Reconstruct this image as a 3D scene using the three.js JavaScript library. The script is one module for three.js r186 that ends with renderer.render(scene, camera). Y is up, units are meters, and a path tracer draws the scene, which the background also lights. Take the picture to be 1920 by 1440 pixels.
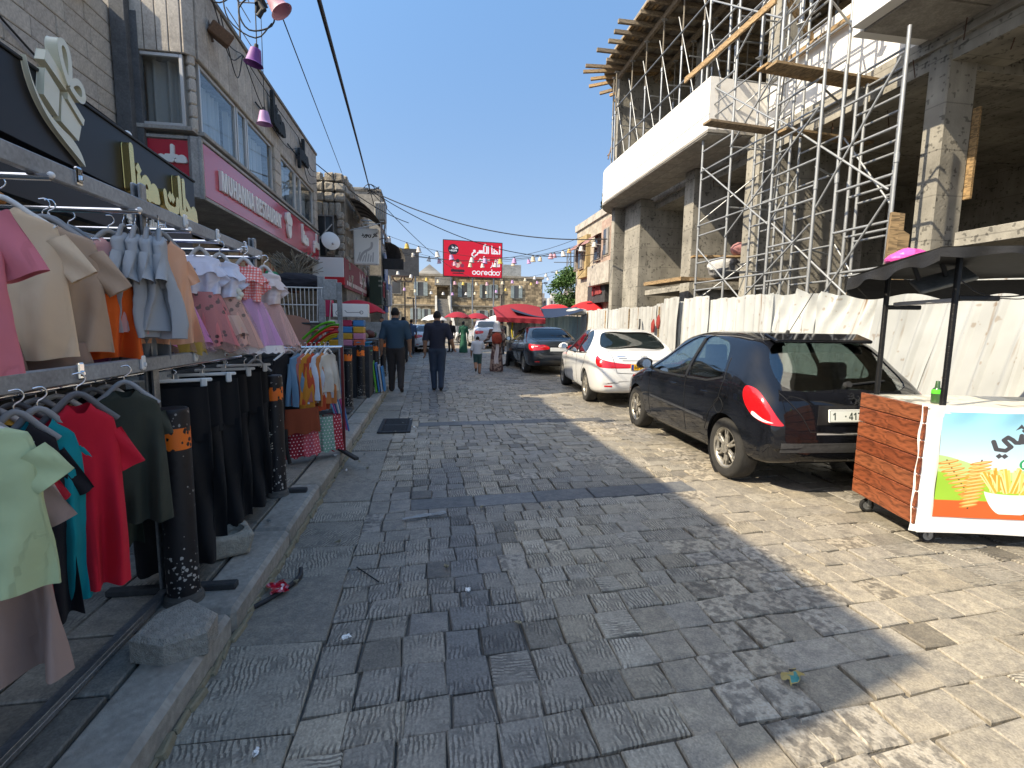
import * as THREE from 'three';
import { mergeGeometries, mergeVertices, toCreasedNormals } from 'three/addons/utils/BufferGeometryUtils.js';
import { MarchingCubes } from 'three/addons/objects/MarchingCubes.js';
import { RoundedBoxGeometry } from 'three/addons/geometries/RoundedBoxGeometry.js';
import { Brush, Evaluator, SUBTRACTION, INTERSECTION } from 'three-bvh-csg';

// ---------- camera, sky, sun, exposure ----------
const scene = new THREE.Scene();
const camera = new THREE.PerspectiveCamera(75.49, 4 / 3, 0.05, 3000);
camera.position.set(0, 1.5, 0);
camera.rotation.order = 'YXZ';
camera.rotation.set(-6.797 * Math.PI / 180, -9.43 * Math.PI / 180, 0.8 * Math.PI / 180);
const renderer = new THREE.WebGLRenderer({ antialias: true });
renderer.toneMapping = THREE.LinearToneMapping;
renderer.toneMappingExposure = 2.5;
renderer.shadowMap.enabled = true;
const SUN = new THREE.Vector3(-1, 0.93, 0.31).normalize();
{ // clear summer sky after the CIE clear-sky law: blue, paler towards the horizon, brighter and whiter round the sun
  const W = 512, H = 256, data = new Float32Array(W * H * 4);
  const zen = [0.07, 0.15, 0.3], mid = [0.1, 0.192, 0.345], hor = [0.3, 0.36, 0.42], gnd = [0.2, 0.19, 0.17];
  for (let j = 0; j < H; j++) for (let i = 0; i < W; i++) {
    const el = ((j + 0.5) / H - 0.5) * Math.PI, az = ((i + 0.5) / W - 0.5) * 2 * Math.PI;
    const d = [Math.cos(az) * Math.cos(el), Math.sin(el), Math.sin(az) * Math.cos(el)];
    const h = Math.max(0, d[1]), a = Math.exp(-h * 6), b = Math.exp(-h * 1.6);
    const x = Math.acos(Math.max(-1, Math.min(1, d[0] * SUN.x + d[1] * SUN.y + d[2] * SUN.z)));
    const f = 1 + 10 * (Math.exp(-3 * Math.max(x, 0.12)) - Math.exp(-1.5 * Math.PI)) + 0.45 * Math.cos(x) ** 2, wh = Math.min(0.85, Math.max(0, f - 1.2) * 0.42);
    const c = [0, 1, 2].map((k) => (zen[k] * (1 - b) + mid[k] * b) * (1 - a) + hor[k] * a), l = 0.25 * c[0] + 0.6 * c[1] + 0.15 * c[2];
    for (let k = 0; k < 3; k++) data[(j * W + i) * 4 + k] = d[1] < 0 ? gnd[k] : (c[k] * (1 - wh) + l * [1.08, 1.0, 0.96][k] * wh) * f;
    data[(j * W + i) * 4 + 3] = 1;
  }
  const t = new THREE.DataTexture(data, W, H, THREE.RGBAFormat, THREE.FloatType);
  t.mapping = THREE.EquirectangularReflectionMapping; t.magFilter = t.minFilter = THREE.LinearFilter; t.needsUpdate = true;
  scene.background = t; scene.environment = t;
}
const sun = new THREE.DirectionalLight(new THREE.Color(1, 0.87, 0.66), 3.5);
sun.position.copy(SUN).multiplyScalar(90).add(new THREE.Vector3(0, 0, -25));
sun.target.position.set(0, 0, -25);
sun.castShadow = true; sun.shadow.mapSize.set(4096, 4096);
Object.assign(sun.shadow.camera, { left: -50, right: 50, top: 50, bottom: -50, near: 1, far: 220 });
scene.add(sun, sun.target);

// ---------- helpers ----------
const V = (x, y, z) => new THREE.Vector3(x, y, z);
const PI = Math.PI, TAU = 2 * PI;
function rng(s) { return () => { s = (s + 0x6d2b79f5) | 0; let t = Math.imul(s ^ (s >>> 15), 1 | s); t = (t + Math.imul(t ^ (t >>> 7), 61 | t)) ^ t; return ((t ^ (t >>> 14)) >>> 0) / 4294967296; }; }
const rnd = rng(77);
const rr = (a, b, r = rnd) => a + (b - a) * r();
const clamp = THREE.MathUtils.clamp, lerp = THREE.MathUtils.lerp, sstep = (a, b, x) => { const t = clamp((x - a) / (b - a), 0, 1); return t * t * (3 - 2 * t); };
function h2(x, y, s) { let n = Math.imul(x | 0, 374761393) ^ Math.imul(y | 0, 668265263) ^ Math.imul(s | 0, 2246822519); n = Math.imul(n ^ (n >>> 13), 1274126177); return ((n ^ (n >>> 16)) >>> 0) / 4294967296; }
function vn(x, y, p, s) { // value noise, period p
  const ix = Math.floor(x), iy = Math.floor(y), fx = x - ix, fy = y - iy, u = fx * fx * (3 - 2 * fx), v = fy * fy * (3 - 2 * fy);
  const m = (a) => ((a % p) + p) % p, a = h2(m(ix), m(iy), s), b = h2(m(ix + 1), m(iy), s), c = h2(m(ix), m(iy + 1), s), d = h2(m(ix + 1), m(iy + 1), s);
  return a + (b - a) * u + (c - a + (a - b - c + d) * u) * v;
}
function fbm(x, y, p, o, s) { let t = 0, a = 0.5, w = 0; for (let i = 0; i < o; i++) { t += a * vn(x, y, p, s + i); w += a; a *= 0.5; x *= 2; y *= 2; p *= 2; } return t / w; }
function tex(n, fn, srgb = true, m = n) {
  const d = new Uint8Array(n * m * 4);
  for (let j = 0; j < m; j++) for (let i = 0; i < n; i++) { const c = fn(i / n, j / m), o = (j * n + i) * 4; if (typeof c === 'number') d[o] = d[o + 1] = d[o + 2] = clamp(c * 255, 0, 255); else { d[o] = clamp(c[0] * 255, 0, 255); d[o + 1] = clamp(c[1] * 255, 0, 255); d[o + 2] = clamp(c[2] * 255, 0, 255); } d[o + 3] = 255; }
  const t = new THREE.DataTexture(d, n, m); t.wrapS = t.wrapT = THREE.RepeatWrapping; t.magFilter = THREE.LinearFilter; t.minFilter = THREE.LinearMipmapLinearFilter; t.generateMipmaps = true;
  if (srgb) t.colorSpace = THREE.SRGBColorSpace; t.needsUpdate = true; return t;
}
function rep(t, m) { const c = t.clone(); c.repeat.set(1 / m, 1 / m); c.needsUpdate = true; return c; } // texture covers m metres
const taken = new Map();
function numbered(n) { const k = taken.get(n) || 0; taken.set(n, k + 1); return k ? n + '_' + String(k).padStart(3, '0') : n; }
function mat(c, o = {}) { const m = new THREE.MeshPhysicalMaterial({ roughness: 0.8, metalness: 0, ...o }); if (Array.isArray(c)) m.color.setRGB(...c); else m.color.set(c); m.side = THREE.DoubleSide; return m; }
function clean(g) { let q = g.index ? g.toNonIndexed() : g; const n = new THREE.BufferGeometry(); n.setAttribute('position', q.attributes.position); if (!q.attributes.normal) q.computeVertexNormals(); n.setAttribute('normal', q.attributes.normal); if (q.attributes.uv) n.setAttribute('uv', q.attributes.uv); else n.setAttribute('uv', new THREE.BufferAttribute(new Float32Array(q.attributes.position.count * 2), 2)); return n; }
function metric(g, s = 1) { // uv in metres by dominant normal
  const p = g.attributes.position, n = g.attributes.normal, u = new Float32Array(p.count * 2);
  for (let i = 0; i < p.count; i++) { const ax = Math.abs(n.getX(i)), ay = Math.abs(n.getY(i)), az = Math.abs(n.getZ(i)), x = p.getX(i), y = p.getY(i), z = p.getZ(i); let a, b; if (ay >= ax && ay >= az) { a = x; b = z; } else if (ax >= az) { a = z; b = y; } else { a = x; b = y; } u[i * 2] = a * s; u[i * 2 + 1] = b * s; }
  g.setAttribute('uv', new THREE.BufferAttribute(u, 2)); return g;
}
const merge = (l) => mergeGeometries(l.map(clean));
function xf(g, x = 0, y = 0, z = 0, rx = 0, ry = 0, rz = 0) { if (rx || ry || rz) g.applyMatrix4(new THREE.Matrix4().makeRotationFromEuler(new THREE.Euler(rx, ry, rz, 'YXZ'))); g.translate(x, y, z); return g; }
function cbox(w, h, d, c = 0.006) { // chamfered box centred at origin, 44 triangles
  const P = [], N = [], hw = [w / 2, h / 2, d / 2], q = (i) => hw[i] - Math.min(c, hw[i] * 0.45);
  const corner = (s, a) => { const v = [s[0] * q(0), s[1] * q(1), s[2] * q(2)]; v[a] = s[a] * hw[a]; return v; };
  const tri = (a, b, cc) => { const u = [b[0] - a[0], b[1] - a[1], b[2] - a[2]], v = [cc[0] - a[0], cc[1] - a[1], cc[2] - a[2]]; let n = [u[1] * v[2] - u[2] * v[1], u[2] * v[0] - u[0] * v[2], u[0] * v[1] - u[1] * v[0]]; const m = [a[0] + b[0] + cc[0], a[1] + b[1] + cc[1], a[2] + b[2] + cc[2]]; const l = Math.hypot(...n) || 1; n = n.map((k) => k / l); if (n[0] * m[0] + n[1] * m[1] + n[2] * m[2] < 0) { n = n.map((k) => -k);[b, cc] = [cc, b]; } P.push(...a, ...b, ...cc); for (let k = 0; k < 3; k++) N.push(...n); };
  for (let a = 0; a < 3; a++) for (const s of [-1, 1]) { const o = [(a + 1) % 3, (a + 2) % 3], f = (i, j) => { const t = [0, 0, 0]; t[a] = s; t[o[0]] = i; t[o[1]] = j; return corner(t, a); }; tri(f(-1, -1), f(1, -1), f(1, 1)); tri(f(-1, -1), f(1, 1), f(-1, 1)); }
  for (let a = 0; a < 3; a++) { const b = (a + 1) % 3, e = (a + 2) % 3; for (const i of [-1, 1]) for (const j of [-1, 1]) { const t = (k) => { const s = [0, 0, 0]; s[a] = k; s[b] = i; s[e] = j; return s; }; const p0 = corner(t(-1), b), p1 = corner(t(1), b), p2 = corner(t(1), e), p3 = corner(t(-1), e); tri(p0, p1, p2); tri(p0, p2, p3); } }
  for (const i of [-1, 1]) for (const j of [-1, 1]) for (const k of [-1, 1]) tri(corner([i, j, k], 0), corner([i, j, k], 1), corner([i, j, k], 2));
  const g = new THREE.BufferGeometry(); g.setAttribute('position', new THREE.Float32BufferAttribute(P, 3)); g.setAttribute('normal', new THREE.Float32BufferAttribute(N, 3)); return metric(g);
}
const bx = (w, h, d, x = 0, y = 0, z = 0, rx = 0, ry = 0, rz = 0, c = 0.006) => xf(cbox(w, h, d, c), x, y, z, rx, ry, rz);
const cy = (r0, r1, h, x = 0, y = 0, z = 0, rx = 0, ry = 0, rz = 0, n = 12, open = false) => xf(clean(new THREE.CylinderGeometry(r0, r1, h, n, 1, open)), x, y, z, rx, ry, rz);
const sph = (r, x, y, z, n = 10) => xf(clean(new THREE.SphereGeometry(r, n, Math.max(6, n - 2))), x, y, z);
function bar(a, b, r, n = 8) { // round bar from a to b
  a = V(...a); b = V(...b); const l = a.distanceTo(b), g = new THREE.CylinderGeometry(r, r, l, n); g.applyMatrix4(new THREE.Matrix4().makeRotationFromQuaternion(new THREE.Quaternion().setFromUnitVectors(V(0, 1, 0), b.clone().sub(a).normalize()))); g.translate((a.x + b.x) / 2, (a.y + b.y) / 2, (a.z + b.z) / 2); return clean(g);
}
function beam(a, b, w, h, c = 0.004, roll = 0) { // rectangular bar from a to b, w sideways, h up
  a = V(...a); b = V(...b); const l = a.distanceTo(b), g = cbox(w, h, l, c), m = new THREE.Matrix4(), z = b.clone().sub(a).normalize(), up = Math.abs(z.y) > 0.95 ? V(1, 0, 0) : V(0, 1, 0), x = up.clone().cross(z).normalize(), y = z.clone().cross(x); if (roll) { const cr = Math.cos(roll), sr = Math.sin(roll), x2 = x.clone().multiplyScalar(cr).addScaledVector(y, sr), y2 = y.clone().multiplyScalar(cr).addScaledVector(x, -sr); x.copy(x2); y.copy(y2); } m.makeBasis(x, y, z); g.applyMatrix4(m); g.translate((a.x + b.x) / 2, (a.y + b.y) / 2, (a.z + b.z) / 2); return g;
}
function tube(pts, r, seg = 24, n = 6) { return clean(new THREE.TubeGeometry(new THREE.CatmullRomCurve3(pts.map((p) => V(...p))), seg, r, n)); }
function lathe(pts, n = 24) { return clean(new THREE.LatheGeometry(pts.map((p) => new THREE.Vector2(...p)), n)); }
function extr(pts, depth, bevel = 0, holes = []) { const s = new THREE.Shape(pts.map((p) => new THREE.Vector2(...p))); for (const h of holes) s.holes.push(new THREE.Path(h.map((p) => new THREE.Vector2(...p)))); return clean(new THREE.ExtrudeGeometry(s, { depth, bevelEnabled: bevel > 0, bevelSize: bevel, bevelThickness: bevel, bevelSegments: 1, curveSegments: 6 })); }
function grid(nu, nv, fn, uvs = true) { // indexed sheet from fn(u,v) -> [x,y,z]; smooth normals
  const P = [], U = [], I = []; for (let j = 0; j <= nv; j++) for (let i = 0; i <= nu; i++) { P.push(...fn(i / nu, j / nv)); U.push(i / nu, j / nv); }
  for (let j = 0; j < nv; j++) for (let i = 0; i < nu; i++) { const a = j * (nu + 1) + i, b = a + 1, c = a + nu + 1, d = c + 1; I.push(a, b, d, a, d, c); }
  const g = new THREE.BufferGeometry(); g.setAttribute('position', new THREE.Float32BufferAttribute(P, 3)); g.setAttribute('uv', new THREE.Float32BufferAttribute(U, 2)); g.setIndex(I); g.computeVertexNormals(); return g;
}
function part(name, g, m, parent) { const o = new THREE.Mesh(Array.isArray(g) ? merge(g) : g, m); o.name = name; o.castShadow = o.receiveShadow = true; parent.add(o); return o; }
function tag(o, label, category, group, kind) { if (label) o.userData.label = label; if (category) o.userData.category = category; if (group) o.userData.group = group; if (kind) o.userData.kind = kind; return o; }
function thing(name, label, category, pos = [0, 0, 0], turn = 0, group) { const o = new THREE.Group(); o.name = numbered(name); o.position.set(...pos); o.rotation.y = turn; scene.add(o); return tag(o, label, category, group); }
function one(name, g, m, label, category, group, pos = [0, 0, 0], turn = 0) { const o = part(numbered(name), g, m, scene); o.position.set(...pos); o.rotation.y = turn; return tag(o, label, category, group); }
function setting(name, g, m, label, category = 'ground') { const o = part(numbered(name), g, m, scene); return tag(o, label, category, null, 'structure'); }
function dup(src, pos, turn, label, group) { const o = src.clone(); o.name = numbered(src.name.replace(/_\d{3}$/, '')); o.userData = { ...src.userData }; if (pos) o.position.set(...pos); if (turn !== undefined && turn !== null) o.rotation.y = turn; if (label) o.userData.label = label; if (group) o.userData.group = group; scene.add(o); return o; }
function canvas(w, h, draw) { const c = document.createElement('canvas'); c.width = w; c.height = h; const x = c.getContext('2d'); draw(x, w, h); const t = new THREE.CanvasTexture(c); t.colorSpace = THREE.SRGBColorSpace; t.magFilter = THREE.LinearFilter; return t; }
// quad with uv 0..1 given a corner, right vector, up vector
function quad(o, r, u) { const g = new THREE.BufferGeometry(), p = (a, b) => [o[0] + r[0] * a + u[0] * b, o[1] + r[1] * a + u[1] * b, o[2] + r[2] * a + u[2] * b]; g.setAttribute('position', new THREE.Float32BufferAttribute([...p(0, 0), ...p(1, 0), ...p(1, 1), ...p(0, 0), ...p(1, 1), ...p(0, 1)], 3)); g.setAttribute('uv', new THREE.Float32BufferAttribute([0, 0, 1, 0, 1, 1, 0, 0, 1, 1, 0, 1], 2)); g.computeVertexNormals(); return g; }

// ---------- Arabic lettering as pen strokes (x to the right, y up, written right to left) ----------
const AR = {
  arc(cx, cy0, r, a0, a1, n = 10, ry = r) { const o = []; for (let i = 0; i <= n; i++) { const a = (a0 + (a1 - a0) * i / n) * PI / 180; o.push([cx + r * Math.cos(a), cy0 + ry * Math.sin(a)]); } return o; },
  // each letter: (x, joinsRight, joinsLeft) -> [strokes, dots, new x]
  alef: (x, r) => [[[[x, 0], ...(r ? [[x - 0.12, 0]] : []), [x - (r ? 0.14 : 0), 1]]], [], x - (r ? 0.34 : 0.22)],
  alefh: (x, r) => [[[[x, 0], ...(r ? [[x - 0.12, 0]] : []), [x - (r ? 0.14 : 0), 0.85]], [[x + 0.1, 1.05], [x - 0.08, 1.0], [x - 0.02, 1.15], [x + 0.1, 1.18]]], [], x - (r ? 0.34 : 0.22)],
  lam: (x, r, l) => [[l ? [[x, r ? 0 : 0.9], ...(r ? [[x - 0.1, 0], [x - 0.1, 1], [x - 0.1, 0]] : [[x, 0]]), [x - 0.28, 0]] : [[x, 0], [x - 0.1, 1], [x - 0.1, 0], ...AR.arc(x - 0.35, -0.05, 0.25, 0, -180, 8)]], [], x - (l ? 0.28 : 0.75)],
  mim: (x, r, l) => [[[[x, 0], [x - 0.08, 0], ...AR.arc(x - 0.2, 0.14, 0.16, -50, -360, 10), [x - 0.3, 0], ...(l ? [[x - 0.42, 0]] : [[x - 0.4, -0.1], [x - 0.42, -0.5]])]], [], x - (l ? 0.42 : 0.6)],
  ha: (x, r, l) => [[[[x, 0], ...AR.arc(x - 0.24, 0.16, 0.2, -30, 200, 9, 0.24), [x - 0.4, 0], ...AR.arc(x - 0.25, -0.1, 0.14, 170, 20, 6), ...(l ? [[x - 0.2, 0], [x - 0.52, 0]] : [])]], [], x - 0.52],
  nun: (x, r, l) => [l ? [[[x, 0], [x - 0.08, 0], [x - 0.12, 0.34], [x - 0.15, 0], [x - 0.3, 0]]] : [[[x, r ? 0 : 0.3], [x - 0.05, 0], ...AR.arc(x - 0.33, -0.05, 0.28, 0, -180, 8), [x - 0.62, 0.2]]], [[l ? x - 0.12 : x - 0.33, l ? 0.56 : 0.25]], x - (l ? 0.3 : 0.8)],
  ba: (x, r, l) => { const k = AR.nun(x, r, true); return [k[0], [[x - 0.12, -0.24]], k[2]]; },
  ya: (x, r, l) => l ? [AR.nun(x, r, true)[0], [[x - 0.04, -0.24], [x - 0.22, -0.24]], x - 0.3] : [[[[x, 0], [x - 0.12, 0.12], [x - 0.28, 0.22], [x - 0.4, 0.1], [x - 0.28, -0.04], [x - 0.14, -0.18], [x - 0.3, -0.34], [x - 0.6, -0.3], [x - 0.72, 0.02]]], [[x - 0.3, -0.58], [x - 0.48, -0.58]], x - 0.85],
  ta: (x, r) => [[[[x, r ? 0 : 0.3], [x - 0.05, 0.02], [x - 0.25, -0.06], [x - 0.6, -0.06], [x - 0.82, 0.05], [x - 0.88, 0.34]]], [[x - 0.36, 0.3], [x - 0.54, 0.3]], x - 1.05],
  hah: (x, r, l) => [[[[x, 0], [x - 0.3, 0.02], [x - 0.1, 0.2], [x - 0.42, 0.42]], [[x - 0.2, 0.04], [x - 0.45, 0]]], [], x - 0.45],
  kha: (x, r, l) => { const k = AR.hah(x, r, l); return [k[0], [[x - 0.2, 0.62]], k[2]]; },
  tah: (x, r, l) => [[[[x, 0], [x - 0.14, 0], ...AR.arc(x - 0.2, 0.16, 0.24, -60, 200, 10, 0.15), [x - 0.5, 0]], [[x - 0.4, 0.05], [x - 0.38, 1]]], [], x - 0.5],
  ain: (x, r, l) => [l ? [[[x, 0], [x - 0.1, 0.04], [x - 0.28, 0.32], [x - 0.06, 0.32], [x - 0.24, 0.02], [x - 0.42, 0]]] : [[[x, 0.1], [x - 0.2, 0.3], [x - 0.02, 0.3], [x - 0.22, 0.05], ...AR.arc(x - 0.15, -0.28, 0.28, 110, 300, 9)]], [], x - (l ? 0.42 : 0.62)],
  sin: (x, r, l) => [[[[x, 0], [x - 0.02, 0.3], [x - 0.04, 0.04], [x - 0.18, 0.02], [x - 0.2, 0.3], [x - 0.22, 0.03], [x - 0.36, 0.02], [x - 0.39, 0.3], [x - 0.42, 0], ...(l ? [[x - 0.56, 0]] : AR.arc(x - 0.68, -0.05, 0.26, 0, -180, 8).concat([[x - 0.95, 0.2]]))]], [], x - (l ? 0.56 : 1.1)],
  shin: (x, r, l) => { const k = AR.sin(x, r, l); return [k[0], [[x - 0.12, 0.5], [x - 0.3, 0.5], [x - 0.21, 0.66]], k[2]]; },
  waw: (x, r) => [[[...(r ? [[x, 0]] : []), [x - 0.12, 0], ...AR.arc(x - 0.2, 0.16, 0.15, -30, 290, 10), [x - 0.12, -0.02], [x - 0.22, -0.3], [x - 0.48, -0.38]]], [], x - 0.55],
  ra: (x, r) => [[[[x, r ? 0 : 0.26], [x - 0.06, 0.02], [x - 0.14, -0.24], [x - 0.38, -0.38]]], [], x - 0.42],
  zay: (x, r) => [AR.ra(x, r)[0], [[x - 0.08, 0.46]], x - 0.42],
  dal: (x, r) => [[[[x - 0.16, 0.42], [x, 0.08], [x - 0.06, 0], [x - 0.34, 0]]], [], x - 0.44],
  fa: (x, r, l) => [[[[x, 0], [x - 0.1, 0], ...AR.arc(x - 0.2, 0.16, 0.14, -50, 290, 9), [x - 0.2, 0], [x - 0.42, 0]]], [[x - 0.2, 0.5]], x - 0.42],
  kaf: (x, r, l) => [[[[x, 0], [x - 0.16, 0.02], [x - 0.34, 0.5], [x + 0.02, 0.84]], [[x - 0.16, 0.02], [x - 0.46, 0]]], [], x - 0.46],
};
function arabic(words) { // words: 'alef lam_ ...' letters separated by spaces; '_' after a letter = joins to the next; '|' word gap -> {strokes, dots, w}
  let x = 0, prev = false; const S = [], D = [];
  for (const t of words.split(' ')) { if (t === '|') { x -= 0.3; prev = false; continue; } const l = t.endsWith('_'), k = AR[t.replace('_', '')](x, prev, l); S.push(...k[0]); D.push(...k[1]); x = k[2]; prev = l; }
  return { S, D, w: -x };
}
function drawArabic(c, words, right, base, em, pen, color) { // right edge x, baseline y (canvas pixels), em = height of alef
  const a = arabic(words); c.strokeStyle = c.fillStyle = color; c.lineWidth = pen; c.lineCap = 'round'; c.lineJoin = 'round';
  for (const s of a.S) { c.beginPath(); s.forEach((p, i) => { const X = right + p[0] * em, Y = base - p[1] * em; i ? c.lineTo(X, Y) : c.moveTo(X, Y); }); c.stroke(); }
  for (const d of a.D) { const X = right + d[0] * em, Y = base - d[1] * em, q = pen * 0.72; c.beginPath(); c.moveTo(X, Y - q); c.lineTo(X + q, Y); c.lineTo(X, Y + q); c.lineTo(X - q, Y); c.fill(); }
  return a.w * em;
}
// outlines of what is drawn on a canvas -> one extruded geometry per connected piece
function solid(w, h, draw, scale, depth, bevel = 0) {
  const c = document.createElement('canvas'); c.width = w; c.height = h; const x = c.getContext('2d'); x.fillStyle = '#000'; x.fillRect(0, 0, w, h); draw(x, w, h);
  const d = x.getImageData(0, 0, w, h).data, f = (i, j) => (i < 0 || j < 0 || i >= w || j >= h ? 0 : d[(j * w + i) * 4] / 255), next = new Map(), T = 0.5;
  for (let j = -1; j < h; j++) for (let i = -1; i < w; i++) {
    const a = f(i, j), b = f(i + 1, j), e = f(i + 1, j + 1), g = f(i, j + 1), k = (a > T) | (b > T) << 1 | (e > T) << 2 | (g > T) << 3; if (!k || k === 15) continue;
    const top = () => [i + (T - a) / (b - a), j], rt = () => [i + 1, j + (T - b) / (e - b)], bt = () => [i + (T - g) / (e - g), j + 1], lf = () => [i, j + (T - a) / (g - a)];
    const seg = { 1: [[lf, top]], 2: [[top, rt]], 3: [[lf, rt]], 4: [[rt, bt]], 5: [[lf, top], [rt, bt]], 6: [[top, bt]], 7: [[lf, bt]], 8: [[bt, lf]], 9: [[bt, top]], 10: [[top, rt], [bt, lf]], 11: [[bt, rt]], 12: [[rt, lf]], 13: [[rt, top]], 14: [[top, lf]] }[k];
    for (const [p, q] of seg) { const P = p(), Q = q(); next.set(P[0].toFixed(4) + ',' + P[1].toFixed(4), [P, Q]); }
  }
  const loops = []; while (next.size) { const k0 = next.keys().next().value; let k = k0; const L = []; while (next.has(k)) { const [P, Q] = next.get(k); next.delete(k); L.push(P); k = Q[0].toFixed(4) + ',' + Q[1].toFixed(4); } if (L.length > 6) loops.push(L); }
  const dp = (L, t) => { const keep = new Array(L.length).fill(false), go = (a, b) => { let m = 0, mi = -1; const [x0, y0] = L[a], [x1, y1] = L[b], l = Math.hypot(x1 - x0, y1 - y0) || 1e-9; for (let i = a + 1; i < b; i++) { const q = l < 1e-6 ? Math.hypot(L[i][0] - x0, L[i][1] - y0) : Math.abs((x1 - x0) * (y0 - L[i][1]) - (x0 - L[i][0]) * (y1 - y0)) / l; if (q > m) { m = q; mi = i; } } if (m > t) { keep[mi] = true; go(a, mi); go(mi, b); } }; const mid = L.length >> 1; keep[0] = keep[mid] = keep[L.length - 1] = true; go(0, mid); go(mid, L.length - 1); return L.filter((_, i) => keep[i]); };
  const polys = loops.map((L) => dp(L, 0.45).map((p) => new THREE.Vector2(p[0] * scale, -p[1] * scale))).filter((p) => p.length > 2);
  const area = polys.map((p) => THREE.ShapeUtils.area(p)), big = polys.map((_, i) => i).filter((i) => Math.sign(area[i]) === Math.sign(area[area.reduce((m, a, k) => (Math.abs(a) > Math.abs(area[m]) ? k : m), 0)]));
  const inside = (pt, P) => { let r = false; for (let i = 0, j = P.length - 1; i < P.length; j = i++) if ((P[i].y > pt.y) !== (P[j].y > pt.y) && pt.x < (P[j].x - P[i].x) * (pt.y - P[i].y) / (P[j].y - P[i].y) + P[i].x) r = !r; return r; };
  const out = []; for (const i of big) { const s = new THREE.Shape(polys[i]); polys.forEach((p, k) => { if (!big.includes(k) && inside(p[0], polys[i])) s.holes.push(new THREE.Path(p)); }); out.push(clean(new THREE.ExtrudeGeometry(s, { depth, bevelEnabled: bevel > 0, bevelSize: -bevel * 0.5, bevelThickness: bevel, bevelSegments: 1 }))); }
  return out;
}
// ---------- textures ----------
const T = {};
T.grooveA = (u, v) => { const w = fbm(u * 5, v * 5, 5, 3, 11), m = sstep(0.38, 0.62, fbm(u * 4, v * 4, 4, 3, 21)), cut = Math.abs(Math.sin(PI * (22 * u + 1.0 * w + 0.9 * fbm(u * 22, v * 11, 22, 3, 31)))); const ridge = sstep(0.25, 0.75, cut - 0.35 * fbm(u * 40, v * 40, 40, 2, 41) + 0.1); const br = sstep(0.3, 0.52, fbm(u * 13, v * 13, 13, 3, 45)), big = fbm(u * 3, v * 3, 3, 3, 47); return [clamp(lerp(0.72, lerp(0.35, ridge, br), 0.12 + 0.8 * m) + 0.5 * (big - 0.5), 0, 1), fbm(u * 60, v * 60, 60, 3, 51)]; };
T.pitA = (u, v) => { const a = fbm(u * 16, v * 16, 16, 4, 61), b = fbm(u * 5, v * 5, 5, 3, 71); return [sstep(0.27, 0.68, a + 0.35 * (b - 0.5)), fbm(u * 60, v * 60, 60, 3, 81)]; };
T.flatA = (u, v) => { const a = fbm(u * 12, v * 12, 12, 4, 91), b = fbm(u * 4, v * 4, 4, 3, 101); return [clamp(0.55 + 0.9 * (a - 0.5) + 0.6 * (b - 0.5), 0, 1), fbm(u * 70, v * 70, 70, 3, 111)]; };
function stonePair(f, lo, hi, n = 1024) {
  const cache = new Float32Array(n * n * 2); for (let j = 0; j < n; j++) for (let i = 0; i < n; i++) { const r = f(i / n, j / n); cache[(j * n + i) * 2] = r[0]; cache[(j * n + i) * 2 + 1] = r[1]; }
  const at = (u, v) => (Math.round(v * n) % n * n + Math.round(u * n) % n) * 2;
  return [tex(n, (u, v) => { const k = at(u, v), h = cache[k], g = cache[k + 1]; return [0, 1, 2].map((c) => lerp(lo[c], hi[c], h) * (0.82 + 0.36 * g)); }), tex(n, (u, v) => { const k = at(u, v); return 0.12 + 0.62 * cache[k] + 0.25 * cache[k + 1]; }, false)];
}
const [grC, grB] = stonePair(T.grooveA, [0.62, 0.615, 0.61], [0.98, 0.975, 0.95]);
const [piC, piB] = stonePair(T.pitA, [0.68, 0.675, 0.67], [0.98, 0.97, 0.95]);
const [flC, flB] = stonePair(T.flatA, [0.7, 0.7, 0.71], [0.98, 0.97, 0.94]);
const stoneM = [[grC, grB, 0.005], [piC, piB, 0.005], [flC, flB, 0.004]].map(([c, b, s]) => { const m = mat([1, 1, 1], { map: rep(c, 0.45), bumpMap: rep(b, 0.45), bumpScale: s, roughness: 0.62, vertexColors: true }); return m; });
const noiseC = tex(512, (u, v) => { const a = fbm(u * 8, v * 8, 8, 5, 201), b = fbm(u * 64, v * 64, 64, 2, 211); const k = 0.78 + 0.24 * (a - 0.5) * 2 * 0.6 + 0.16 * (b - 0.5); return [k, k, k]; });
const noiseB = tex(512, (u, v) => 0.6 * fbm(u * 24, v * 24, 24, 4, 221) + 0.4 * fbm(u * 120, v * 120, 120, 2, 231), false);
const dirtyC = tex(1024, (u, v) => { const a = fbm(u * 6, v * 6, 6, 5, 241), b = fbm(u * 40, v * 10, 40, 3, 251), s = sstep(0.55, 0.75, a) * 0.45 + sstep(0.62, 0.8, b) * 0.25, k = 0.96 - s + 0.06 * (fbm(u * 120, v * 120, 120, 2, 261) - 0.5); return [k, k * 0.985, k * 0.95]; });
const rough = (c, o = {}) => mat(c, { map: rep(noiseC, 1.3), bumpMap: rep(noiseB, 0.5), bumpScale: 0.003, roughness: 0.88, ...o });
const concreteC = tex(1024, (u, v) => { const a = fbm(u * 5, v * 5, 5, 5, 271), st = fbm(u * 30, v * 3, 30, 4, 281), p = sstep(0.7, 0.78, fbm(u * 50, v * 50, 50, 2, 291)), bd = Math.abs((v * 4) % 1 - 0.5) > 0.485 ? 0.12 : 0; const k = 0.8 + 0.34 * (a - 0.5) + 0.16 * (st - 0.5) - 0.22 * p - bd; return [k, k * 0.985, k * 0.945]; });
const concrete = mat([0.42, 0.41, 0.385], { map: rep(concreteC, 2.6), bumpMap: rep(noiseB, 0.8), bumpScale: 0.006, roughness: 0.92 });
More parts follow.
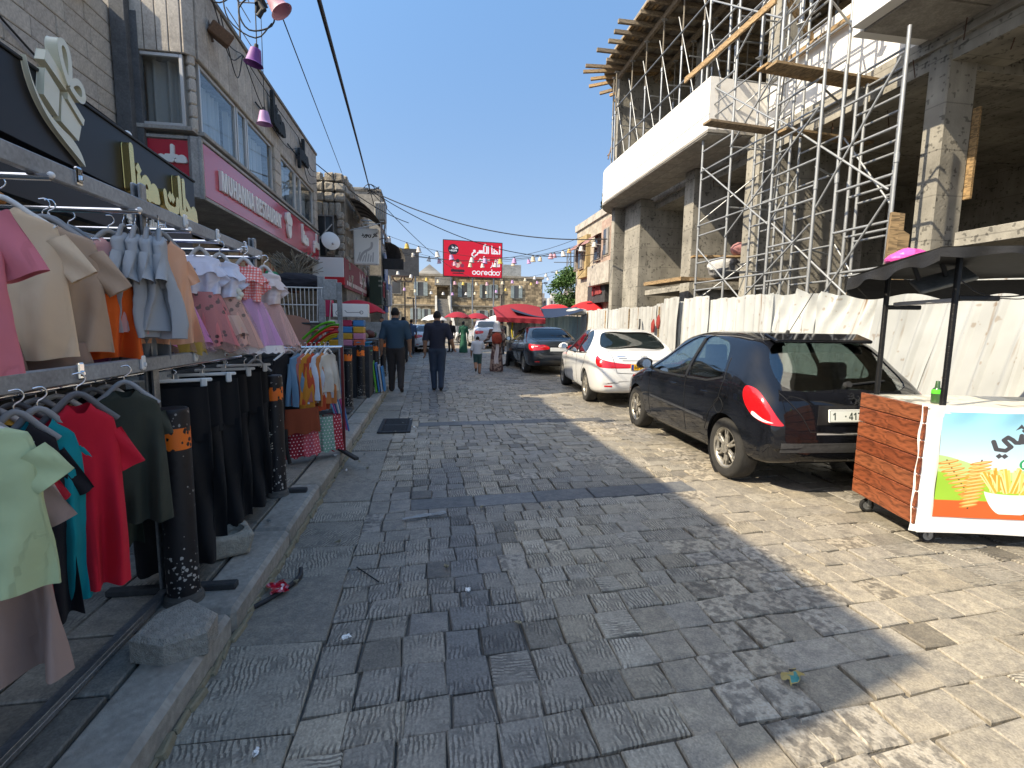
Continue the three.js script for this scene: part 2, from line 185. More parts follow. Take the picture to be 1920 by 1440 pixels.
const woodC = tex(512, (u, v) => { const w = fbm(u * 3, v * 14, 14, 3, 301), l = Math.abs(Math.sin(PI * (v * 9 + 3 * w))), f = fbm(u * 6, v * 90, 90, 2, 311); const k = 0.62 + 0.28 * l + 0.2 * (f - 0.5) + 0.2 * (w - 0.5); return [k, k * 0.96, k * 0.9]; });
const plankM = [[0.42, 0.3, 0.16], [0.36, 0.27, 0.16], [0.3, 0.24, 0.17], [0.45, 0.33, 0.19]].map((c) => mat(c, { map: rep(woodC, 0.7), bumpMap: rep(woodC, 0.7), bumpScale: 0.002, roughness: 0.85 }));
const steel = mat([0.46, 0.48, 0.5], { metalness: 0.7, roughness: 0.42, map: rep(noiseC, 0.5) });
const greyPaint = mat([0.46, 0.48, 0.5], { metalness: 0, roughness: 0.45, map: rep(noiseC, 0.6) });
const chrome = mat([0.75, 0.76, 0.78], { metalness: 1, roughness: 0.12 });
const black = mat([0.015, 0.015, 0.016], { roughness: 0.6 });
const rubber = rough([0.025, 0.025, 0.025], { roughness: 0.9 });
const wireM = mat([0.02, 0.02, 0.022], { roughness: 0.7 });
const white = mat([0.75, 0.75, 0.73], { roughness: 0.5 });
const pane = mat([0.9, 0.95, 0.96], { transmission: 1, roughness: 0.03, thickness: 0, ior: 1.5 });

// ---------- ground, road, kerb, pavement ----------
camera.updateMatrixWorld(); camera.updateProjectionMatrix();
const inView = (x, y, z, m = 0.06) => { const p = V(x, y, z).applyMatrix4(camera.matrixWorldInverse); if (p.z > -0.1) return false; p.applyMatrix4(camera.projectionMatrix); return Math.abs(p.x) < 1 + m && Math.abs(p.y) < 1 + m; };
{
  const g = new THREE.PlaneGeometry(900, 900, 60, 60); g.rotateX(-PI / 2); g.translate(0, -0.06, -300); metric(g);
  setting('ground', g, rough([0.32, 0.29, 0.24], { bumpScale: 0.01 }), 'dusty grey brown earth under and beyond the paving');
}
function stoneGeo(c, y, tone, ang, off, bev = 0.008) { // c: four corners [x,z] anticlockwise seen from above; y: four heights
  const P = [], U = [], C = [], cx = (c[0][0] + c[2][0]) / 2, cz = (c[0][1] + c[2][1]) / 2, ca = Math.cos(ang), sa = Math.sin(ang);
  const inn = c.map(([x, z], i) => { const l = Math.hypot(x - cx, z - cz); return [x - (x - cx) / l * bev, y[i], z - (z - cz) / l * bev]; }), out = c.map(([x, z], i) => [x, y[i] - bev * 0.8, z]), bot = c.map(([x, z]) => [x, -0.05 + Math.min(...y) - 0.01, z]);
  const put = (p, dark) => { P.push(...p); const a = p[0] - cx, b = p[2] - cz; U.push(off[0] + a * ca - b * sa, off[1] + a * sa + b * ca + (p[1] - y[0])); C.push(...tone); };
  const q = (a, b, d, e) => { for (const k of [a, b, d, a, d, e]) put(k); };
  q(inn[0], inn[1], inn[2], inn[3]);
  for (let i = 0; i < 4; i++) { const j = (i + 1) % 4; q(out[i], out[j], inn[j], inn[i]); q(bot[i], bot[j], out[j], out[i]); }
  const g = new THREE.BufferGeometry(); g.setAttribute('position', new THREE.Float32BufferAttribute(P, 3)); g.setAttribute('uv', new THREE.Float32BufferAttribute(U, 2)); g.setAttribute('color', new THREE.Float32BufferAttribute(C, 3)); g.computeVertexNormals(); return g;
}
const stain = (x, z) => fbm(x * 0.9 + 40, z * 0.45 + 40, 64, 4, 401);
const rs = rng(4242);
function layStones(list, parent, name, limit = 300) {
  for (const s of list) { s.d = Math.hypot(s.x, 1.5, s.z); s.v = inView(s.x, 0, s.z); }
  list.sort((a, b) => (b.v - a.v) || (b.area / b.d ** 3 - a.area / a.d ** 3));
  const rest = [[], [], []];
  list.forEach((s, i) => { const g = stoneGeo(s.c, s.y, s.tone, s.ang, [rs() * 5, rs() * 5], s.bev); if (i < limit && s.v) part(i ? name + '_' + String(i).padStart(3, '0') : name, g, stoneM[s.k], parent); else rest[s.k].push(g); });
  const gs = rest.map((r, k) => [r.length ? mergeGeometries(r) : null, stoneM[k]]).filter((r) => r[0]);
  if (gs.length) { const m = new THREE.Mesh(mergeGeometries(gs.map((r) => r[0]), true), gs.map((r) => r[1])); m.name = 'further_stones'; m.castShadow = m.receiveShadow = true; m.userData.kind = 'stuff'; parent.add(m); }
}
const road = new THREE.Group(); road.name = 'road'; scene.add(road); tag(road, 'street paved with worn grey and beige tooled stone blocks', 'road', null, 'structure');
{
  const bed = new THREE.PlaneGeometry(9, 60, 1, 1); bed.rotateX(-PI / 2); bed.translate(2.9, -0.02, -26); part('joint_bed', metric(bed), rough([0.15, 0.14, 0.125]), road);
  const L = [], skew = (x) => -0.065 * (x + 0.4);
  const add = (x0, x1, z0, z1, o = {}) => { // z0 near, z1 far (more negative)
    const j = () => rr(-0.009, 0.009, rs), gp = o.gap ?? rr(0.001, 0.005, rs), sk = o.sk ?? 1;
    const c = [[x0 + gp + j(), z0 - gp + sk * skew(x0) + j()], [x1 - gp + j(), z0 - gp + sk * skew(x1) + j()], [x1 - gp + j(), z1 + gp + sk * skew(x1) + j()], [x0 + gp + j(), z1 + gp + sk * skew(x0) + j()]];
    const x = (x0 + x1) / 2, z = (z0 + z1) / 2 + sk * skew(x), st = stain(x, z), t = o.tone;
    const base = rr(-0.005, 0.006, rs), y = c.map(() => base + rr(-0.0045, 0.0045, rs) + (o.lift || 0));
    let col; if (t) col = t; else {
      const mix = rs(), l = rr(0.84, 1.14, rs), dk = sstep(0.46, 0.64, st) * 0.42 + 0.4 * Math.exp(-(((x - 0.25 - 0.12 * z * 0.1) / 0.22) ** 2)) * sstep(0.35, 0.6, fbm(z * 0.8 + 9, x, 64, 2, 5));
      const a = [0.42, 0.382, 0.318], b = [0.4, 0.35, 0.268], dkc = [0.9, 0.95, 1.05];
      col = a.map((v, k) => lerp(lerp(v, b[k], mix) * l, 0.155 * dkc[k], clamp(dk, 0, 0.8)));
      if (rs() < 0.05) col = col.map((v) => v * 0.6);
    }
    L.push({ c, y, tone: col, ang: o.ang ?? rr(-0.06, 0.06, rs), k: o.k ?? (rs() < 0.12 ? Math.floor(rs() * 3) : fbm(x * 0.8 + 7, z * 0.5 + 70, 64, 2, 77) > 0.47 ? 0 : fbm(x * 1.1 + 3, z * 0.6 + 50, 64, 2, 99) > 0.5 ? 1 : 2), x, z, area: (x1 - x0) * (z0 - z1), bev: o.bev });
  };
  // gutter slabs beside the kerb
  for (let z = 0.6; z > -24;) { const d = rr(0.4, 0.75, rs); const s = rr(0.42, 0.6, rs); add(-0.93, -0.5, z, z - d, { sk: 0, k: rs() < 0.5 ? 0 : 2, ang: PI / 2 * (rs() < 0.3) + rr(-0.5, 0.5, rs), tone: [0.62, 0.57, 0.48].map((v) => v * s) }); z -= d; }
  let row = 0;
  for (let z = 0.9; z > -52; row++) {
    const band = (z < -3.78 && z > -4.05) || (z < -7.2 && z > -7.5), far = z < -24;
    const d = band ? 0.27 : far ? rr(0.3, 0.38, rs) : z < -11 ? rr(0.22, 0.27, rs) : z > -2.4 ? rr(0.18, 0.215, rs) : rr(0.165, 0.2, rs);
    let x = -0.5; const xe = far ? 7.3 : 7.0;
    while (x < xe) {
      const long = x > 1.5 && rs() < 0.35; const w = band && x > -0.3 && x < 2.4 ? rr(0.4, 0.6, rs) : far ? rr(0.26, 0.36, rs) : x < 1.1 ? (z < -11 ? rr(0.2, 0.26, rs) : z > -2.4 ? rr(0.17, 0.21, rs) : rr(0.14, 0.18, rs)) : long ? rr(0.25, 0.38, rs) : z < -11 ? rr(0.22, 0.3, rs) : rr(0.155, 0.21, rs);
      if (band && x > -0.3 && x < 2.4) { const v = rr(0.1, 0.2, rs); add(x, x + w, z, z - d, { tone: [v, v * 1.03, v * 1.05], k: 2 }); } else add(x, Math.min(x + w, xe), z, z - d, { ang: rr(-0.08, 0.08, rs) + (rs() < 0.05 ? PI / 2 : 0) + (x > 2.4 ? 1.35 : 0) });
      x += w;
    }
    z -= d;
  }
  layStones(L, road, 'paving_stone');
}
const kerb = new THREE.Group(); kerb.name = 'kerb'; scene.add(kerb); tag(kerb, 'long worn grey stone kerb along the market pavement', 'kerb', null, 'structure');
{
  const km = rough([0.5, 0.465, 0.4]), worn = rough([0.46, 0.42, 0.34]); let n = 0;
  for (let z = 1.2; z > -26;) { const d = rr(0.7, 1.1, rs); const q = part(n ? 'kerb_stone_' + String(n).padStart(3, '0') : 'kerb_stone', bx(0.235, 0.2, d - 0.012, 0, 0, 0, 0, 0, 0, 0.022), n % 4 === 2 ? worn : km, kerb); q.position.set(-1.05 + rr(-0.006, 0.006, rs), 0.03 + rr(-0.006, 0.004, rs), z - d / 2); q.rotation.z = rr(-0.012, 0.012, rs); z -= d; n++; }
  // mortar fillet chipped along the foot of the kerb
  const f = []; for (let z = 1; z > -14; z -= 0.11) f.push(bx(rr(0.015, 0.04, rs), rr(0.02, 0.05, rs), rr(0.1, 0.17, rs), -0.925 + rr(-0.006, 0.008, rs), 0.008, z, 0, rr(-0.2, 0.2, rs), 0.3, 0.006)); const mf = part('mortar_edge', f, rough([0.36, 0.31, 0.2]), kerb);
}
const walk = new THREE.Group(); walk.name = 'pavement'; scene.add(walk); tag(walk, 'dark worn tiled pavement in front of the shops', 'pavement', null, 'structure');
{
  const bed = bx(4.1, 0.17, 52, -3.17, 0.02, -24, 0, 0, 0, 0.002); part('joint_bed', bed, rough([0.06, 0.055, 0.05]), walk);
  const L = []; for (let z = 0.6; z > -26;) { const d = rr(0.38, 0.44, rs); for (let x = -1.17; x > -4.6;) { const w = x > -1.6 ? 0.4 : rr(0.38, 0.42, rs), v = rr(0.2, 0.32, rs), j = () => rr(-0.006, 0.006, rs); const x0 = x - w + 0.006, x1 = x - 0.006; L.push({ c: [[x0 + j(), z - 0.006], [x1, z - 0.006 + j()], [x1, z - d + 0.006], [x0, z - d + 0.006 + j()]], y: [0.13, 0.13, 0.13, 0.13].map((k) => k + rr(-0.003, 0.003, rs)), tone: [v * 1.05, v, v * 0.88], ang: rr(-0.05, 0.05, rs) + (rs() < 0.4 ? PI / 2 : 0), k: rs() < 0.35 ? 0 : 2, x: x - w / 2, z: z - d / 2, area: w * d }); x -= w; } z -= d; }
  layStones(L, walk, 'pavement_tile', 160);
}
{ // iron gutter grating
  const g = thing('drain_grate', 'dark iron drain grating let into the gutter by the kerb', 'drain', [-0.5, 0.012, -7.35]); const m = rough([0.05, 0.052, 0.055], { metalness: 0.5, roughness: 0.6 });
  part('frame', [bx(0.05, 0.02, 1.0, -0.2, 0, 0), bx(0.05, 0.02, 1.0, 0.2, 0, 0), bx(0.36, 0.02, 0.05, 0, 0, 0.475), bx(0.36, 0.02, 0.05, 0, 0, -0.475), bx(0.36, 0.02, 0.05, 0, 0, 0)], m, g);
  for (let i = 0; i < 14; i++) part('bar', bx(0.35, 0.016, 0.028, 0, -0.003, -0.42 + i * 0.0645), m, g);
}
// ---------- left side: shops ----------
const claddC = [[0.74, 0.67, 0.57], [0.69, 0.62, 0.53], [0.78, 0.71, 0.61], [0.71, 0.65, 0.57]].map((c) => rough(c, { roughness: 0.85 }));
const darkWall = rough([0.34, 0.31, 0.27]), plaster = rough([0.42, 0.39, 0.34]), greyPier = rough([0.17, 0.175, 0.18]);
const curtainM = mat([0.62, 0.64, 0.66], { roughness: 0.95, transmission: 0.25, thickness: 0 });
const alu = mat([0.5, 0.5, 0.49], { metalness: 0.4, roughness: 0.4 });
const winGlass = mat([0.72, 0.8, 0.85], { transmission: 1, roughness: 0.02, thickness: 0, ior: 1.7 });
const gold = mat([0.72, 0.52, 0.18], { metalness: 0.85, roughness: 0.22 }), cream = mat([0.72, 0.68, 0.5], { roughness: 0.3, clearcoat: 0.5 });
const redSign = mat([0.5, 0.018, 0.045], { roughness: 0.3, clearcoat: 0.6, clearcoatRoughness: 0.1 }), whiteLetter = mat([0.8, 0.79, 0.74], { roughness: 0.35 });
const nb = (name, k) => (k ? name + '_' + String(k).padStart(3, '0') : name);
function curtain(parent, x0, z0, z1, y0, y1, m = curtainM, alongX = false) { const n = Math.round(Math.abs(z1 - z0) / 0.03), g = grid(n, 3, (u, v) => { const z = lerp(z0, z1, u), w = 0.035 * Math.sin(z * 31 + 2 * Math.sin(z * 5)) + 0.02 * Math.sin(z * 57); return alongX ? [z, lerp(y0, y1, v), x0 + w] : [x0 + w, lerp(y0, y1, v), z]; }); return part('curtain', g, m, parent); }

{ // shop with the black sign: stone clad wall
  const b = thing('stone_shop_building', 'two storey shop clad in pale beige stone courses above a black sign', 'building');
  part('wall', [bx(4.4, 2.85, 8, -6.79, 4.9, -3.7), bx(4.4, 2.55, 0.96, -6.79, 4.75, -8.18), bx(3.4, 3.5, 8.9, -7.3, 1.75, -4.2)], darkWall, b);
  const cr = rng(9); let k = 0;
  for (let row = 0; row < 13; row++) { const y = 3.15 + row * 0.245; let z = -3.6 - (row % 2) * 0.25; while (z > -8.62) { const w = Math.min(rr(0.44, 0.62, cr), z + 8.66); if (w > 0.08 && !(y > (z < -7.7 ? 5.95 : 6.25))) { part(nb('stone_tile', k++), bx(0.05, 0.238, w - 0.007, -4.57 + rr(-0.003, 0.003, cr), y, z - w / 2, 0, 0, 0, 0.008), claddC[Math.floor(cr() * 4)], b); } z -= w; } }
  part('wall_panel', bx(0.05, 3.2, 3.9, -4.57, 4.7, -1.6), claddC[1], b);
  part('grey_pier', [bx(0.2, 3.4, 0.16, -4.42, 4.6, -8.62), bx(0.1, 3.0, 0.12, -4.28, 4.5, -8.72)], greyPier, b);
  // round headed white surround near the eaves
  const ring = []; for (let i = 0; i <= 14; i++) { const a = PI * i / 14 + PI; ring.push([-4.5, 6.06 + 0.34 * Math.sin(a), -7.72 + 0.34 * Math.cos(a)]); }
  part('window_surround', tube(ring, 0.075, 28, 8), mat([0.72, 0.71, 0.68]), b); part('window_recess', xf(new THREE.CircleGeometry(0.3, 24), -4.535, 6.06, -7.72, 0, PI / 2), darkWall, b);
  const low = thing('low_shop_building', 'lower plastered shop behind the street viewpoint', 'building'); part('wall', bx(4.4, 4.95, 9, -6.75, 2.475, 4.9), plaster, low);
  // stone plaque with carved lines
  const pl = thing('stone_plaque', 'pale carved stone plaque set high in the clad wall', 'plaque', [-4.53, 5.15, -6.15], PI / 2);
  part('slab', bx(0.62, 0.62, 0.03), rough([0.62, 0.57, 0.5]), pl);
  part('carved_text', xf(new THREE.PlaneGeometry(0.56, 0.56), 0, 0, 0.018), mat([1, 1, 1], { map: canvas(256, 256, (c) => { c.fillStyle = '#c9c0b3'; c.fillRect(0, 0, 256, 256); ['alef lam_ ha_ mim_ dal', 'lam_ lam_ ha | ra_ ba_', 'alef lam_ ain_ alef lam_ mim_ ya_ nun', 'sin_ nun_ ha | waw'].forEach((w, i) => drawArabic(c, w, 225, 62 + i * 52, 34, 5, '#7d746a')); }), roughness: 0.9 }), pl);
  // cable clipped along the wall
  one('wall_cable', tube([[-4.52, 4.6, -3.6], [-4.5, 4.9, -4.6], [-4.51, 4.92, -5.3], [-4.5, 4.78, -6.2], [-4.51, 4.45, -7.3], [-4.5, 4.32, -8.5]], 0.013, 40), wireM, 'black cable clipped across the pale clad stone wall', 'cable');
}
{ // black fascia with the gift emblem and gold letters
  const s = thing('black_shop_sign', 'glossy black shop fascia with gold Arabic lettering and a cream gift emblem', 'shop sign', [-3.42, 0, -8.12], PI / 2 + 0.07);
  const m = mat([0.008, 0.009, 0.013], { roughness: 0.4, specularIntensity: 0.5 });
  // local x runs towards the camera (negative), sign spans x -7..0
  part('panel', [bx(7.4, 0.62, 0.12, -3.7, 3.17, 0), bx(7.4, 0.4, 0.1, -3.7, 2.64, -0.05)], m, s); part('top_edge', bx(7.42, 0.03, 0.16, -3.7, 3.495, 0), black, s);
  const em = 0.42; // letters "محلات مهنا" cut from brass
  const L = solid(1100, 420, (c) => { drawArabic(c, 'mim_ hah_ lam_ alef ta | mim_ ha_ nun_ alef', 1050, 290, 200, 46, '#fff'); }, 0.0021, 0.06, 0.006);
  L.forEach((g, i) => { const q = part(nb('gold_letter', i), g, gold, s); q.position.set(-2.4, 3.52, 0.07); });
  const W = solid(1500, 260, (c) => drawArabic(c, 'lam_ lam_ alef lam_ ain_ alef ba | waw alef lam_ ha_ dal alef ya_ alef', 1460, 165, 110, 22, '#fff'), 0.0016, 0.015);
  W.forEach((g, i) => { const q = part(nb('white_letter', i), g, whiteLetter, s); q.position.set(-3.3, 2.88, 0.005); });
  // gift emblem: ribbon bow, box and a sweeping leaf
  const D = (c, i) => { c.fillStyle = c.strokeStyle = '#fff'; c.lineJoin = 'round';
    if (i === 0) { c.beginPath(); c.moveTo(30, 320); c.bezierCurveTo(60, 520, 180, 640, 420, 690); c.bezierCurveTo(520, 720, 580, 790, 600, 860); c.bezierCurveTo(480, 800, 420, 780, 330, 730); c.bezierCurveTo(140, 640, 40, 500, 30, 320); c.fill(); }
    if (i === 1) { c.beginPath(); c.moveTo(190, 330); c.lineTo(330, 420); c.lineTo(290, 610); c.lineTo(150, 520); c.fill(); c.beginPath(); c.moveTo(350, 440); c.lineTo(560, 580); c.lineTo(510, 700); c.lineTo(315, 630); c.fill(); }
    if (i === 2) { c.beginPath(); c.moveTo(205, 205); c.lineTo(395, 330); c.lineTo(385, 395); c.lineTo(170, 290); c.fill(); c.beginPath(); c.moveTo(400, 395); c.lineTo(585, 520); c.lineTo(565, 570); c.lineTo(392, 450); c.fill(); }
    if (i === 3) { c.lineWidth = 46; c.beginPath(); c.moveTo(400, 350); c.bezierCurveTo(330, 250, 280, 90, 360, 80); c.bezierCurveTo(450, 75, 430, 260, 400, 350); c.stroke(); c.beginPath(); c.moveTo(410, 350); c.bezierCurveTo(470, 270, 560, 260, 570, 340); c.bezierCurveTo(575, 420, 490, 420, 410, 350); c.stroke(); } };
  [['emblem_leaf', 0.03], ['gift_box', 0.045], ['gift_lid', 0.06], ['bow', 0.08]].forEach(([n, d], i) => { const g = solid(640, 900, (c) => D(c, i), 0.0012, d, 0.006); const q = part(n, merge(g), cream, s); q.position.set(-3.5, 3.92, 0.07); });
  // small lamp on top of the sign
  const l = thing('sign_lamp', 'small white lamp on the top edge of the black sign', 'lamp', [-3.4, 3.5, -6.6]); part('lamp_head', sph(0.05, 0, 0.09, 0), white, l); part('lamp_stem', bar([0, 0, 0], [0, 0.07, 0], 0.015), black, l);
}
{ // restaurant building
  const b = thing('restaurant_building', 'two storey restaurant clad in tall stone slabs with curtained windows', 'building');
  const wm = rough([0.66, 0.6, 0.51]), X = -3.5;
  part('wall', [bx(5.5, 1.22, 8.2, -6.3, 6.08, -12.9), bx(4.4, 1.4, 8.2, -6.8, 4.85, -12.9), bx(4.5, 4.2, 8.2, -6.77, 2.1, -12.9), bx(0.9, 1.4, 0.3, -4.0, 4.85, -16.85)], wm, b);
  const cr = rng(19); let k = 0;
  for (let z = -8.84; z > -16.95;) { const w = Math.min(rr(0.34, 0.46, cr), z + 17.02); part(nb('stone_slab', k++), bx(0.06, 1.18, w - 0.008, X - 0.01 + rr(-0.003, 0.003, cr), 6.07, z - w / 2, 0, 0, 0, 0.01), claddC[Math.floor(cr() * 4)], b); z -= w; }
  for (let i = 0; i < 4; i++) part(nb('stone_slab', k++), bx(0.16, 1.18, 0.06, -4.24 + i * 0.17, 6.07, -8.7, 0, 0, 0, 0.008), claddC[i], b);
  part(nb('stone_slab', k++), bx(0.17, 1.18, 0.06, -3.575, 6.07, -8.74, 0, PI / 4, 0, 0.008), claddC[1], b);
  for (let i = 0; i < 6; i++) { part(nb('corner_stone', i), bx(0.1, 0.185, 0.12, -3.585, 4.5 + i * 0.19, -8.79, 0, PI / 4, 0, 0.02), claddC[i % 4], b); }
  for (const [z0, z1] of [[-12.62, -13.1], [-16.62, -17.0]]) for (let i = 0; i < 4; i++) part(nb('pier_stone', i), bx(0.1, 0.26, z0 - z1, X - 0.03, 4.56 + i * 0.265, (z0 + z1) / 2, 0, 0, 0, 0.012), claddC[(i + 1) % 4], b);
  part('coping', [bx(0.3, 0.07, 8.3, -3.6, 6.7, -12.9), bx(0.9, 0.07, 0.25, -3.95, 6.7, -8.78)], rough([0.3, 0.28, 0.25]), b);
  part('sill', [bx(0.28, 0.06, 8.1, -3.6, 4.4, -12.9), bx(0.8, 0.06, 0.2, -3.95, 4.4, -8.75)], rough([0.55, 0.52, 0.47]), b);
  const win = (z0, z1, n) => { const w = part(n ? 'window_' + String(n).padStart(3, '0') : 'window', [bx(0.05, 1.06, 0.05, -3.56, 4.94, z0 - 0.025), bx(0.05, 1.06, 0.05, -3.56, 4.94, z1 + 0.025), bx(0.05, 0.05, z0 - z1 - 0.1, -3.56, 5.445, (z0 + z1) / 2), bx(0.05, 0.05, z0 - z1 - 0.1, -3.56, 4.455, (z0 + z1) / 2)], alu, b); part('pane', quad([-3.565, 4.48, z0 - 0.05], [0, 0, z1 - z0 + 0.1], [0, 0.94, 0]), winGlass, w); curtain(w, -3.8, z0 - 0.06, z1 + 0.06, 4.46, 5.42); return w; };
  [[-8.95, -10.45], [-10.5, -10.98], [-11.02, -12.6], [-13.12, -14.55], [-14.6, -15.1], [-15.14, -16.6]].forEach(([a, c], i) => win(a, c, i));
  { const w = part('window_006', [bx(0.05, 1.06, 0.05, -4.28, 4.94, -8.72), bx(0.05, 1.06, 0.05, -3.68, 4.94, -8.72), bx(0.55, 0.05, 0.05, -3.98, 5.445, -8.72), bx(0.55, 0.05, 0.05, -3.98, 4.455, -8.72)], alu, b); part('pane', quad([-4.26, 4.48, -8.73], [0.56, 0, 0], [0, 0.94, 0]), pane, w); curtain(w, -8.95, -4.3, -3.66, 4.44, 5.45, mat([0.3, 0.29, 0.27], { roughness: 0.95 }), true); }
  // ground floor front
  part('shop_front', [bx(0.1, 1.1, 6.4, -4.5, 2.75, -13.6), bx(0.1, 0.25, 8.2, -4.5, 3.2, -12.9)], rough([0.34, 0.3, 0.25]), b);
  for (let i = 0; i < 3; i++) { const sh = part(nb('roller_shutter', i), bx(0.05, 2.0, 2.0, -4.52, 1.2, -10.6 - i * 2.4), rough([0.1, 0.1, 0.1], { metalness: 0.4 }), b); for (let j = 0; j < 16; j++) part('shutter_slat', bx(0.03, 0.1, 1.98, -4.48, 0.3 + j * 0.125, -10.6 - i * 2.4), rough([0.13, 0.13, 0.13], { metalness: 0.4 }), sh); }
  const rub = []; const cr2 = rng(33); for (let i = 0; i < 60; i++) { const s = rr(0.1, 0.22, cr2); const g = new THREE.DodecahedronGeometry(s, 0); g.scale(0.6, 0.8, 1); rub.push(xf(clean(g), -4.42, 2.0 + 1.3 * cr2(), -15.9 - 1.2 * cr2(), cr2() * 3, cr2() * 3)); } part('rough_stonework', rub, rough([0.42, 0.36, 0.27]), b);
  const pst = one('menu_board', quad([-4.43, 2.55, -14.4], [0, 0, -1.3], [0, 0.75, 0]), mat([1, 1, 1], { map: canvas(512, 300, (c) => { c.fillStyle = '#b9b3a6'; c.fillRect(0, 0, 512, 300); drawArabic(c, 'shin alef waw ra_ mim_ alef', 440, 190, 120, 22, '#a3262c'); }) }), 'grey shop board with red Arabic lettering under the restaurant', 'sign');
  one('menu_board', quad([-4.43, 2.75, -12.2], [0, 0, -1.6], [0, 0.5, 0]), mat([1, 1, 1], { map: canvas(512, 160, (c) => { c.fillStyle = '#b5ac9c'; c.fillRect(0, 0, 512, 160); drawArabic(c, 'mim_ ain_ waw nun | sin_ ra_ alef', 470, 100, 70, 14, '#9c2b2e'); }) }), 'wall lettering in red Arabic below the restaurant canopy', 'sign');
}
{ // restaurant sign box
  const s = thing('restaurant_sign', 'long red box sign with raised white restaurant lettering', 'shop sign');
  part('box', [bx(1.0, 0.9, 8.3, -4.02, 3.85, -12.92), bx(0.14, 0.9, 0.1, -3.58, 3.85, -8.74, 0, PI / 4)], rough([0.5, 0.5, 0.49]), s);
  part('red_face', [bx(0.03, 0.8, 8.2, -3.5, 3.85, -12.92), bx(0.9, 0.8, 0.03, -4.02, 3.85, -8.755)], redSign, s);
  part('trim', [bx(0.05, 0.05, 8.36, -3.49, 4.29, -12.92), bx(0.05, 0.05, 8.36, -3.49, 3.41, -12.92), bx(0.05, 0.93, 0.05, -3.49, 3.85, -8.75), bx(0.05, 0.93, 0.05, -3.49, 3.85, -17.08), bx(1.0, 0.05, 0.05, -4.02, 4.29, -8.75), bx(1.0, 0.05, 0.05, -4.02, 3.41, -8.75)], rough([0.6, 0.59, 0.56]), s);
  const put = (list, name, z, y, m) => list.forEach((g, i) => { const q = part(nb(name, i), g, m, s); q.rotation.y = PI / 2; q.position.set(-3.48, y, z); });
  put(solid(1400, 220, (c) => { c.fillStyle = '#fff'; c.font = 'bold 180px sans-serif'; c.save(); c.scale(1400 / 2050, 1); c.fillText('MUHANNA RESTAURANT', 20, 190); c.restore(); }, 0.0025, 0.05), 'letter', -9.3, 4.15, whiteLetter);
  s.children.filter((c) => c.name.startsWith('letter')).forEach((c) => { c.userData.kind = undefined; });
  put(solid(300, 260, (c) => { c.fillStyle = '#fff'; c.beginPath(); c.arc(105, 60, 45, 0, 7); c.arc(160, 45, 50, 0, 7); c.arc(210, 70, 40, 0, 7); c.fill(); c.beginPath(); c.moveTo(105, 80); c.bezierCurveTo(80, 160, 120, 225, 160, 225); c.bezierCurveTo(210, 225, 230, 160, 210, 80); c.fill(); c.fillStyle = '#000'; c.fillRect(110, 108, 92, 10); }, 0.0028, 0.05), 'chef_emblem', -13.05, 4.2, whiteLetter);
  put(solid(600, 260, (c) => drawArabic(c, 'mim_ ha_ nun_ alef', 560, 190, 150, 34, '#fff'), 0.0028, 0.05), 'letter', -13.85, 4.25, whiteLetter);
  put(solid(600, 260, (c) => drawArabic(c, 'mim_ tah_ ain_ mim', 560, 170, 140, 34, '#fff'), 0.0026, 0.05), 'letter', -15.4, 4.25, whiteLetter);
  solid(420, 260, (c) => drawArabic(c, 'mim_ tah_ ain_ mim', 400, 150, 120, 30, '#fff'), 0.0018, 0.04).forEach((g, i) => { const q = part(nb('letter', 40 + i), g, whiteLetter, s); q.position.set(-4.42, 4.2, -8.735); });
  solid(420, 260, (c) => drawArabic(c, 'mim_ ha_ nun_ alef', 400, 150, 120, 30, '#fff'), 0.0018, 0.04).forEach((g, i) => { const q = part(nb('letter', 50 + i), g, whiteLetter, s); q.position.set(-4.42, 3.86, -8.735); });
  // dark iron letters on the parapet
  const p = thing('iron_letters', 'dark iron Arabic letters mounted on the restaurant parapet', 'sign');
  const iron = rough([0.06, 0.07, 0.075], { metalness: 0.4 });
  solid(560, 300, (c) => drawArabic(c, 'mim_ ha_ nun_ alef', 520, 210, 170, 42, '#fff'), 0.0034, 0.07).forEach((g, i) => { const q = part(nb('letter', i), g, iron, p); q.rotation.y = PI / 2; q.position.set(-3.42, 6.6, -11.3); });
  solid(560, 320, (c) => drawArabic(c, 'mim_ tah_ ain_ mim', 520, 200, 150, 42, '#fff'), 0.0034, 0.07).forEach((g, i) => { const q = part(nb('letter', 10 + i), g, iron, p); q.rotation.y = PI / 2; q.position.set(-3.42, 6.55, -13.6); });
  part('mounting_rail', [bar([-3.44, 5.88, -11.3], [-3.44, 5.88, -13.1], 0.015), bar([-3.44, 5.86, -13.6], [-3.44, 5.86, -15.4], 0.015)], iron, p);
  // rusty flood lamp at the corner
  const f = thing('rusty_floodlight', 'rusty old floodlight bracket on the restaurant corner', 'lamp', [-3.42, 6.15, -9.3]); part('housing', bx(0.34, 0.2, 0.22, 0.1, -0.05, 0, 0.2, 0.5, -0.5, 0.02), rough([0.2, 0.11, 0.06]), f); part('bracket', [beam([-0.1, 0.25, 0], [0.0, -0.2, 0.05], 0.02, 0.04), bx(0.03, 0.3, 0.12, -0.09, 0.1, 0)], rough([0.15, 0.1, 0.07]), f);
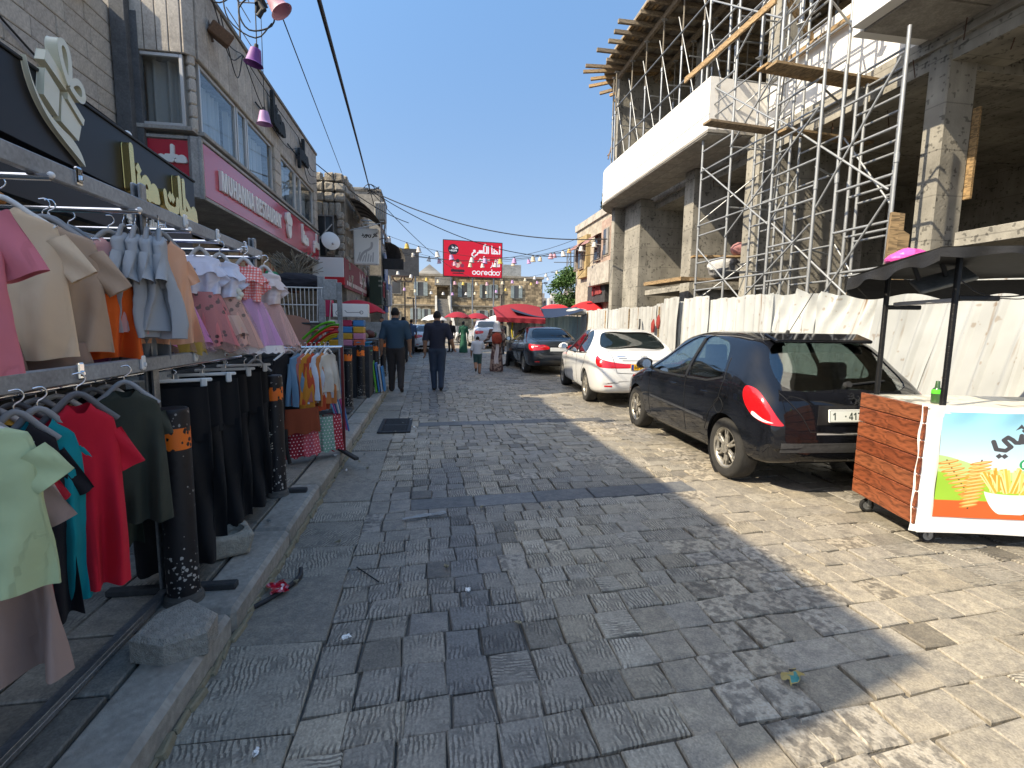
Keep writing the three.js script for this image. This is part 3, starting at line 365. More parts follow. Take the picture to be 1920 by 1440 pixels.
  // looping cables along the parapet
  const cs = [[[-3.42, 6.68, -9.2], [-3.4, 6.25, -9.8], [-3.41, 6.42, -10.6]], [[-3.42, 6.68, -9.3], [-3.4, 6.05, -9.9], [-3.41, 6.42, -10.6]], [[-3.41, 6.55, -9.6], [-3.4, 5.85, -10.2], [-3.41, 6.42, -10.6]], [[-3.41, 6.42, -10.6], [-3.4, 5.9, -11.6], [-3.4, 5.72, -13.4], [-3.41, 6.1, -14.6]], [[-3.41, 6.42, -10.6], [-3.38, 6.3, -12.4], [-3.4, 6.35, -14.6]], [[-3.41, 6.35, -14.6], [-3.4, 5.75, -15.6], [-3.41, 5.9, -16.6]], [[-3.41, 6.35, -14.6], [-3.4, 5.5, -15.4], [-3.41, 5.75, -16.7]], [[-3.41, 6.35, -14.6], [-3.4, 5.95, -15.9], [-3.41, 6.1, -16.8]]];
  const lb = ['upper', 'second', 'longest'];
  cs.forEach((p, i) => one('parapet_cable', tube(p, 0.009, 24, 5), wireM, 'thin black cable sagging along the restaurant parapet', 'cable', 'cables sagging along the restaurant parapet'));
  void lb;
}
{ // rusticated stone house beyond the restaurant
  const b = thing('rusticated_house', 'old house with bulging rusticated quoins beyond the restaurant', 'building'), cr = rng(45), Z = -17.45; let k = 0;
  const rm = [[0.66, 0.6, 0.5], [0.58, 0.52, 0.43], [0.72, 0.66, 0.56]].map((c) => rough(c, { bumpScale: 0.02 }));
  part('wall', [bx(3.2, 6.2, 6.8, -4.35, 3.1, -21.0)], rough([0.36, 0.32, 0.26]), b);
  const rock = (w, h) => { const g = new RoundedBoxGeometry(w, h, 0.2, 3, 0.06); const p = g.attributes.position; for (let i = 0; i < p.count; i++) { const n = vn(p.getX(i) * 14 + k * 3.3, p.getY(i) * 14 + p.getZ(i) * 9, 999, 7) - 0.5; p.setXYZ(i, p.getX(i) + n * 0.03, p.getY(i) + n * 0.03, p.getZ(i) + n * 0.07); } g.computeVertexNormals(); return clean(g); };
  const put = (w, h, x, y, ry = 0, z = Z) => part(nb('rusticated_stone', k++), xf(rock(w, h), x, y, z, 0, ry), rm[Math.floor(cr() * 3)], b);
  for (const y of [6.15, 5.85, 5.55]) for (let i = 0; i < 3; i++) put(0.3, 0.28, -3.5 + i * 0.31 + rr(-0.03, 0.03, cr), y);
  for (let i = 0; i < 4; i++) put(0.17, 0.42, -3.5 + i * 0.19, 5.15);
  for (let i = 0; i < 9; i++) put(0.22, 0.235, -2.86, 4.95 - i * 0.245);
  for (let i = 0; i < 20; i++) put(rr(0.16, 0.3, cr), rr(0.13, 0.2, cr), rr(-3.55, -2.9, cr), rr(2.8, 3.95, cr), 0, Z + 0.02);
  for (let i = 0; i < 16; i++) for (const y of [6.15, 5.85]) put(0.34, 0.28, -2.76, y, PI / 2, -17.8 - i * 0.36);
  for (let i = 0; i < 34; i++) put(rr(0.25, 0.45, cr), rr(0.2, 0.3, cr), -2.76, rr(2.6, 5.5, cr), PI / 2, -17.7 - 6 * cr());
  const w = part('window', [bx(0.04, 1.3, 0.06, -3.58, 4.3, Z + 0.08), bx(0.04, 1.3, 0.06, -3.08, 4.3, Z + 0.08), bx(0.5, 0.04, 0.06, -3.33, 4.93, Z + 0.08), bx(0.5, 0.04, 0.05, -3.33, 4.2, Z + 0.08), bx(0.03, 1.3, 0.05, -3.33, 4.3, Z + 0.08)], rough([0.3, 0.3, 0.3]), b); part('pane', quad([-3.56, 3.66, Z + 0.075], [0.46, 0, 0], [0, 1.26, 0]), mat([0.03, 0.035, 0.04], { roughness: 0.08 }), w); part('brace', [beam([-3.7, 3.95, Z + 0.2], [-3.1, 4.65, Z + 0.2], 0.03, 0.03)], alu, w);
  // awnings, sheet canopies, air conditioner, dish
  const striped = mat([1, 1, 1], { map: canvas(128, 16, (c) => { for (let i = 0; i < 8; i++) { c.fillStyle = i % 2 ? '#8b8279' : '#4d4640'; c.fillRect(i * 16, 0, 16, 16); } }), roughness: 0.9 });
  const a1 = thing('striped_awning', 'faded striped canvas awning high on the rusticated house', 'awning', [-2.7, 5.5, -19.4]); part('canvas', grid(16, 6, (u, v) => [0.05 + 1.0 * v, 0.15 - 0.75 * v * v, (u - 0.5) * 3]), striped, a1); part('valance', grid(16, 1, (u, v) => [1.05, -0.6 - 0.22 * v + 0.03 * Math.sin(u * 40) * v, (u - 0.5) * 3]), striped, a1); part('arm', [bar([0, -0.9, -1.4], [1.05, -0.62, -1.4], 0.02), bar([0, -0.9, 1.4], [1.05, -0.62, 1.4], 0.02)], alu, a1);
  const a2 = thing('fan_awning', 'dark grey fan shaped window awning above a tall poster', 'awning', [-2.2, 4.75, -25.6]); part('canopy', grid(12, 4, (u, v) => { const a = u * PI * 0.5; return [0.1 + 0.95 * v * Math.sin(a), 0.9 * v * Math.cos(a) - 0.3, -0.8 + 1.6 * v * 0.9]; }), rough([0.09, 0.085, 0.085]), a2); part('end_panel', [bx(0.95, 0.5, 0.03, 0.5, -0.45, 0.8)], rough([0.05, 0.05, 0.05]), a2);
  const ac = thing('air_conditioner', 'boxy grey air conditioner unit on brackets above the street', 'air conditioner', [-1.95, 5.6, -21.5]); part('case', bx(0.4, 0.7, 0.85, 0, 0.35, 0, 0, 0, 0, 0.03), rough([0.55, 0.55, 0.53]), ac); for (let i = 0; i < 5; i++) part('louvre', bx(0.025, 0.6, 0.05, -0.16 + i * 0.08, 0.36, 0.435), rough([0.2, 0.2, 0.2]), ac); part('bracket', [bx(0.9, 0.05, 0.05, -0.3, -0.03, 0.3), bx(0.9, 0.05, 0.05, -0.3, -0.03, -0.3)], alu, ac);
  const ds = thing('satellite_dish', 'white satellite dish fixed to the rusticated stone house', 'satellite dish', [-3.1, 4.0, -17.15]); const dg = new THREE.SphereGeometry(0.62, 24, 8, 0, TAU, 0, 0.5); dg.scale(1, 1, 1); dg.translate(0, -0.58, 0); part('dish', xf(clean(dg), 0, 0.1, 0.12, 1.35, 0.5), mat([0.72, 0.72, 0.7], { roughness: 0.5 }), ds); part('arm', [bar([0, 0, 0], [0.12, -0.05, 0.5], 0.015), bar([0, 0.05, 0.1], [-0.05, -0.1, -0.2], 0.025), sph(0.04, 0.12, -0.05, 0.5)], alu, ds);
  // projecting white sign board
  const pb = thing('projecting_sign', 'white projecting sign board with dark Arabic lettering and grey drawing', 'sign', [-2.75, 3.55, -18.6]); part('board', bx(0.86, 1.25, 0.1, 0.55, 0.62, 0, 0, 0, 0, 0.04), mat([0.7, 0.69, 0.66], { roughness: 0.5 }), pb);
  part('print', quad([0.15, 0.04, 0.056], [0.8, 0, 0], [0, 1.16, 0]), mat([1, 1, 1], { map: canvas(256, 384, (c) => { c.fillStyle = '#dcdad3'; c.fillRect(0, 0, 256, 384); drawArabic(c, 'kaf_ nun_ zay | nun waw ra_ dal', 250, 70, 46, 11, '#33302c'); c.strokeStyle = '#a9a6a2'; c.lineWidth = 26; c.beginPath(); c.moveTo(60, 340); c.bezierCurveTo(90, 200, 200, 260, 190, 150); c.stroke(); c.lineWidth = 12; for (let i = 0; i < 7; i++) { c.beginPath(); c.moveTo(30 + i * 28, 360); c.lineTo(60 + i * 24, 260 + (i % 3) * 18); c.stroke(); } }), roughness: 0.6 }), pb);
  // shop canopy: white end with red band, long lettered fascia
  const sc = thing('corner_shop_sign', 'white and red corner shop canopy sign with dark red lettered side', 'shop sign', [0, 0, 0]);
  part('end_board', bx(0.95, 0.62, 0.08, -3.2, 3.25, -16.95), mat([0.72, 0.72, 0.7]), sc); part('red_band', bx(0.98, 0.24, 0.1, -3.2, 2.83, -16.95), mat([0.55, 0.02, 0.03]), sc);
  part('side_board', bx(0.06, 0.95, 6.0, -2.72, 3.1, -20.0), mat([0.3, 0.08, 0.09]), sc);
  part('side_print', quad([-2.685, 2.66, -17.1], [0, 0, -5.8], [0, 0.88, 0]), mat([1, 1, 1], { map: canvas(1024, 160, (c) => { c.fillStyle = '#7e3f44'; c.fillRect(0, 0, 1024, 160); drawArabic(c, 'mim_ lam_ alef ba_ sin | alef lam_ shin_ ra_ kaf_ alef', 930, 88, 70, 15, '#d9cfc9'); c.fillStyle = '#ddd6cf'; for (let i = 0; i < 16; i++) c.fillRect(40 + i * 60, 120, 34, 26); }) }), sc);
}
{ // further buildings along the left of the street
  const mk = (label, x, z0, z1, h, c) => { const b = thing('street_building', label, 'building'); part('wall', bx(5, h, z0 - z1, x - 2.5, h / 2, (z0 + z1) / 2), rough(c), b); part('coping', bx(5.1, 0.12, z0 - z1 + 0.1, x - 2.5, h + 0.05, (z0 + z1) / 2), rough(c.map((v) => v * 0.7)), b); return b; };
  const d = mk('plain plastered block with a tall blue white poster on its side', -2.3, -25.2, -28.6, 7.7, [0.42, 0.39, 0.34]);
  for (let i = 0; i < 2; i++) { const w = part(nb('window', i), bx(0.05, 1.1, 0.8, -2.29, 5.9, -26.0 - i * 1.4), rough([0.25, 0.24, 0.22]), d); part('pane', bx(0.03, 0.98, 0.68, -2.26, 5.9, -26.0 - i * 1.4), mat([0.04, 0.045, 0.05], { roughness: 0.1 }), w); }
  const po = one('tall_poster', bx(0.06, 2.9, 1.7, -2.2, 3.5, -26.6), mat([0.42, 0.47, 0.55], { map: canvas(128, 256, (c) => { c.fillStyle = '#cfd3dc'; c.fillRect(0, 0, 128, 256); c.fillStyle = '#6f86b5'; c.fillRect(0, 150, 128, 106); c.fillStyle = '#eceef2'; c.fillRect(20, 30, 30, 190); c.fillRect(70, 60, 34, 160); }) }), 'tall pale blue and white poster on the street wall', 'poster');
  void po;
  const e = mk('low grey market block at the street end', -4.6, -30, -44, 4.2, [0.3, 0.28, 0.25]);
  for (let i = 0; i < 4; i++) { const w = part(nb('window', i), bx(0.05, 1.0, 0.8, -4.58, 3.0, -35.6 - i * 2), rough([0.2, 0.2, 0.19]), e); part('pane', bx(0.03, 0.9, 0.7, -4.55, 3.0, -35.6 - i * 2), mat([0.04, 0.045, 0.05], { roughness: 0.1 }), w); }
  [['green framed menu board hung beside the shop doors', -22.8, 2.9, 0.9, 1.2, '#39463a'], ['dark boxy shop sign beyond the corner shop', -24.4, 3.0, 1.0, 0.9, '#2c2a2c'], ['grey lettered shop board under the tall poster', -26.4, 2.75, 1.3, 0.8, '#8d8b86'], ['pale metal box sign past the tall poster', -28.0, 3.0, 1.2, 1.1, '#a7a9aa'], ['red shop awning board near the square', -23.6, 3.0, 1.6, 0.7, '#8d1f25']].forEach(([l, z, y, w, h, c]) => one('shop_board', bx(0.5, h, w, -2.3, y, z), mat([1, 1, 1], { map: canvas(64, 64, (k) => { k.fillStyle = c; k.fillRect(0, 0, 64, 64); k.fillStyle = '#d8d4cc'; k.globalAlpha = 0.55; for (let i = 0; i < 4; i++) k.fillRect(8, 10 + i * 13, 30 + (i * 17) % 20, 5); }) }), l, 'sign'));
}
// ---------- right side: concrete building under construction ----------
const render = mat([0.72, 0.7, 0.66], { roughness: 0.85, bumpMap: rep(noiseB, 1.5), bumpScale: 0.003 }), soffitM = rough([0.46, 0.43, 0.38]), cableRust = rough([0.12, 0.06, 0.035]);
function outline(x0, r, zEnd, zNear, inset = 0) { // plan outline of the rounded street corner, as [x, z]
  const o = [[x0 + inset, zNear]], cx = x0 + r, cz = zEnd + r; for (let i = 0; i <= 14; i++) { const a = PI + (PI / 2) * i / 14; o.push([cx + (r - inset) * Math.cos(a), cz + (r - inset) * Math.sin(a) ]); } return o;
}
function slabGeo(pts, y0, y1) { const s = new THREE.Shape(pts.map(([x, z]) => new THREE.Vector2(x, -z))); const g = new THREE.ExtrudeGeometry(s, { depth: y1 - y0, bevelEnabled: false }); g.rotateX(-PI / 2); g.translate(0, y0, 0); return metric(toCreasedNormals(g, 0.5)); }
{
  const b = thing('concrete_building', 'unfinished concrete building with white rendered balcony bands and open floors', 'building');
  const o = outline(6, 2.4, -19.3, -10.55), oi = outline(6, 2.4, -19.3, -10.55, 1.25);
  const ring = [...o, [14, -19.3], [14, -18.05], ...[...oi].reverse()];
  const g1 = slabGeo([...o, [15, -19.3], [15, -10.55]], 5.62, 5.8); // floor slab
  part('balcony_band', slabGeo([...o, [14, -19.3], [14, -19.05], ...outline(6, 2.4, -19.3, -10.55, 0.2).reverse()], 5.8, 6.88), render, b);
  part('band_groove', slabGeo([...o.map(([x, z]) => [x - 0.004, z]), [14, -19.3], [14, -19.1], ...outline(6, 2.4, -19.3, -10.55, 0.03).reverse()], 6.1, 6.112), rough([0.35, 0.34, 0.32]), b);
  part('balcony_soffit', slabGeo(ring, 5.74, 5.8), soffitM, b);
  { // soffit tiles, each with open joints
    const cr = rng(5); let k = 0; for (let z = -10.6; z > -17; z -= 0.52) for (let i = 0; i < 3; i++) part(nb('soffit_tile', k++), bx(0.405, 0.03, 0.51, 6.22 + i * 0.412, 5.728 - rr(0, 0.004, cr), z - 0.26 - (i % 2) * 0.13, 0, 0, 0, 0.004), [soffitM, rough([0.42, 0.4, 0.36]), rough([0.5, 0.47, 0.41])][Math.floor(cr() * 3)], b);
  }
  part('band_end_wall', bx(1.2, 1.06, 0.2, 6.81, 6.34, -10.665), render, b);
  part('recessed_band', bx(0.2, 1.42, 3.9, 7.5, 6.54, -8.7), render, b);
  part('near_balcony_band', [bx(0.2, 1.4, 7.6, 6.1, 6.5, -3.0), bx(1.5, 1.4, 0.2, 6.95, 6.5, -6.9)], render, b); part('near_balcony_soffit', bx(1.3, 0.08, 7.55, 6.85, 5.84, -3.02), soffitM, b);
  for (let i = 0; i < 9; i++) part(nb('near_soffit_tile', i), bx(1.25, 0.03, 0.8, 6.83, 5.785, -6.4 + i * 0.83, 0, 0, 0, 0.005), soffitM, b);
  part('floor_slab', [bx(7.5, 0.22, 12.6, 11.1, 5.72, -4.3), bx(7.5, 0.22, 8.0, 11.1, 5.69, -14.6), bx(0.94, 0.3, 20, 7.9, 5.52, -9.6)], concrete, b);
  part('lower_floor', bx(7.5, 0.2, 5.6, 10.95, 2.76, -3.2), concrete, b); part('lower_floor_001', bx(7, 0.16, 3.2, 10.6, 2.62, -14.3), concrete, b);
  part('back_wall', [bx(0.3, 11, 24, 14.4, 5.5, -8), bx(8, 11, 0.3, 10.6, 5.5, -19.0 + 1.2)], concrete, b);
  part('side_wall', bx(7, 5.6, 0.3, 11, 2.8, 1.2), concrete, b);
  // columns and wall piers of the street front
  part('column', bx(1.8, 5.7, 1.3, 7.8, 2.85, -16.75, 0, 0, 0, 0.02), concrete, b); part('column_001', bx(1.7, 5.7, 0.5, 7.82, 2.85, -13.05, 0, 0, 0, 0.02), concrete, b);
  part('column_002', bx(2.4, 5.7, 0.45, 8.25, 2.85, -10.45, 0, 0, 0, 0.02), concrete, b); part('column_003', bx(0.5, 5.7, 0.32, 7.65, 2.85, -6.68, 0, 0, 0, 0.02), concrete, b);
  part('column_004', bx(0.6, 5.7, 0.6, 11.5, 2.85, -6.5), concrete, b); part('column_005', bx(0.6, 5.7, 0.6, 11.5, 2.85, -12), concrete, b);
  part('column_006', bx(0.45, 3.4, 0.5, 7.6, 8.5, -10.4), concrete, b); part('column_007', bx(1.6, 3.4, 0.3, 9.2, 8.5, -9.0), concrete, b); part('column_008', bx(0.5, 3.4, 0.5, 8.4, 8.5, -15), concrete, b);
  part('pier_plank', bx(0.05, 1.3, 0.1, 7.92, 4.1, -6.48, 0, 0, 0), plankM[0], b);
  part('ceiling_beam', bx(7, 0.35, 0.35, 11, 5.45, -6.7), concrete, b); part('ceiling_beam_001', bx(7, 0.35, 0.35, 11, 5.45, -12.9), concrete, b);
  // reinforcing bars hanging from the slab
  const cr = rng(77); for (let i = 0; i < 22; i++) { const x = rr(6.9, 8.8, cr), z = rr(-4.5, -16, cr), l = rr(0.25, 0.6, cr); part(nb('steel_bar', i), bar([x, 5.6, z], [x + rr(-0.1, 0.1, cr), 5.6 - l, z + rr(-0.1, 0.1, cr)], 0.008, 5), cableRust, b); }
}
{ // formwork deck for the next floor
  const joistM = [[0.27, 0.23, 0.18], [0.32, 0.28, 0.22], [0.22, 0.19, 0.16], [0.35, 0.3, 0.22]].map((c) => mat(c, { map: rep(woodC, 0.7), roughness: 0.85 }));
  const d = thing('formwork_deck', 'timber formwork deck with projecting joists above the white balcony band', 'formwork');
  const o = outline(5.95, 2.6, -19.6, -4); part('plywood_sheet', slabGeo([...o, [14, -19.6], [14, -4]], 10.36, 10.4), rough([0.24, 0.2, 0.15]), d);
  part('slab_edge', slabGeo([...o, [14, -19.6], [14, -4]].map(([x, z]) => [x + 0.1, z]), 10.4, 10.6), rough([0.5, 0.46, 0.4]), d);
  const cr = rng(61), greyPlank = [rough([0.26, 0.235, 0.2]), rough([0.3, 0.27, 0.22])]; let k = 0;
  for (let z = -4.4; z > -16.9; z -= 0.52) { const over = rr(0.15, 0.95, cr) * (cr() < 0.75 ? 1 : 0.25); part(nb('joist', k++), beam([5.95 - over, 10.28 + rr(-0.02, 0.02, cr), z], [12.5, 10.28, z + rr(-0.1, 0.1, cr)], 0.09, 0.11), joistM[Math.floor(cr() * 4)], d); }
  for (let i = 0; i < 9; i++) { const a = PI + (PI / 2) * (i + 0.5) / 9, c = [8.55, -17.0], r1 = 2.6 + rr(0.2, 0.8, cr), y = 10.28 + rr(-0.08, 0.04, cr); part(nb('joist', k++), beam([c[0] + r1 * Math.cos(a), y, c[1] + r1 * Math.sin(a)], [c[0] + 0.4 * Math.cos(a), y, c[1] + 0.4 * Math.sin(a)], 0.09, 0.1), plankM[Math.floor(cr() * 4)], d); }
  for (const [i, x] of [6.55, 7.9, 9.3, 11].entries()) part(nb('stringer', i), beam([x, 10.14, -4.2], [x, 10.14, -17.6], 0.09, 0.16), joistM[i % 4], d);
  for (let i = 0; i < 4; i++) part(nb('edge_board', i), beam([5.98 + i * 0.13, 10.345, -4.2], [5.98 + i * 0.13, 10.345, -17], 0.09, 0.025), plankM[(i * 2) % 4], d);
  for (let i = 0; i < 16; i++) part(nb('soffit_board', i), beam([6.6 + i * 0.36, 10.345, -4.2], [6.6 + i * 0.36, 10.345, -17.2], 0.2, 0.022), greyPlank[i % 2], d);
  // props
  const P = [], mk = () => { const t = thing('steel_prop', 'slim steel prop between white balcony band and formwork deck', 'prop', [0, 0, 0], 0, 'steel props under the formwork deck'); part('outer_tube', bar([0, 0, 0], [0, 1.9, 0], 0.032), steel, t); part('inner_tube', bar([0, 1.8, 0], [0, 3.2, 0], 0.024), rough([0.4, 0.36, 0.3], { metalness: 0.4 }), t); part('collar', cy(0.045, 0.045, 0.1, 0, 1.88, 0), steel, t); part('head_plate', bx(0.14, 0.012, 0.14, 0, 3.2, 0), steel, t); part('base_plate', bx(0.14, 0.012, 0.14, 0, 0.01, 0), steel, t); return t; };
  const proto = mk(); let first = true; const place = (x, z) => { const y = 6.86, t = first ? proto : dup(proto); first = false; t.position.set(x, y, z); t.rotation.y = rr(0, 3, cr); t.rotation.z = rr(-0.01, 0.01, cr); P.push(t); };
  for (let z = -5.2; z > -17.5; z -= 1.12) { place(6.55, z); if (z < -10) place(7.9, z + 0.3); place(9.3, z - 0.2); }
  for (let i = 0; i < 8; i++) { const a = PI + (PI / 2) * (i + 0.3) / 8; place(8.55 + 2.25 * Math.cos(a), -17.0 + 2.25 * Math.sin(a)); }
  // bracing tubes and timbers between the props
  const br = (a, b, r = 0.022, m = steel) => one('brace_tube', bar(a, b, r), m, 'bracing tube clamped across the props under the deck', 'brace', 'bracing tubes under the formwork deck');
  for (const y of [7.8, 9.1]) { br([6.5, y, -10.8], [6.5, y + 0.02, -17.6]); br([7.9, y + 0.1, -9.8], [7.9, y + 0.1, -17]); }
  for (let i = 0; i < 6; i++) { br([6.52, 7.0, -11 - i * 1.12], [6.52, 9.6, -12.1 - i * 1.12], 0.018); br([6.5, 8.1 + 0.2 * (i % 2), -11.4 - i * 1.12], [9.3, 8.2, -11.4 - i * 1.12], 0.018); }
  for (let i = 0; i < 5; i++) { const a = PI + (PI / 2) * (i + 0.5) / 5; br([8.55 + 2.4 * Math.cos(a), 7.3 + i * 0.35, -17 + 2.4 * Math.sin(a)], [8.55 + 2.3 * Math.cos(a + 0.5), 8.4 + i * 0.3, -17 + 2.3 * Math.sin(a + 0.5)], 0.02, rough([0.3, 0.2, 0.13])); }
  one('timber_rail', beam([6.1, 7.4, -11.9], [6.1, 7.3, -8.68], 0.05, 0.13), plankM[3], 'long yellow timber rail slung above the white balcony band', 'timber');
  one('timber_rail', beam([6.1, 7.9, -8.9], [7.6, 7.0, -9.4], 0.05, 0.15), plankM[0], 'sloping brown board propped behind the timber rail', 'timber');
  one('timber_rail', beam([7.3, 6.98, -10.2], [7.3, 6.9, -8.0], 0.05, 0.14), plankM[3], 'orange board resting along the recessed white band', 'timber');
}
{ // scaffold of ladder frames in front of the recessed bay
  const tubeM = mat([0.56, 0.58, 0.59], { metalness: 0.4, roughness: 0.45, map: rep(noiseC, 0.4) });
  const frame = (x, z0, z1, h, label) => { const f = thing('ladder_scaffold', label, 'scaffold', [x, 0, z0]), w = z1 - z0; part('upright', bar([0, 0.02, 0], [0, h, 0], 0.026), tubeM, f); part('upright_001', bar([0, 0.02, w], [0, h, w], 0.026), tubeM, f); let k = 0; for (let y = 0.5; y < h; y += 0.62) part(nb('rung', k++), bar([0, y, 0], [0, y, w], 0.021, 6), tubeM, f); for (let y = 1.9; y < h; y += 1.9) for (const s of [0, w]) part('coupler', cy(0.034, 0.034, 0.12, 0, y, s), tubeM, f); for (const s of [0, w]) part('foot', bx(0.15, 0.02, 0.15, 0, 0.012, s), steel, f); return f; };
  frame(6.15, -9.85, -10.98, 8.9, 'tall scaffold ladder frame at the corner of the white balcony'); frame(6.15, -7.42, -8.5, 8.6, 'tall scaffold ladder frame in the middle of the bay'); frame(6.2, -6.05, -7.05, 5.45, 'shorter scaffold ladder frame beside the square column');
  frame(6.62, -8.7, -9.75, 8.8, 'middle scaffold ladder frame between the front and rear rows'); frame(6.65, -6.5, -7.3, 5.5, 'middle scaffold ladder frame under the balcony end'); frame(7.15, -9.7, -10.2, 8.8, 'rear scaffold frame close to the concrete pier'); frame(7.05, -8.0, -9.0, 8.7, 'rear scaffold frame close to the recessed white band'); frame(7.1, -6.95, -7.6, 5.5, 'rear scaffold frame under the overhanging balcony');
  const brace = (a, b) => one('scaffold_brace', bar(a, b, 0.017, 6), tubeM, 'thin tube crossing between scaffold frames', 'scaffold brace', 'diagonal scaffold braces');
  for (const y of [1.6, 3.4, 5.2, 6.9]) { brace([6.12, y + 1.7, -10.9], [6.12, y, -8.5]); brace([6.12, y, -9.85], [6.12, y + 1.6, -7.45]); brace([7.1, y, -9.8], [6.2, y + 1.2, -8.4]); if (y < 4) { brace([6.17, y + 1.8, -8.45], [6.17, y, -6.1]); brace([6.17, y, -7.45], [6.17, y + 1.7, -6.1]); brace([7.1, y + 1.4, -8.0], [7.08, y, -6.9]); } brace([6.15, y, -8.5], [7.05, y + 1.1, -9]); brace([6.15, y + 0.5, -10.98], [7.15, y + 1.5, -10.2]); }
  for (const y of [2.5, 3.8, 5.0, 6.3, 7.5]) { brace([6.12, y, -7.42], [6.12, y + 0.02, -10.98]); brace([6.15, y + 0.2, -9.85], [7.15, y + 0.2, -9.9]); brace([6.15, y + 0.3, -7.45], [7.05, y + 0.3, -8.0]); }
  const plank = (a, b, l, i = 0) => one('scaffold_plank', beam(a, b, 0.24, 0.045), plankM[i], l, 'plank');
  plank([5.0, 5.22, -8.85], [6.75, 5.2, -9.0], 'brown plank laid on the scaffold below the white balcony corner', 2); plank([6.45, 5.14, -8.72], [8.5, 5.12, -8.95], 'long weathered plank lying under the recessed white band', 1);
  plank([5.35, 5.72, -7.85], [7.3, 5.7, -8.05], 'plank at the foot of the recessed white band, the upper of two', 0); plank([5.3, 5.6, -7.55], [7.35, 5.58, -7.7], 'plank at the foot of the recessed white band, the lower of two', 1);
  plank([6.2, 3.18, -11.3], [8.5, 3.18, -10.75], 'straight yellow plank across the lower scaffold by the white sack', 3);
  one('floor_plank', beam([6.35, 2.72, -13.8], [6.5, 2.72, -11.9], 0.5, 0.1), plankM[1], 'thick pale board on the floor edge between the concrete piers', 'plank'); one('floor_plank', beam([6.5, 2.7, -11.9], [8.6, 2.7, -11.3], 0.25, 0.07), plankM[2], 'long grey board on the floor edge behind the scaffold', 'plank');
  one('leaning_board', extr([[-0.12, 0], [0.12, 0], [0.14, 0.75], [0.06, 0.8], [0.06, 1.02], [-0.1, 1.04]], 0.05), plankM[1], 'broken pale board leaning upright beside the scaffold', 'board', null, [6.1, 2.0, -5.85], -0.3);
  // white sack and bundle on the lower plank
  const sackM = rough([0.62, 0.62, 0.62]); const lump = (r, sx, sy, sz, sd) => { const g = new THREE.IcosahedronGeometry(r, 4), p = g.attributes.position; for (let i = 0; i < p.count; i++) { const x = p.getX(i), y = p.getY(i), z = p.getZ(i), n = 1 + 0.45 * (fbm(x / r * 1.7 + sd + 20, y / r * 1.7 + z / r + 20, 999, 3, sd) - 0.5); p.setXYZ(i, x * sx * n, Math.max(-r * 0.8, y * n) * sy, z * sz * n); } g.computeVertexNormals(); return clean(g); };
  globalThis.lump = lump;
  one('white_sack', lump(0.36, 1.25, 0.8, 0.8, 3), sackM, 'bulging white sack hanging under the yellow plank', 'sack', null, [7.3, 2.98, -11.6]); one('cloth_bundle', lump(0.2, 1.3, 0.9, 0.9, 8), rough([0.5, 0.24, 0.24]), 'faded pink cloth bundle on the yellow plank', 'bundle', null, [7.35, 3.36, -11.1]);
}
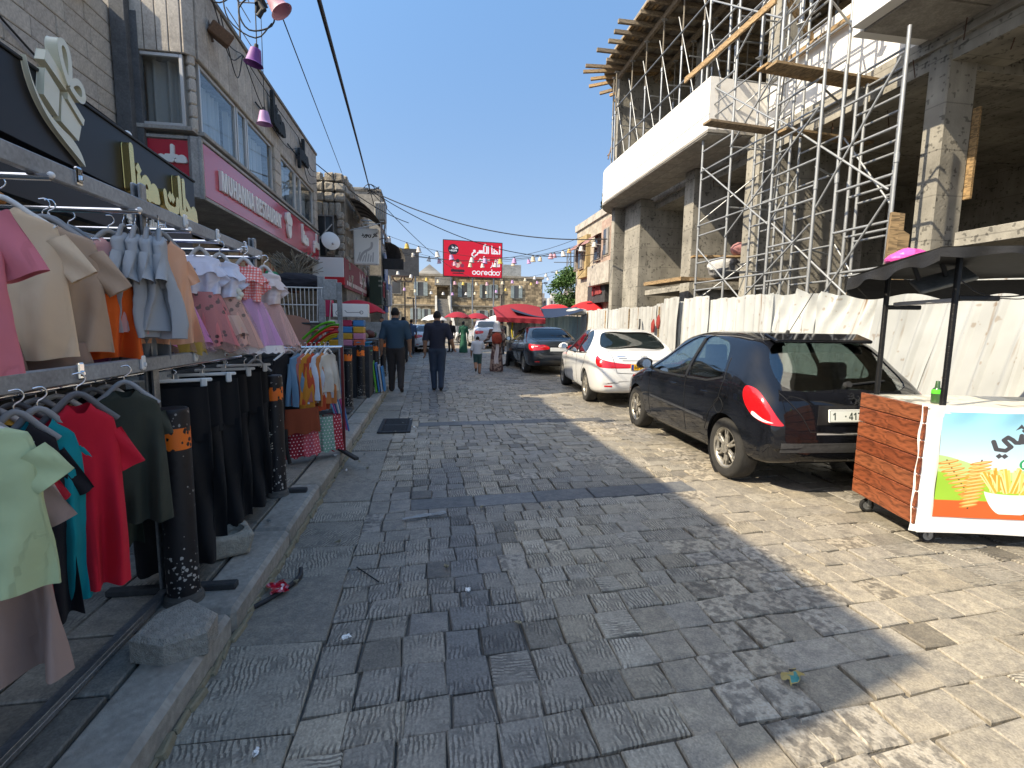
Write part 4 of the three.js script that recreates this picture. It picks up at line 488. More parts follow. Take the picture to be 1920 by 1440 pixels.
{ // corrugated sheet hoarding
  const f = thing('site_fence', 'white corrugated sheet hoarding with rust streaks and crumpled tops', 'fence');
  const rustC = tex(512, (u, v) => { const s = sstep(0.72, 0.9, fbm(u * 40, v * 2, 40, 4, 501)) * sstep(0.45, 0.75, fbm(u * 5, v * 5, 5, 3, 511)), p = sstep(0.76, 0.82, fbm(u * 24, v * 24, 24, 3, 521)) * 0.3, m = 0.93 + 0.12 * (fbm(u * 6, v * 6, 6, 4, 531) - 0.5), q = clamp(s * 0.8 + p, 0, 0.9); return [lerp(m, 0.55, q), lerp(m * 0.995, 0.4, q), lerp(m * 0.98, 0.28, q)]; });
  const sheetM = [[0.54, 0.565, 0.58], [0.5, 0.525, 0.54], [0.57, 0.595, 0.605]].map((c) => mat(c, { map: rustC, roughness: 0.5, metalness: 0.1 })), greyM = mat([0.42, 0.43, 0.43], { map: rustC, roughness: 0.5 }), blueM = mat([0.3, 0.42, 0.48], { map: rustC, roughness: 0.5 });
  const cr = rng(88); let k = 0;
  const sheet = (x, z0, w, h, o = {}) => { // sheet along the street from z0 (near) to z0 - w
    const g = grid(Math.round(w / 0.02), 26, (u, v) => { const z = z0 - u * w, y = 0.03 + v * (h - 0.03) + (v > 0.96 ? 0.03 * (vn(u * 9 + k, 3, 99, 4) - 0.5) : 0), t = ((u * w + (o.ph || 0)) % 0.25) / 0.25, rib = 0.028 * (sstep(0.08, 0.16, t) - sstep(0.34, 0.42, t)), dent = (o.dent || 0.12) * (fbm(u * 2.2 + k * 7, v * 2.2, 999, 3, 9) - 0.5) * (0.35 + v), cr2 = o.crumple ? o.crumple * sstep(0.6, 1, v) * (Math.abs(Math.sin(u * 11 + 5 * v)) - 0.4) : 0; return [x - rib + dent * 0.5 + cr2 + (o.lean || 0) * v, y - (o.crumple ? 0.12 * sstep(0.7, 1, v) * Math.abs(Math.sin(u * 5 + 1)) : 0), z + (o.skew || 0) * (y - 1.4)]; });
    const p = g.attributes.uv, q = new Float32Array(p.count * 2), r = cr() * 7; for (let i = 0; i < p.count; i++) { q[i * 2] = p.getX(i) * w * 0.6 + r; q[i * 2 + 1] = p.getY(i) * 0.9; } g.setAttribute('uv', new THREE.BufferAttribute(q, 2));
    return part(nb('fence_sheet', k++), g, o.m || sheetM[k % 3], f);
  };
  let z = -1.9; while (z > -10.4) { const w = rr(0.8, 1.0, cr); const near = z > -6.4; sheet(5.5 + (k % 2) * 0.022 + rr(-0.02, 0.02, cr), z, w + 0.06, 2.08 + rr(-0.04, 0.05, cr) - (z < -5.4 && z > -6.4 ? 0.06 : 0), { skew: near ? 0.2 + rr(-0.05, 0.05, cr) : rr(-0.02, 0.02, cr), ph: cr(), crumple: z < -4.9 && z > -6.5 ? 0.13 : 0, dent: z < -4.5 && z > -7 ? 0.22 : 0.1 }); z -= w; }
  sheet(5.32, -10.35, 0.75, 2.16, { m: greyM, lean: 0.12, dent: 0.2 });
  z = -10.9; while (z > -17.4) { const w = rr(0.8, 1.0, cr); sheet(5.62 + (k % 2) * 0.02, z, w + 0.05, 2.05 + rr(-0.03, 0.03, cr), { m: z < -13.6 ? sheetM[k % 3] : greyM }); z -= w; }
  part('rail', [beam([5.56, 0.6, -2], [5.56, 0.6, -10.4], 0.05, 0.05), beam([5.58, 1.45, -2], [5.58, 1.45, -10.4], 0.05, 0.05), beam([5.68, 0.6, -11], [5.68, 0.6, -17.6], 0.05, 0.05)], plankM[2], f);
  for (let i = 0; i < 9; i++) part(nb('post', i), bx(0.08, 2, 0.08, 5.64, 1, -2.2 - i * 1.9), plankM[i % 4], f);
  // cross fence at the far end of the hoarding, bluish, plus a light sheet end
  const c = thing('cross_fence', 'bluish corrugated fence closing off the site behind the stall', 'fence'); const cs = (x0, w, zz, m, h) => { const g = grid(Math.round(w / 0.03), 8, (u, v) => { const t = ((u * w) % 0.25) / 0.25; return [x0 + u * w, v * h, zz + 0.03 * (sstep(0.1, 0.2, t) - sstep(0.4, 0.5, t))]; }); part('fence_sheet', g, m, c); };
  for (let i = 0; i < 4; i++) cs(3.55 + i * 0.55, 0.56, -18.2 - (i % 2) * 0.01, i ? blueM : sheetM[1], 1.85);
  // red painted mark and sandals hung on the fence
  const r = thing('red_sandals', 'pair of worn red sandals hung on the grey hoarding', 'sandals', [5.5, 1.55, -11.6]); for (const s of [-1, 1]) part('sandal', xf(lump(0.12, 0.3, 1.5, 0.7, 4 + s), 0, 0.05 * s, s * 0.14), rough([0.35, 0.04, 0.03]), r);
  one('hanging_strap', tube([[5.52, 1.7, -12.6], [5.5, 1.5, -12.55], [5.51, 1.25, -12.7]], 0.025, 12, 6), wireM, 'black strap dangling on the grey hoarding', 'strap');
}
// ---------- cars ----------
const ev = new Evaluator(); ev.attributes = ['position', 'normal']; ev.useGroups = false;
const brush = (g) => { const q = new THREE.BufferGeometry(); q.setAttribute('position', g.attributes.position); q.setAttribute('normal', g.attributes.normal); if (g.index) q.setIndex(g.index); const b = new Brush(q); b.updateMatrixWorld(); return b; };
const csg = (a, b, op) => { const r = ev.evaluate(a, b, op); r.updateMatrixWorld(); return r; };
const pwl = (tab, z, k) => { for (let i = 0; i < tab.length - 1; i++) { const a = tab[i], b = tab[i + 1]; if (z <= a[0] && z >= b[0]) { const m = (i) => (i <= 0 || i >= tab.length - 1 ? 0 : (() => { const p = tab[i - 1], q = tab[i], r = tab[i + 1], d0 = (q[k] - p[k]) / (q[0] - p[0]), d1 = (r[k] - q[k]) / (r[0] - q[0]); return d0 * d1 <= 0 ? 0 : 2 * d0 * d1 / (d0 + d1); })()), h = b[0] - a[0], t = (z - a[0]) / h, t2 = t * t, t3 = t2 * t; const e = i === 0 ? (tab[1][k] - tab[0][k]) / h : m(i), f = i + 1 === tab.length - 1 ? (b[k] - a[k]) / h : m(i + 1); return (2 * t3 - 3 * t2 + 1) * a[k] + (t3 - 2 * t2 + t) * h * e + (-2 * t3 + 3 * t2) * b[k] + (t3 - t2) * h * f; } } return tab[z > 0 ? 0 : tab.length - 1][k]; };
// profile table rows: [z, bottom, top, belt, sill half width, belt half width, top half width]
function carLoft(tab, off = 0, ns = 72, nh = 26) {
  const z0 = tab[0][0], z1 = tab[tab.length - 1][0], P = [], I = [], ring = 2 * nh;
  for (let s = 0; s <= ns; s++) {
    const t = s / ns, e = 0.5 - 0.5 * Math.cos(PI * t), z = lerp(z0, z1, lerp(t, e, 0.6)), [yb, yt, be, ws, wb, wt] = [1, 2, 3, 4, 5, 6].map((k) => pwl(tab, z, k));
    const be2 = Math.min(be, yt - 0.05), c = new THREE.CatmullRomCurve3([V(0, yb, 0), V(ws * 0.55, yb, 0), V(ws * 0.93, yb + 0.015, 0), V(ws, yb + 0.09, 0), V(lerp(ws, wb, 0.75) + 0.012, lerp(yb, be2, 0.45), 0), V(wb + 0.006, lerp(yb, be2, 0.75), 0), V(wb - 0.012, be2, 0), V(lerp(wb, wt, 0.62), lerp(be2, yt, 0.62), 0), V(wt, yt - 0.055 * Math.min(1, (yt - be2) * 4), 0), V(wt * 0.72, yt - 0.012, 0), V(0, yt, 0)], false, 'centripetal');
    const pts = c.getPoints(nh); for (let i = 0; i <= nh; i++) P.push(pts[i].x, pts[i].y, z); for (let i = nh - 1; i > 0; i--) P.push(-pts[i].x, pts[i].y, z);
  }
  for (let s = 0; s < ns; s++) for (let i = 0; i < ring; i++) { const a = s * ring + i, b = s * ring + (i + 1) % ring, c = a + ring, d = b + ring; I.push(a, b, d, a, d, c); }
  for (const [s, fl] of [[0, 1], [ns, 0]]) { let cx = 0, cyy = 0; for (let i = 0; i < ring; i++) cyy += P[(s * ring + i) * 3 + 1]; const k = P.length / 3; P.push(0, cyy / ring, P[s * ring * 3 + 2]); for (let i = 0; i < ring; i++) { const a = s * ring + i, b = s * ring + (i + 1) % ring; fl ? I.push(k, b, a) : I.push(k, a, b); } }
  const g = new THREE.BufferGeometry(); g.setAttribute('position', new THREE.Float32BufferAttribute(P, 3)); g.setIndex(I); g.computeVertexNormals();
  // outward check
  const n = g.attributes.normal, mid = Math.floor(ns / 2) * ring + Math.floor(nh / 2); if (n.getX(mid) < 0) { for (let i = 0; i < I.length; i += 3) { const t = I[i]; I[i] = I[i + 1]; I[i + 1] = t; } g.setIndex(I); g.computeVertexNormals(); }
  if (off) { const p = g.attributes.position, nn = g.attributes.normal; for (let i = 0; i < p.count; i++) p.setXYZ(i, p.getX(i) + nn.getX(i) * off, p.getY(i) + nn.getY(i) * off, p.getZ(i) + nn.getZ(i) * off); }
  return g;
}
// closed prism: polygon in (u, v) carried along w from w0 to w1; axes 'side' (u=z,v=y,w=x), 'end' (u=x,v=y,w=z) or explicit vectors
function prism(poly, w0, w1, axes) {
  const A = axes === 'side' ? [V(0, 0, 1), V(0, 1, 0), V(1, 0, 0), V(0, 0, 0)] : axes === 'end' ? [V(1, 0, 0), V(0, 1, 0), V(0, 0, 1), V(0, 0, 0)] : axes === 'top' ? [V(1, 0, 0), V(0, 0, 1), V(0, 1, 0), V(0, 0, 0)] : axes;
  const pts = THREE.ShapeUtils.area(poly.map((p) => new THREE.Vector2(...p))) < 0 ? [...poly].reverse() : poly, s = new THREE.Shape(pts.map((p) => new THREE.Vector2(...p))), g = new THREE.ExtrudeGeometry(s, { depth: w1 - w0, bevelEnabled: false }), m = new THREE.Matrix4().makeBasis(A[0], A[1], A[2]).setPosition(A[3]); g.translate(0, 0, w0); g.applyMatrix4(m);
  let q = mergeVertices(clean0(g)); if (m.determinant() < 0) { const I = q.index.array; for (let i = 0; i < I.length; i += 3) { const t = I[i]; I[i] = I[i + 1]; I[i + 1] = t; } } q = q.toNonIndexed(); q.computeVertexNormals(); return q;
}
function clean0(g) { const q = g.index ? g.toNonIndexed() : g, n = new THREE.BufferGeometry(); n.setAttribute('position', q.attributes.position); return n; }
const joinP = (list) => mergeGeometries(list.map((g) => { const n = new THREE.BufferGeometry(); n.setAttribute('position', g.attributes.position); n.setAttribute('normal', g.attributes.normal); return n; }));
const smooth = (pts, n = 40) => new THREE.CatmullRomCurve3(pts.map((p) => V(p[0], p[1], 0)), true, 'centripetal').getPoints(n).slice(0, -1).map((p) => [p.x, p.y]);
const stripe = (pts, w) => { const L = [], R2 = []; pts.forEach((p, i) => { const a = pts[Math.max(0, i - 1)], b = pts[Math.min(pts.length - 1, i + 1)], l = Math.hypot(b[0] - a[0], b[1] - a[1]), nx = -(b[1] - a[1]) / l * w / 2, ny = (b[0] - a[0]) / l * w / 2; L.push([p[0] + nx, p[1] + ny]); R2.unshift([p[0] - nx, p[1] - ny]); }); return [...L, ...R2]; };
function makeWheel(r, wd, rimM, spokes, style) {
  const t = new THREE.Group(); t.name = 'wheel';
  const tyre = lathe([[r * 0.66, -wd * 0.45], [r * 0.72, -wd * 0.5], [r * 0.88, -wd * 0.52], [r * 0.965, -wd * 0.44], [r * 0.995, -wd * 0.3], [r, 0], [r * 0.995, wd * 0.3], [r * 0.965, wd * 0.44], [r * 0.88, wd * 0.52], [r * 0.72, wd * 0.5], [r * 0.66, wd * 0.45]], 40); tyre.rotateZ(PI / 2);
  part('tyre', tyre, tyreM, t);
  const g = [], rr2 = r * 0.66; const rim = lathe([[rr2 * 0.86, -wd * 0.25], [rr2 * 0.9, -wd * 0.4], [rr2 * 1.02, -wd * 0.47], [rr2 * 1.03, -wd * 0.42], [rr2 * 0.93, -wd * 0.3], [rr2 * 0.93, wd * 0.4]], 40); rim.rotateZ(PI / 2); g.push(rim); // faces -x (outside of the left side is negative local x)
  for (let i = 0; i < spokes; i++) { const a = i / spokes * TAU; for (const s of style === 2 ? [-0.13, 0.13] : [0]) { const b = beam([wd * 0.32, 0, 0], [wd * 0.32, rr2 * 0.95, 0], style === 2 ? 0.028 : 0.05, 0.03, 0.008); const h = b; const m = new THREE.Matrix4().makeRotationX(a + s); h.applyMatrix4(m); g.push(h); } }
  const hub = cy(r * 0.16, r * 0.2, 0.05, wd * 0.34, 0, 0, 0, 0, PI / 2, 20); g.push(hub);
  if (style === 3) { const d = lathe([[0, wd * 0.36], [rr2 * 0.5, wd * 0.33], [rr2 * 0.9, wd * 0.26]], 30); d.rotateZ(-PI / 2); g.push(d); }
  part('rim', g.map((q, i) => { if (i === 0) return q; return q; }), rimM, t);
  const disc = cy(r * 0.5, r * 0.5, 0.02, 0, 0, 0, 0, 0, PI / 2, 24); part('brake_disc', disc, rough([0.08, 0.08, 0.08], { metalness: 0.5 }), t);
  return t;
}
const tyreM = rough([0.045, 0.043, 0.04]), rimM = mat([0.42, 0.41, 0.39], { metalness: 0.6, roughness: 0.38, map: rep(dirtyC, 0.5) });
const carGlass = mat([0.62, 0.68, 0.67], { transmission: 1, roughness: 0.04, thickness: 0, ior: 1.9 }), darkGlass = mat([0.36, 0.4, 0.41], { transmission: 1, roughness: 0.03, thickness: 0, ior: 1.5 });
const lampRed = mat([0.55, 0.008, 0.012], { roughness: 0.12, clearcoat: 1, clearcoatRoughness: 0.03 }), lampClear = mat([0.7, 0.68, 0.66], { roughness: 0.15, clearcoat: 1 }), trimM = rough([0.02, 0.02, 0.021], { roughness: 0.55 }), seatM = rough([0.035, 0.035, 0.037]);
function car(o) {
  const t = thing(o.name, o.label, 'car', o.pos, o.turn, o.group), tab = o.tab, paint = o.paint;
  const outer = brush(carLoft(tab)), inner = brush(carLoft(tab, -0.035)), win = brush(joinP(o.windows));
  const wells = []; for (const z of [0, -o.wb]) for (const s of [-1, 1]) { const c = new THREE.CylinderGeometry(o.wr + 0.045, o.wr + 0.045, 0.5, 40); c.rotateZ(PI / 2); c.translate(s * (o.hw - 0.1), o.wr, z); wells.push(c.toNonIndexed()); }
  const wellB = brush(joinP(wells));
  let shell = csg(outer, inner, SUBTRACTION); shell = csg(shell, win, SUBTRACTION); shell = csg(shell, wellB, SUBTRACTION);
  const body = part('body', metric(clean(shell.geometry)), paint, t);
  const skinA = carLoft(tab, 0.003), skinB = carLoft(tab, -0.012); // thin skins for things fitted to the surface
  const shell2 = csg(brush(skinA), brush(skinB), SUBTRACTION), gshell = csg(brush(carLoft(tab, -0.008)), brush(carLoft(tab, -0.014)), SUBTRACTION);
  const fit = (name, pr, m, src = shell2, parent = t) => { let g = csg(src, brush(Array.isArray(pr) ? joinP(pr) : pr), INTERSECTION); return part(name, metric(clean(g.geometry)), m, parent); };
  o.windows.forEach((w, i) => fit(o.winNames[i], w, o.glass || carGlass, gshell));
  for (const [name, pr, m] of o.fits) fit(name, pr, m);
  // wheel liners and wheels
  for (const [k, [z, s]] of [[0, -1], [0, 1], [-o.wb, -1], [-o.wb, 1]].entries()) {
    const w = makeWheel(o.wr, 0.2, o.rim || rimM, o.spokes, o.style); w.position.set(s * (o.hw - 0.12), o.wr, z); w.rotation.y = s < 0 ? PI : 0; if (z < 0) w.rotation.y += o.steer || 0; t.add(w); w.name = nb('wheel', k);
    const l = new THREE.CylinderGeometry(o.wr + 0.05, o.wr + 0.05, 0.3, 28, 1, true, 0, PI); l.rotateZ(PI / 2); l.rotateX(-PI / 2 + (0)); l.translate(s * (o.hw - 0.19), o.wr, z); part(nb('wheel_liner', k), clean(l), trimM, t);
  }
  part('floor_pan', bx(o.hw * 1.5, 0.05, o.len * 0.85, 0, 0.3, o.zc), trimM, t);
  if (!o.plain) { // seats, dashboard, mirrors
    for (const [x, z, k] of [[-0.36, -1.25, 0], [0.36, -1.25, 1]]) part(nb('front_seat', k), [xf(clean(new RoundedBoxGeometry(0.5, 0.62, 0.16, 3, 0.07)), x, 0.82, z, -0.25), xf(clean(new RoundedBoxGeometry(0.5, 0.16, 0.5, 3, 0.06)), x, 0.5, z - 0.25), xf(clean(new RoundedBoxGeometry(0.26, 0.2, 0.1, 3, 0.045)), x, 1.2, z + 0.1, -0.1)], seatM, t);
    part('rear_bench', [xf(clean(new RoundedBoxGeometry(1.25, 0.5, 0.16, 3, 0.06)), 0, 0.76, o.bench, -0.3), ...[-0.38, 0.38].map((x) => xf(clean(new RoundedBoxGeometry(0.3, 0.18, 0.1, 3, 0.045)), x, 1.07, o.bench + 0.1, -0.1))], seatM, t);
    part('dashboard', xf(clean(new RoundedBoxGeometry(1.35, 0.3, 0.4, 3, 0.1)), 0, 0.83, o.dash), seatM, t); const sw = new THREE.TorusGeometry(0.18, 0.016, 8, 28); part('steering_wheel', xf(clean(sw), -0.36, 0.92, o.dash + 0.32, -0.4), seatM, t);
    for (const s of [-1, 1]) { const m = part(s < 0 ? 'door_mirror' : 'door_mirror_001', xf(lump(0.11, 1.0, 0.72, 0.6, 2), s * (o.hw + 0.08), o.mir[1], o.mir[0]), o.mirM || paint, t); part('mirror_glass', xf(new THREE.CircleGeometry(0.062, 20), s * (o.hw + 0.08), o.mir[1], o.mir[0] + 0.073), chrome, m); part('mirror_stalk', beam([s * (o.hw - 0.03), o.mir[1] - 0.05, o.mir[0]], [s * (o.hw + 0.05), o.mir[1] - 0.03, o.mir[0]], 0.06, 0.04), trimM, m); }
    for (const [k, z] of o.handles.entries()) for (const s of [-1, 1]) { const x = s * (o.hw - 0.0), y = o.hy; part(nb('door_handle', k * 2 + (s > 0)), [beam([x - s * 0.005, y, z - 0.09], [x - s * 0.005, y + 0.005, z + 0.09], 0.025, 0.028, 0.008), bx(0.04, 0.025, 0.02, x - s * 0.02, y, z - 0.085), bx(0.04, 0.025, 0.02, x - s * 0.02, y, z + 0.085)], o.handM || paint, t); }
  }
  return t;
}
const platePrint = (w, h, draw) => mat([1, 1, 1], { map: canvas(w, h, draw), roughness: 0.4 });
const blackPaint = mat([0.005, 0.006, 0.01], { roughness: 0.6, specularIntensity: 0.15, clearcoat: 1, clearcoatRoughness: 0.04, map: rep(dirtyC, 1.5) }), whitePaint = mat([0.68, 0.68, 0.67], { roughness: 0.5, clearcoat: 1, clearcoatRoughness: 0.04 }), slatePaint = mat([0.014, 0.019, 0.026], { roughness: 0.5, specularIntensity: 0.3, clearcoat: 1, clearcoatRoughness: 0.06 });
const dustM = rough([0.16, 0.15, 0.13]);
const diag = (s, x, y, z) => [V(s * -0.707, 0, -0.707).multiplyScalar(-1).multiply(V(-1, 1, 1)).setZ(0.707).setX(s * -0.707).multiplyScalar(1), V(0, 1, 0), V(s * 0.707, 0, 0.707), V(x, y, z)];
{ // black hatchback
  const tab = [[0.665, 0.42, 0.56, 0.5, 0.5, 0.55, 0.5], [0.65, 0.36, 0.68, 0.55, 0.66, 0.7, 0.6], [0.6, 0.31, 0.88, 0.72, 0.74, 0.78, 0.66], [0.5, 0.28, 1.0, 0.86, 0.8, 0.825, 0.66], [0.3, 0.25, 1.2, 0.95, 0.82, 0.85, 0.62], [0.08, 0.22, 1.385, 0.98, 0.82, 0.86, 0.6], [-0.05, 0.21, 1.425, 0.98, 0.82, 0.862, 0.6], [-0.5, 0.2, 1.465, 0.97, 0.82, 0.862, 0.6], [-1.0, 0.2, 1.47, 0.95, 0.82, 0.862, 0.59], [-1.45, 0.2, 1.42, 0.93, 0.82, 0.862, 0.57], [-1.8, 0.2, 1.245, 0.92, 0.82, 0.858, 0.6], [-2.2, 0.2, 1.02, 0.9, 0.82, 0.85, 0.66], [-2.4, 0.2, 0.95, 0.86, 0.82, 0.84, 0.68], [-2.8, 0.22, 0.86, 0.76, 0.8, 0.82, 0.6], [-3.15, 0.24, 0.72, 0.62, 0.68, 0.72, 0.5], [-3.33, 0.28, 0.56, 0.48, 0.45, 0.5, 0.35], [-3.37, 0.34, 0.46, 0.42, 0.25, 0.28, 0.2]];
  const rearG = smooth([[-0.14, 1.03], [-0.2, 1.2], [-0.32, 1.33], [-0.55, 1.385], [-0.86, 1.39], [-0.84, 0.955], [-0.4, 0.965]]), frontG = smooth([[-0.93, 1.385], [-1.2, 1.365], [-1.5, 1.24], [-1.8, 1.07], [-1.98, 0.945], [-1.5, 0.935], [-0.91, 0.945]]);
  const tailG = smooth([[-0.6, 0.985], [0, 0.965], [0.6, 0.985], [0.585, 1.2], [0.47, 1.345], [0, 1.365], [-0.47, 1.345], [-0.585, 1.2]]), screen = smooth([[-0.66, 1.0], [0.66, 1.0], [0.6, 1.25], [0.5, 1.385], [-0.5, 1.385], [-0.6, 1.25]]);
  const sideLine = (p, w = 0.008) => [prism(stripe(p, w), -1, -0.55, 'side'), prism(stripe(p, w), 0.55, 1, 'side')];
  const lampA = (s) => [V(-s * 0.62 * -1, 0, 0.78), V(0, 1, 0), V(-s * 0.78 * -1, 0, -0.62), V(0, 0, 0)];
  const tl = (s, poly) => { const U = V(-s * 0.62, 0, 0.78), W = V(s * 0.78, 0, 0.62); return prism(poly, 0.55, 1.3, [U, V(0, 1, 0), W, V(s * 0.0, 0.0, -0.05).addScaledVector(U, -0.12)]); };
  const teardrop = smooth([[-0.13, 0.965], [-0.02, 0.955], [0.1, 0.86], [0.22, 0.7], [0.25, 0.655], [0.1, 0.67], [-0.05, 0.74], [-0.14, 0.87]]), inClear = smooth([[-0.02, 0.755], [0.1, 0.7], [0.18, 0.675], [0.1, 0.678], [-0.03, 0.73]], 24);
  const c = car({ name: 'black_hatchback', label: 'dusty black hatchback parked beside the white hoarding', pos: [3.75, 0, -4.42], turn: -0.06, tab, paint: blackPaint, wb: 2.54, wr: 0.305, hw: 0.862, len: 4, zc: -1.35, spokes: 6, style: 2, bench: -0.25, dash: -2.0, mir: [-1.98, 1.0], mirM: blackPaint, handles: [-0.42, -1.2], hy: 0.815,
    windows: [prism(rearG, -1, 1, 'side'), prism(frontG, -1, 1, 'side'), prism(tailG, 0, 1, 'end'), prism(screen, -2.5, -1.25, 'end')], winNames: ['rear_side_window', 'front_side_window', 'rear_window', 'windscreen'],
    fits: [['tail_lamp', tl(-1, teardrop), lampRed], ['tail_lamp_001', tl(1, teardrop), lampRed], ['bumper_strip', prism([[-0.68, 0.415], [0.68, 0.415], [0.68, 0.5], [-0.68, 0.5]], 0.3, 1, 'end'), rough([0.075, 0.076, 0.078])], ['plate_recess', prism([[-0.36, 0.66], [0.36, 0.66], [0.33, 0.83], [-0.33, 0.83]], 0.3, 1, 'end'), trimM],
      ['door_gap', [...sideLine([[-0.88, 0.3], [-0.885, 0.6], [-0.885, 0.96]]), ...sideLine([[-1.98, 0.3], [-2.02, 0.6], [-1.95, 0.93]]), ...sideLine([[-0.4, 0.42], [-0.3, 0.62], [-0.12, 0.78], [-0.06, 0.98], [-0.14, 1.2]])], trimM],
      ['side_moulding', sideLine([[-0.42, 0.535], [-1.0, 0.55], [-1.95, 0.57]], 0.028), rough([0.11, 0.115, 0.125])], ['window_rubber', [...sideLine([[-0.1, 1.005], [-0.4, 0.945], [-0.9, 0.93], [-1.5, 0.918], [-2.02, 0.93]], 0.022), ...sideLine([[-0.895, 0.94], [-0.9, 1.38]], 0.05)], trimM],
      ['sill_dust', sideLine([[-0.45, 0.25], [-1.2, 0.245], [-2.15, 0.25]], 0.035), dustM], ['tailgate_gap', [prism(stripe([[-0.66, 0.93], [-0.5, 0.74], [-0.42, 0.6], [0, 0.58], [0.42, 0.6], [0.5, 0.74], [0.66, 0.93]], 0.008), 0.3, 1, 'end')], trimM], ['tailgate_chrome', prism([[-0.36, 0.575], [0.36, 0.575], [0.36, 0.59], [-0.36, 0.59]], 0.3, 1, 'end'), alu], ['fuel_flap', sideLine(smooth([[-0.02, 0.72], [-0.1, 0.8], [-0.2, 0.72], [-0.1, 0.64]], 24).concat([[-0.02, 0.72]]), 0.006), trimM], ['high_brake_lamp', prism([[-0.12, 1.385], [0.12, 1.385], [0.12, 1.405], [-0.12, 1.405]], -0.3, 0.6, 'end'), lampRed]] });
  for (const s of [-1, 1]) { const g = csg(csg(brush(carLoft(tab, 0.005)), brush(carLoft(tab, -0.01)), SUBTRACTION), brush(tl(s, inClear)), INTERSECTION); part('reversing_lamp', clean(g.geometry), lampClear, c); }
  part('spoiler', xf(clean(new RoundedBoxGeometry(1.0, 0.035, 0.22, 3, 0.016)), 0, 1.41, 0.1, 0.3), blackPaint, c);
  const wp = part('rear_wiper', [beam([0.02, 1.0, 0.5], [0.42, 1.035, 0.46], 0.022, 0.015), cy(0.03, 0.035, 0.04, 0.02, 1.0, 0.505, 1.1)], trimM, c);
  part('aerial', [bar([0, 1.45, -0.35], [0.0, 1.9, 0.02], 0.004, 5), cy(0.012, 0.03, 0.05, 0, 1.46, -0.36)], trimM, c);
  const pl = part('number_plate', bx(0.52, 0.115, 0.015, 0, 0.742, 0.655, -0.12), mat([0.75, 0.76, 0.74]), c);
  part('plate_print', xf(new THREE.PlaneGeometry(0.51, 0.105), 0, 0.742, 0.6645, -0.12), platePrint(512, 106, (k) => { k.fillStyle = '#e4e8e2'; k.fillRect(0, 0, 512, 106); k.strokeStyle = '#2d3a33'; k.lineWidth = 4; k.strokeRect(3, 3, 506, 100); k.fillStyle = '#26352e'; k.font = 'bold 92px sans-serif'; k.save(); k.scale(0.82, 1); k.fillText('1', 30, 87); k.fillText('· 4170', 170, 87); k.restore(); k.font = 'bold 34px sans-serif'; k.fillText('ف', 444, 50); k.fillRect(446, 34, 34, 9); k.fillRect(446, 62, 34, 12); k.fillRect(458, 80, 14, 10); }), pl);
  // rampant lion badge
  solid(220, 240, (k) => { k.strokeStyle = '#fff'; k.lineCap = 'round'; k.lineWidth = 16; const L = (p) => { k.beginPath(); p.forEach((q, i) => (i ? k.lineTo(...q) : k.moveTo(...q))); k.stroke(); }; L([[60, 50], [90, 34], [112, 60], [100, 100], [130, 140], [170, 150]]); L([[100, 70], [60, 92], [30, 78]]); L([[104, 104], [70, 124], [44, 118]]); L([[130, 140], [120, 184], [84, 214]]); L([[150, 150], [168, 190], [150, 220]]); L([[170, 150], [196, 110], [180, 80]]); }, 0.0006, 0.006).forEach((g, i) => { const q = part(nb('badge', i), g, chrome, c); q.position.set(-0.066, 0.955, 0.585); q.rotation.x = -0.45; });
  part('exhaust', cy(0.03, 0.03, 0.2, 0.5, 0.27, 0.55, PI / 2), rough([0.1, 0.1, 0.1], { metalness: 0.7 }), c);
}
const sedanTab = (rear, k = 1) => [[1.0, 0.42, 0.62, 0.55, 0.45, 0.52, 0.45], [0.98, 0.36, 0.8, 0.62, 0.68, 0.72, 0.58], [0.92, 0.3, 0.96, 0.78, 0.77, 0.81, 0.64], [0.8, 0.27, 1.045, 0.88, 0.81, 0.85, 0.66], [0.55, 0.24, 1.075, 0.93, 0.84, 0.875, 0.68], [0.38, 0.23, 1.1, 0.95, 0.845, 0.885, 0.68], [0.1, 0.22, 1.26, 0.955, 0.85, 0.887, 0.63], [-0.25, 0.2, 1.4, 0.95, 0.85, 0.887, 0.6], [-0.7, 0.2, 1.455, 0.94, 0.85, 0.887, 0.59], [-1.2, 0.2, 1.46, 0.93, 0.85, 0.887, 0.585], [-1.65, 0.2, 1.38, 0.92, 0.85, 0.885, 0.57], [-2.0, 0.2, 1.2, 0.91, 0.85, 0.88, 0.6], [-2.4, 0.2, 0.99, 0.88, 0.85, 0.87, 0.68], [-2.8, 0.21, 0.93, 0.82, 0.84, 0.855, 0.64], [-3.2, 0.23, 0.83, 0.72, 0.76, 0.79, 0.56], [-3.5, 0.26, 0.64, 0.54, 0.55, 0.6, 0.42], [-3.62, 0.32, 0.5, 0.44, 0.3, 0.34, 0.25]];
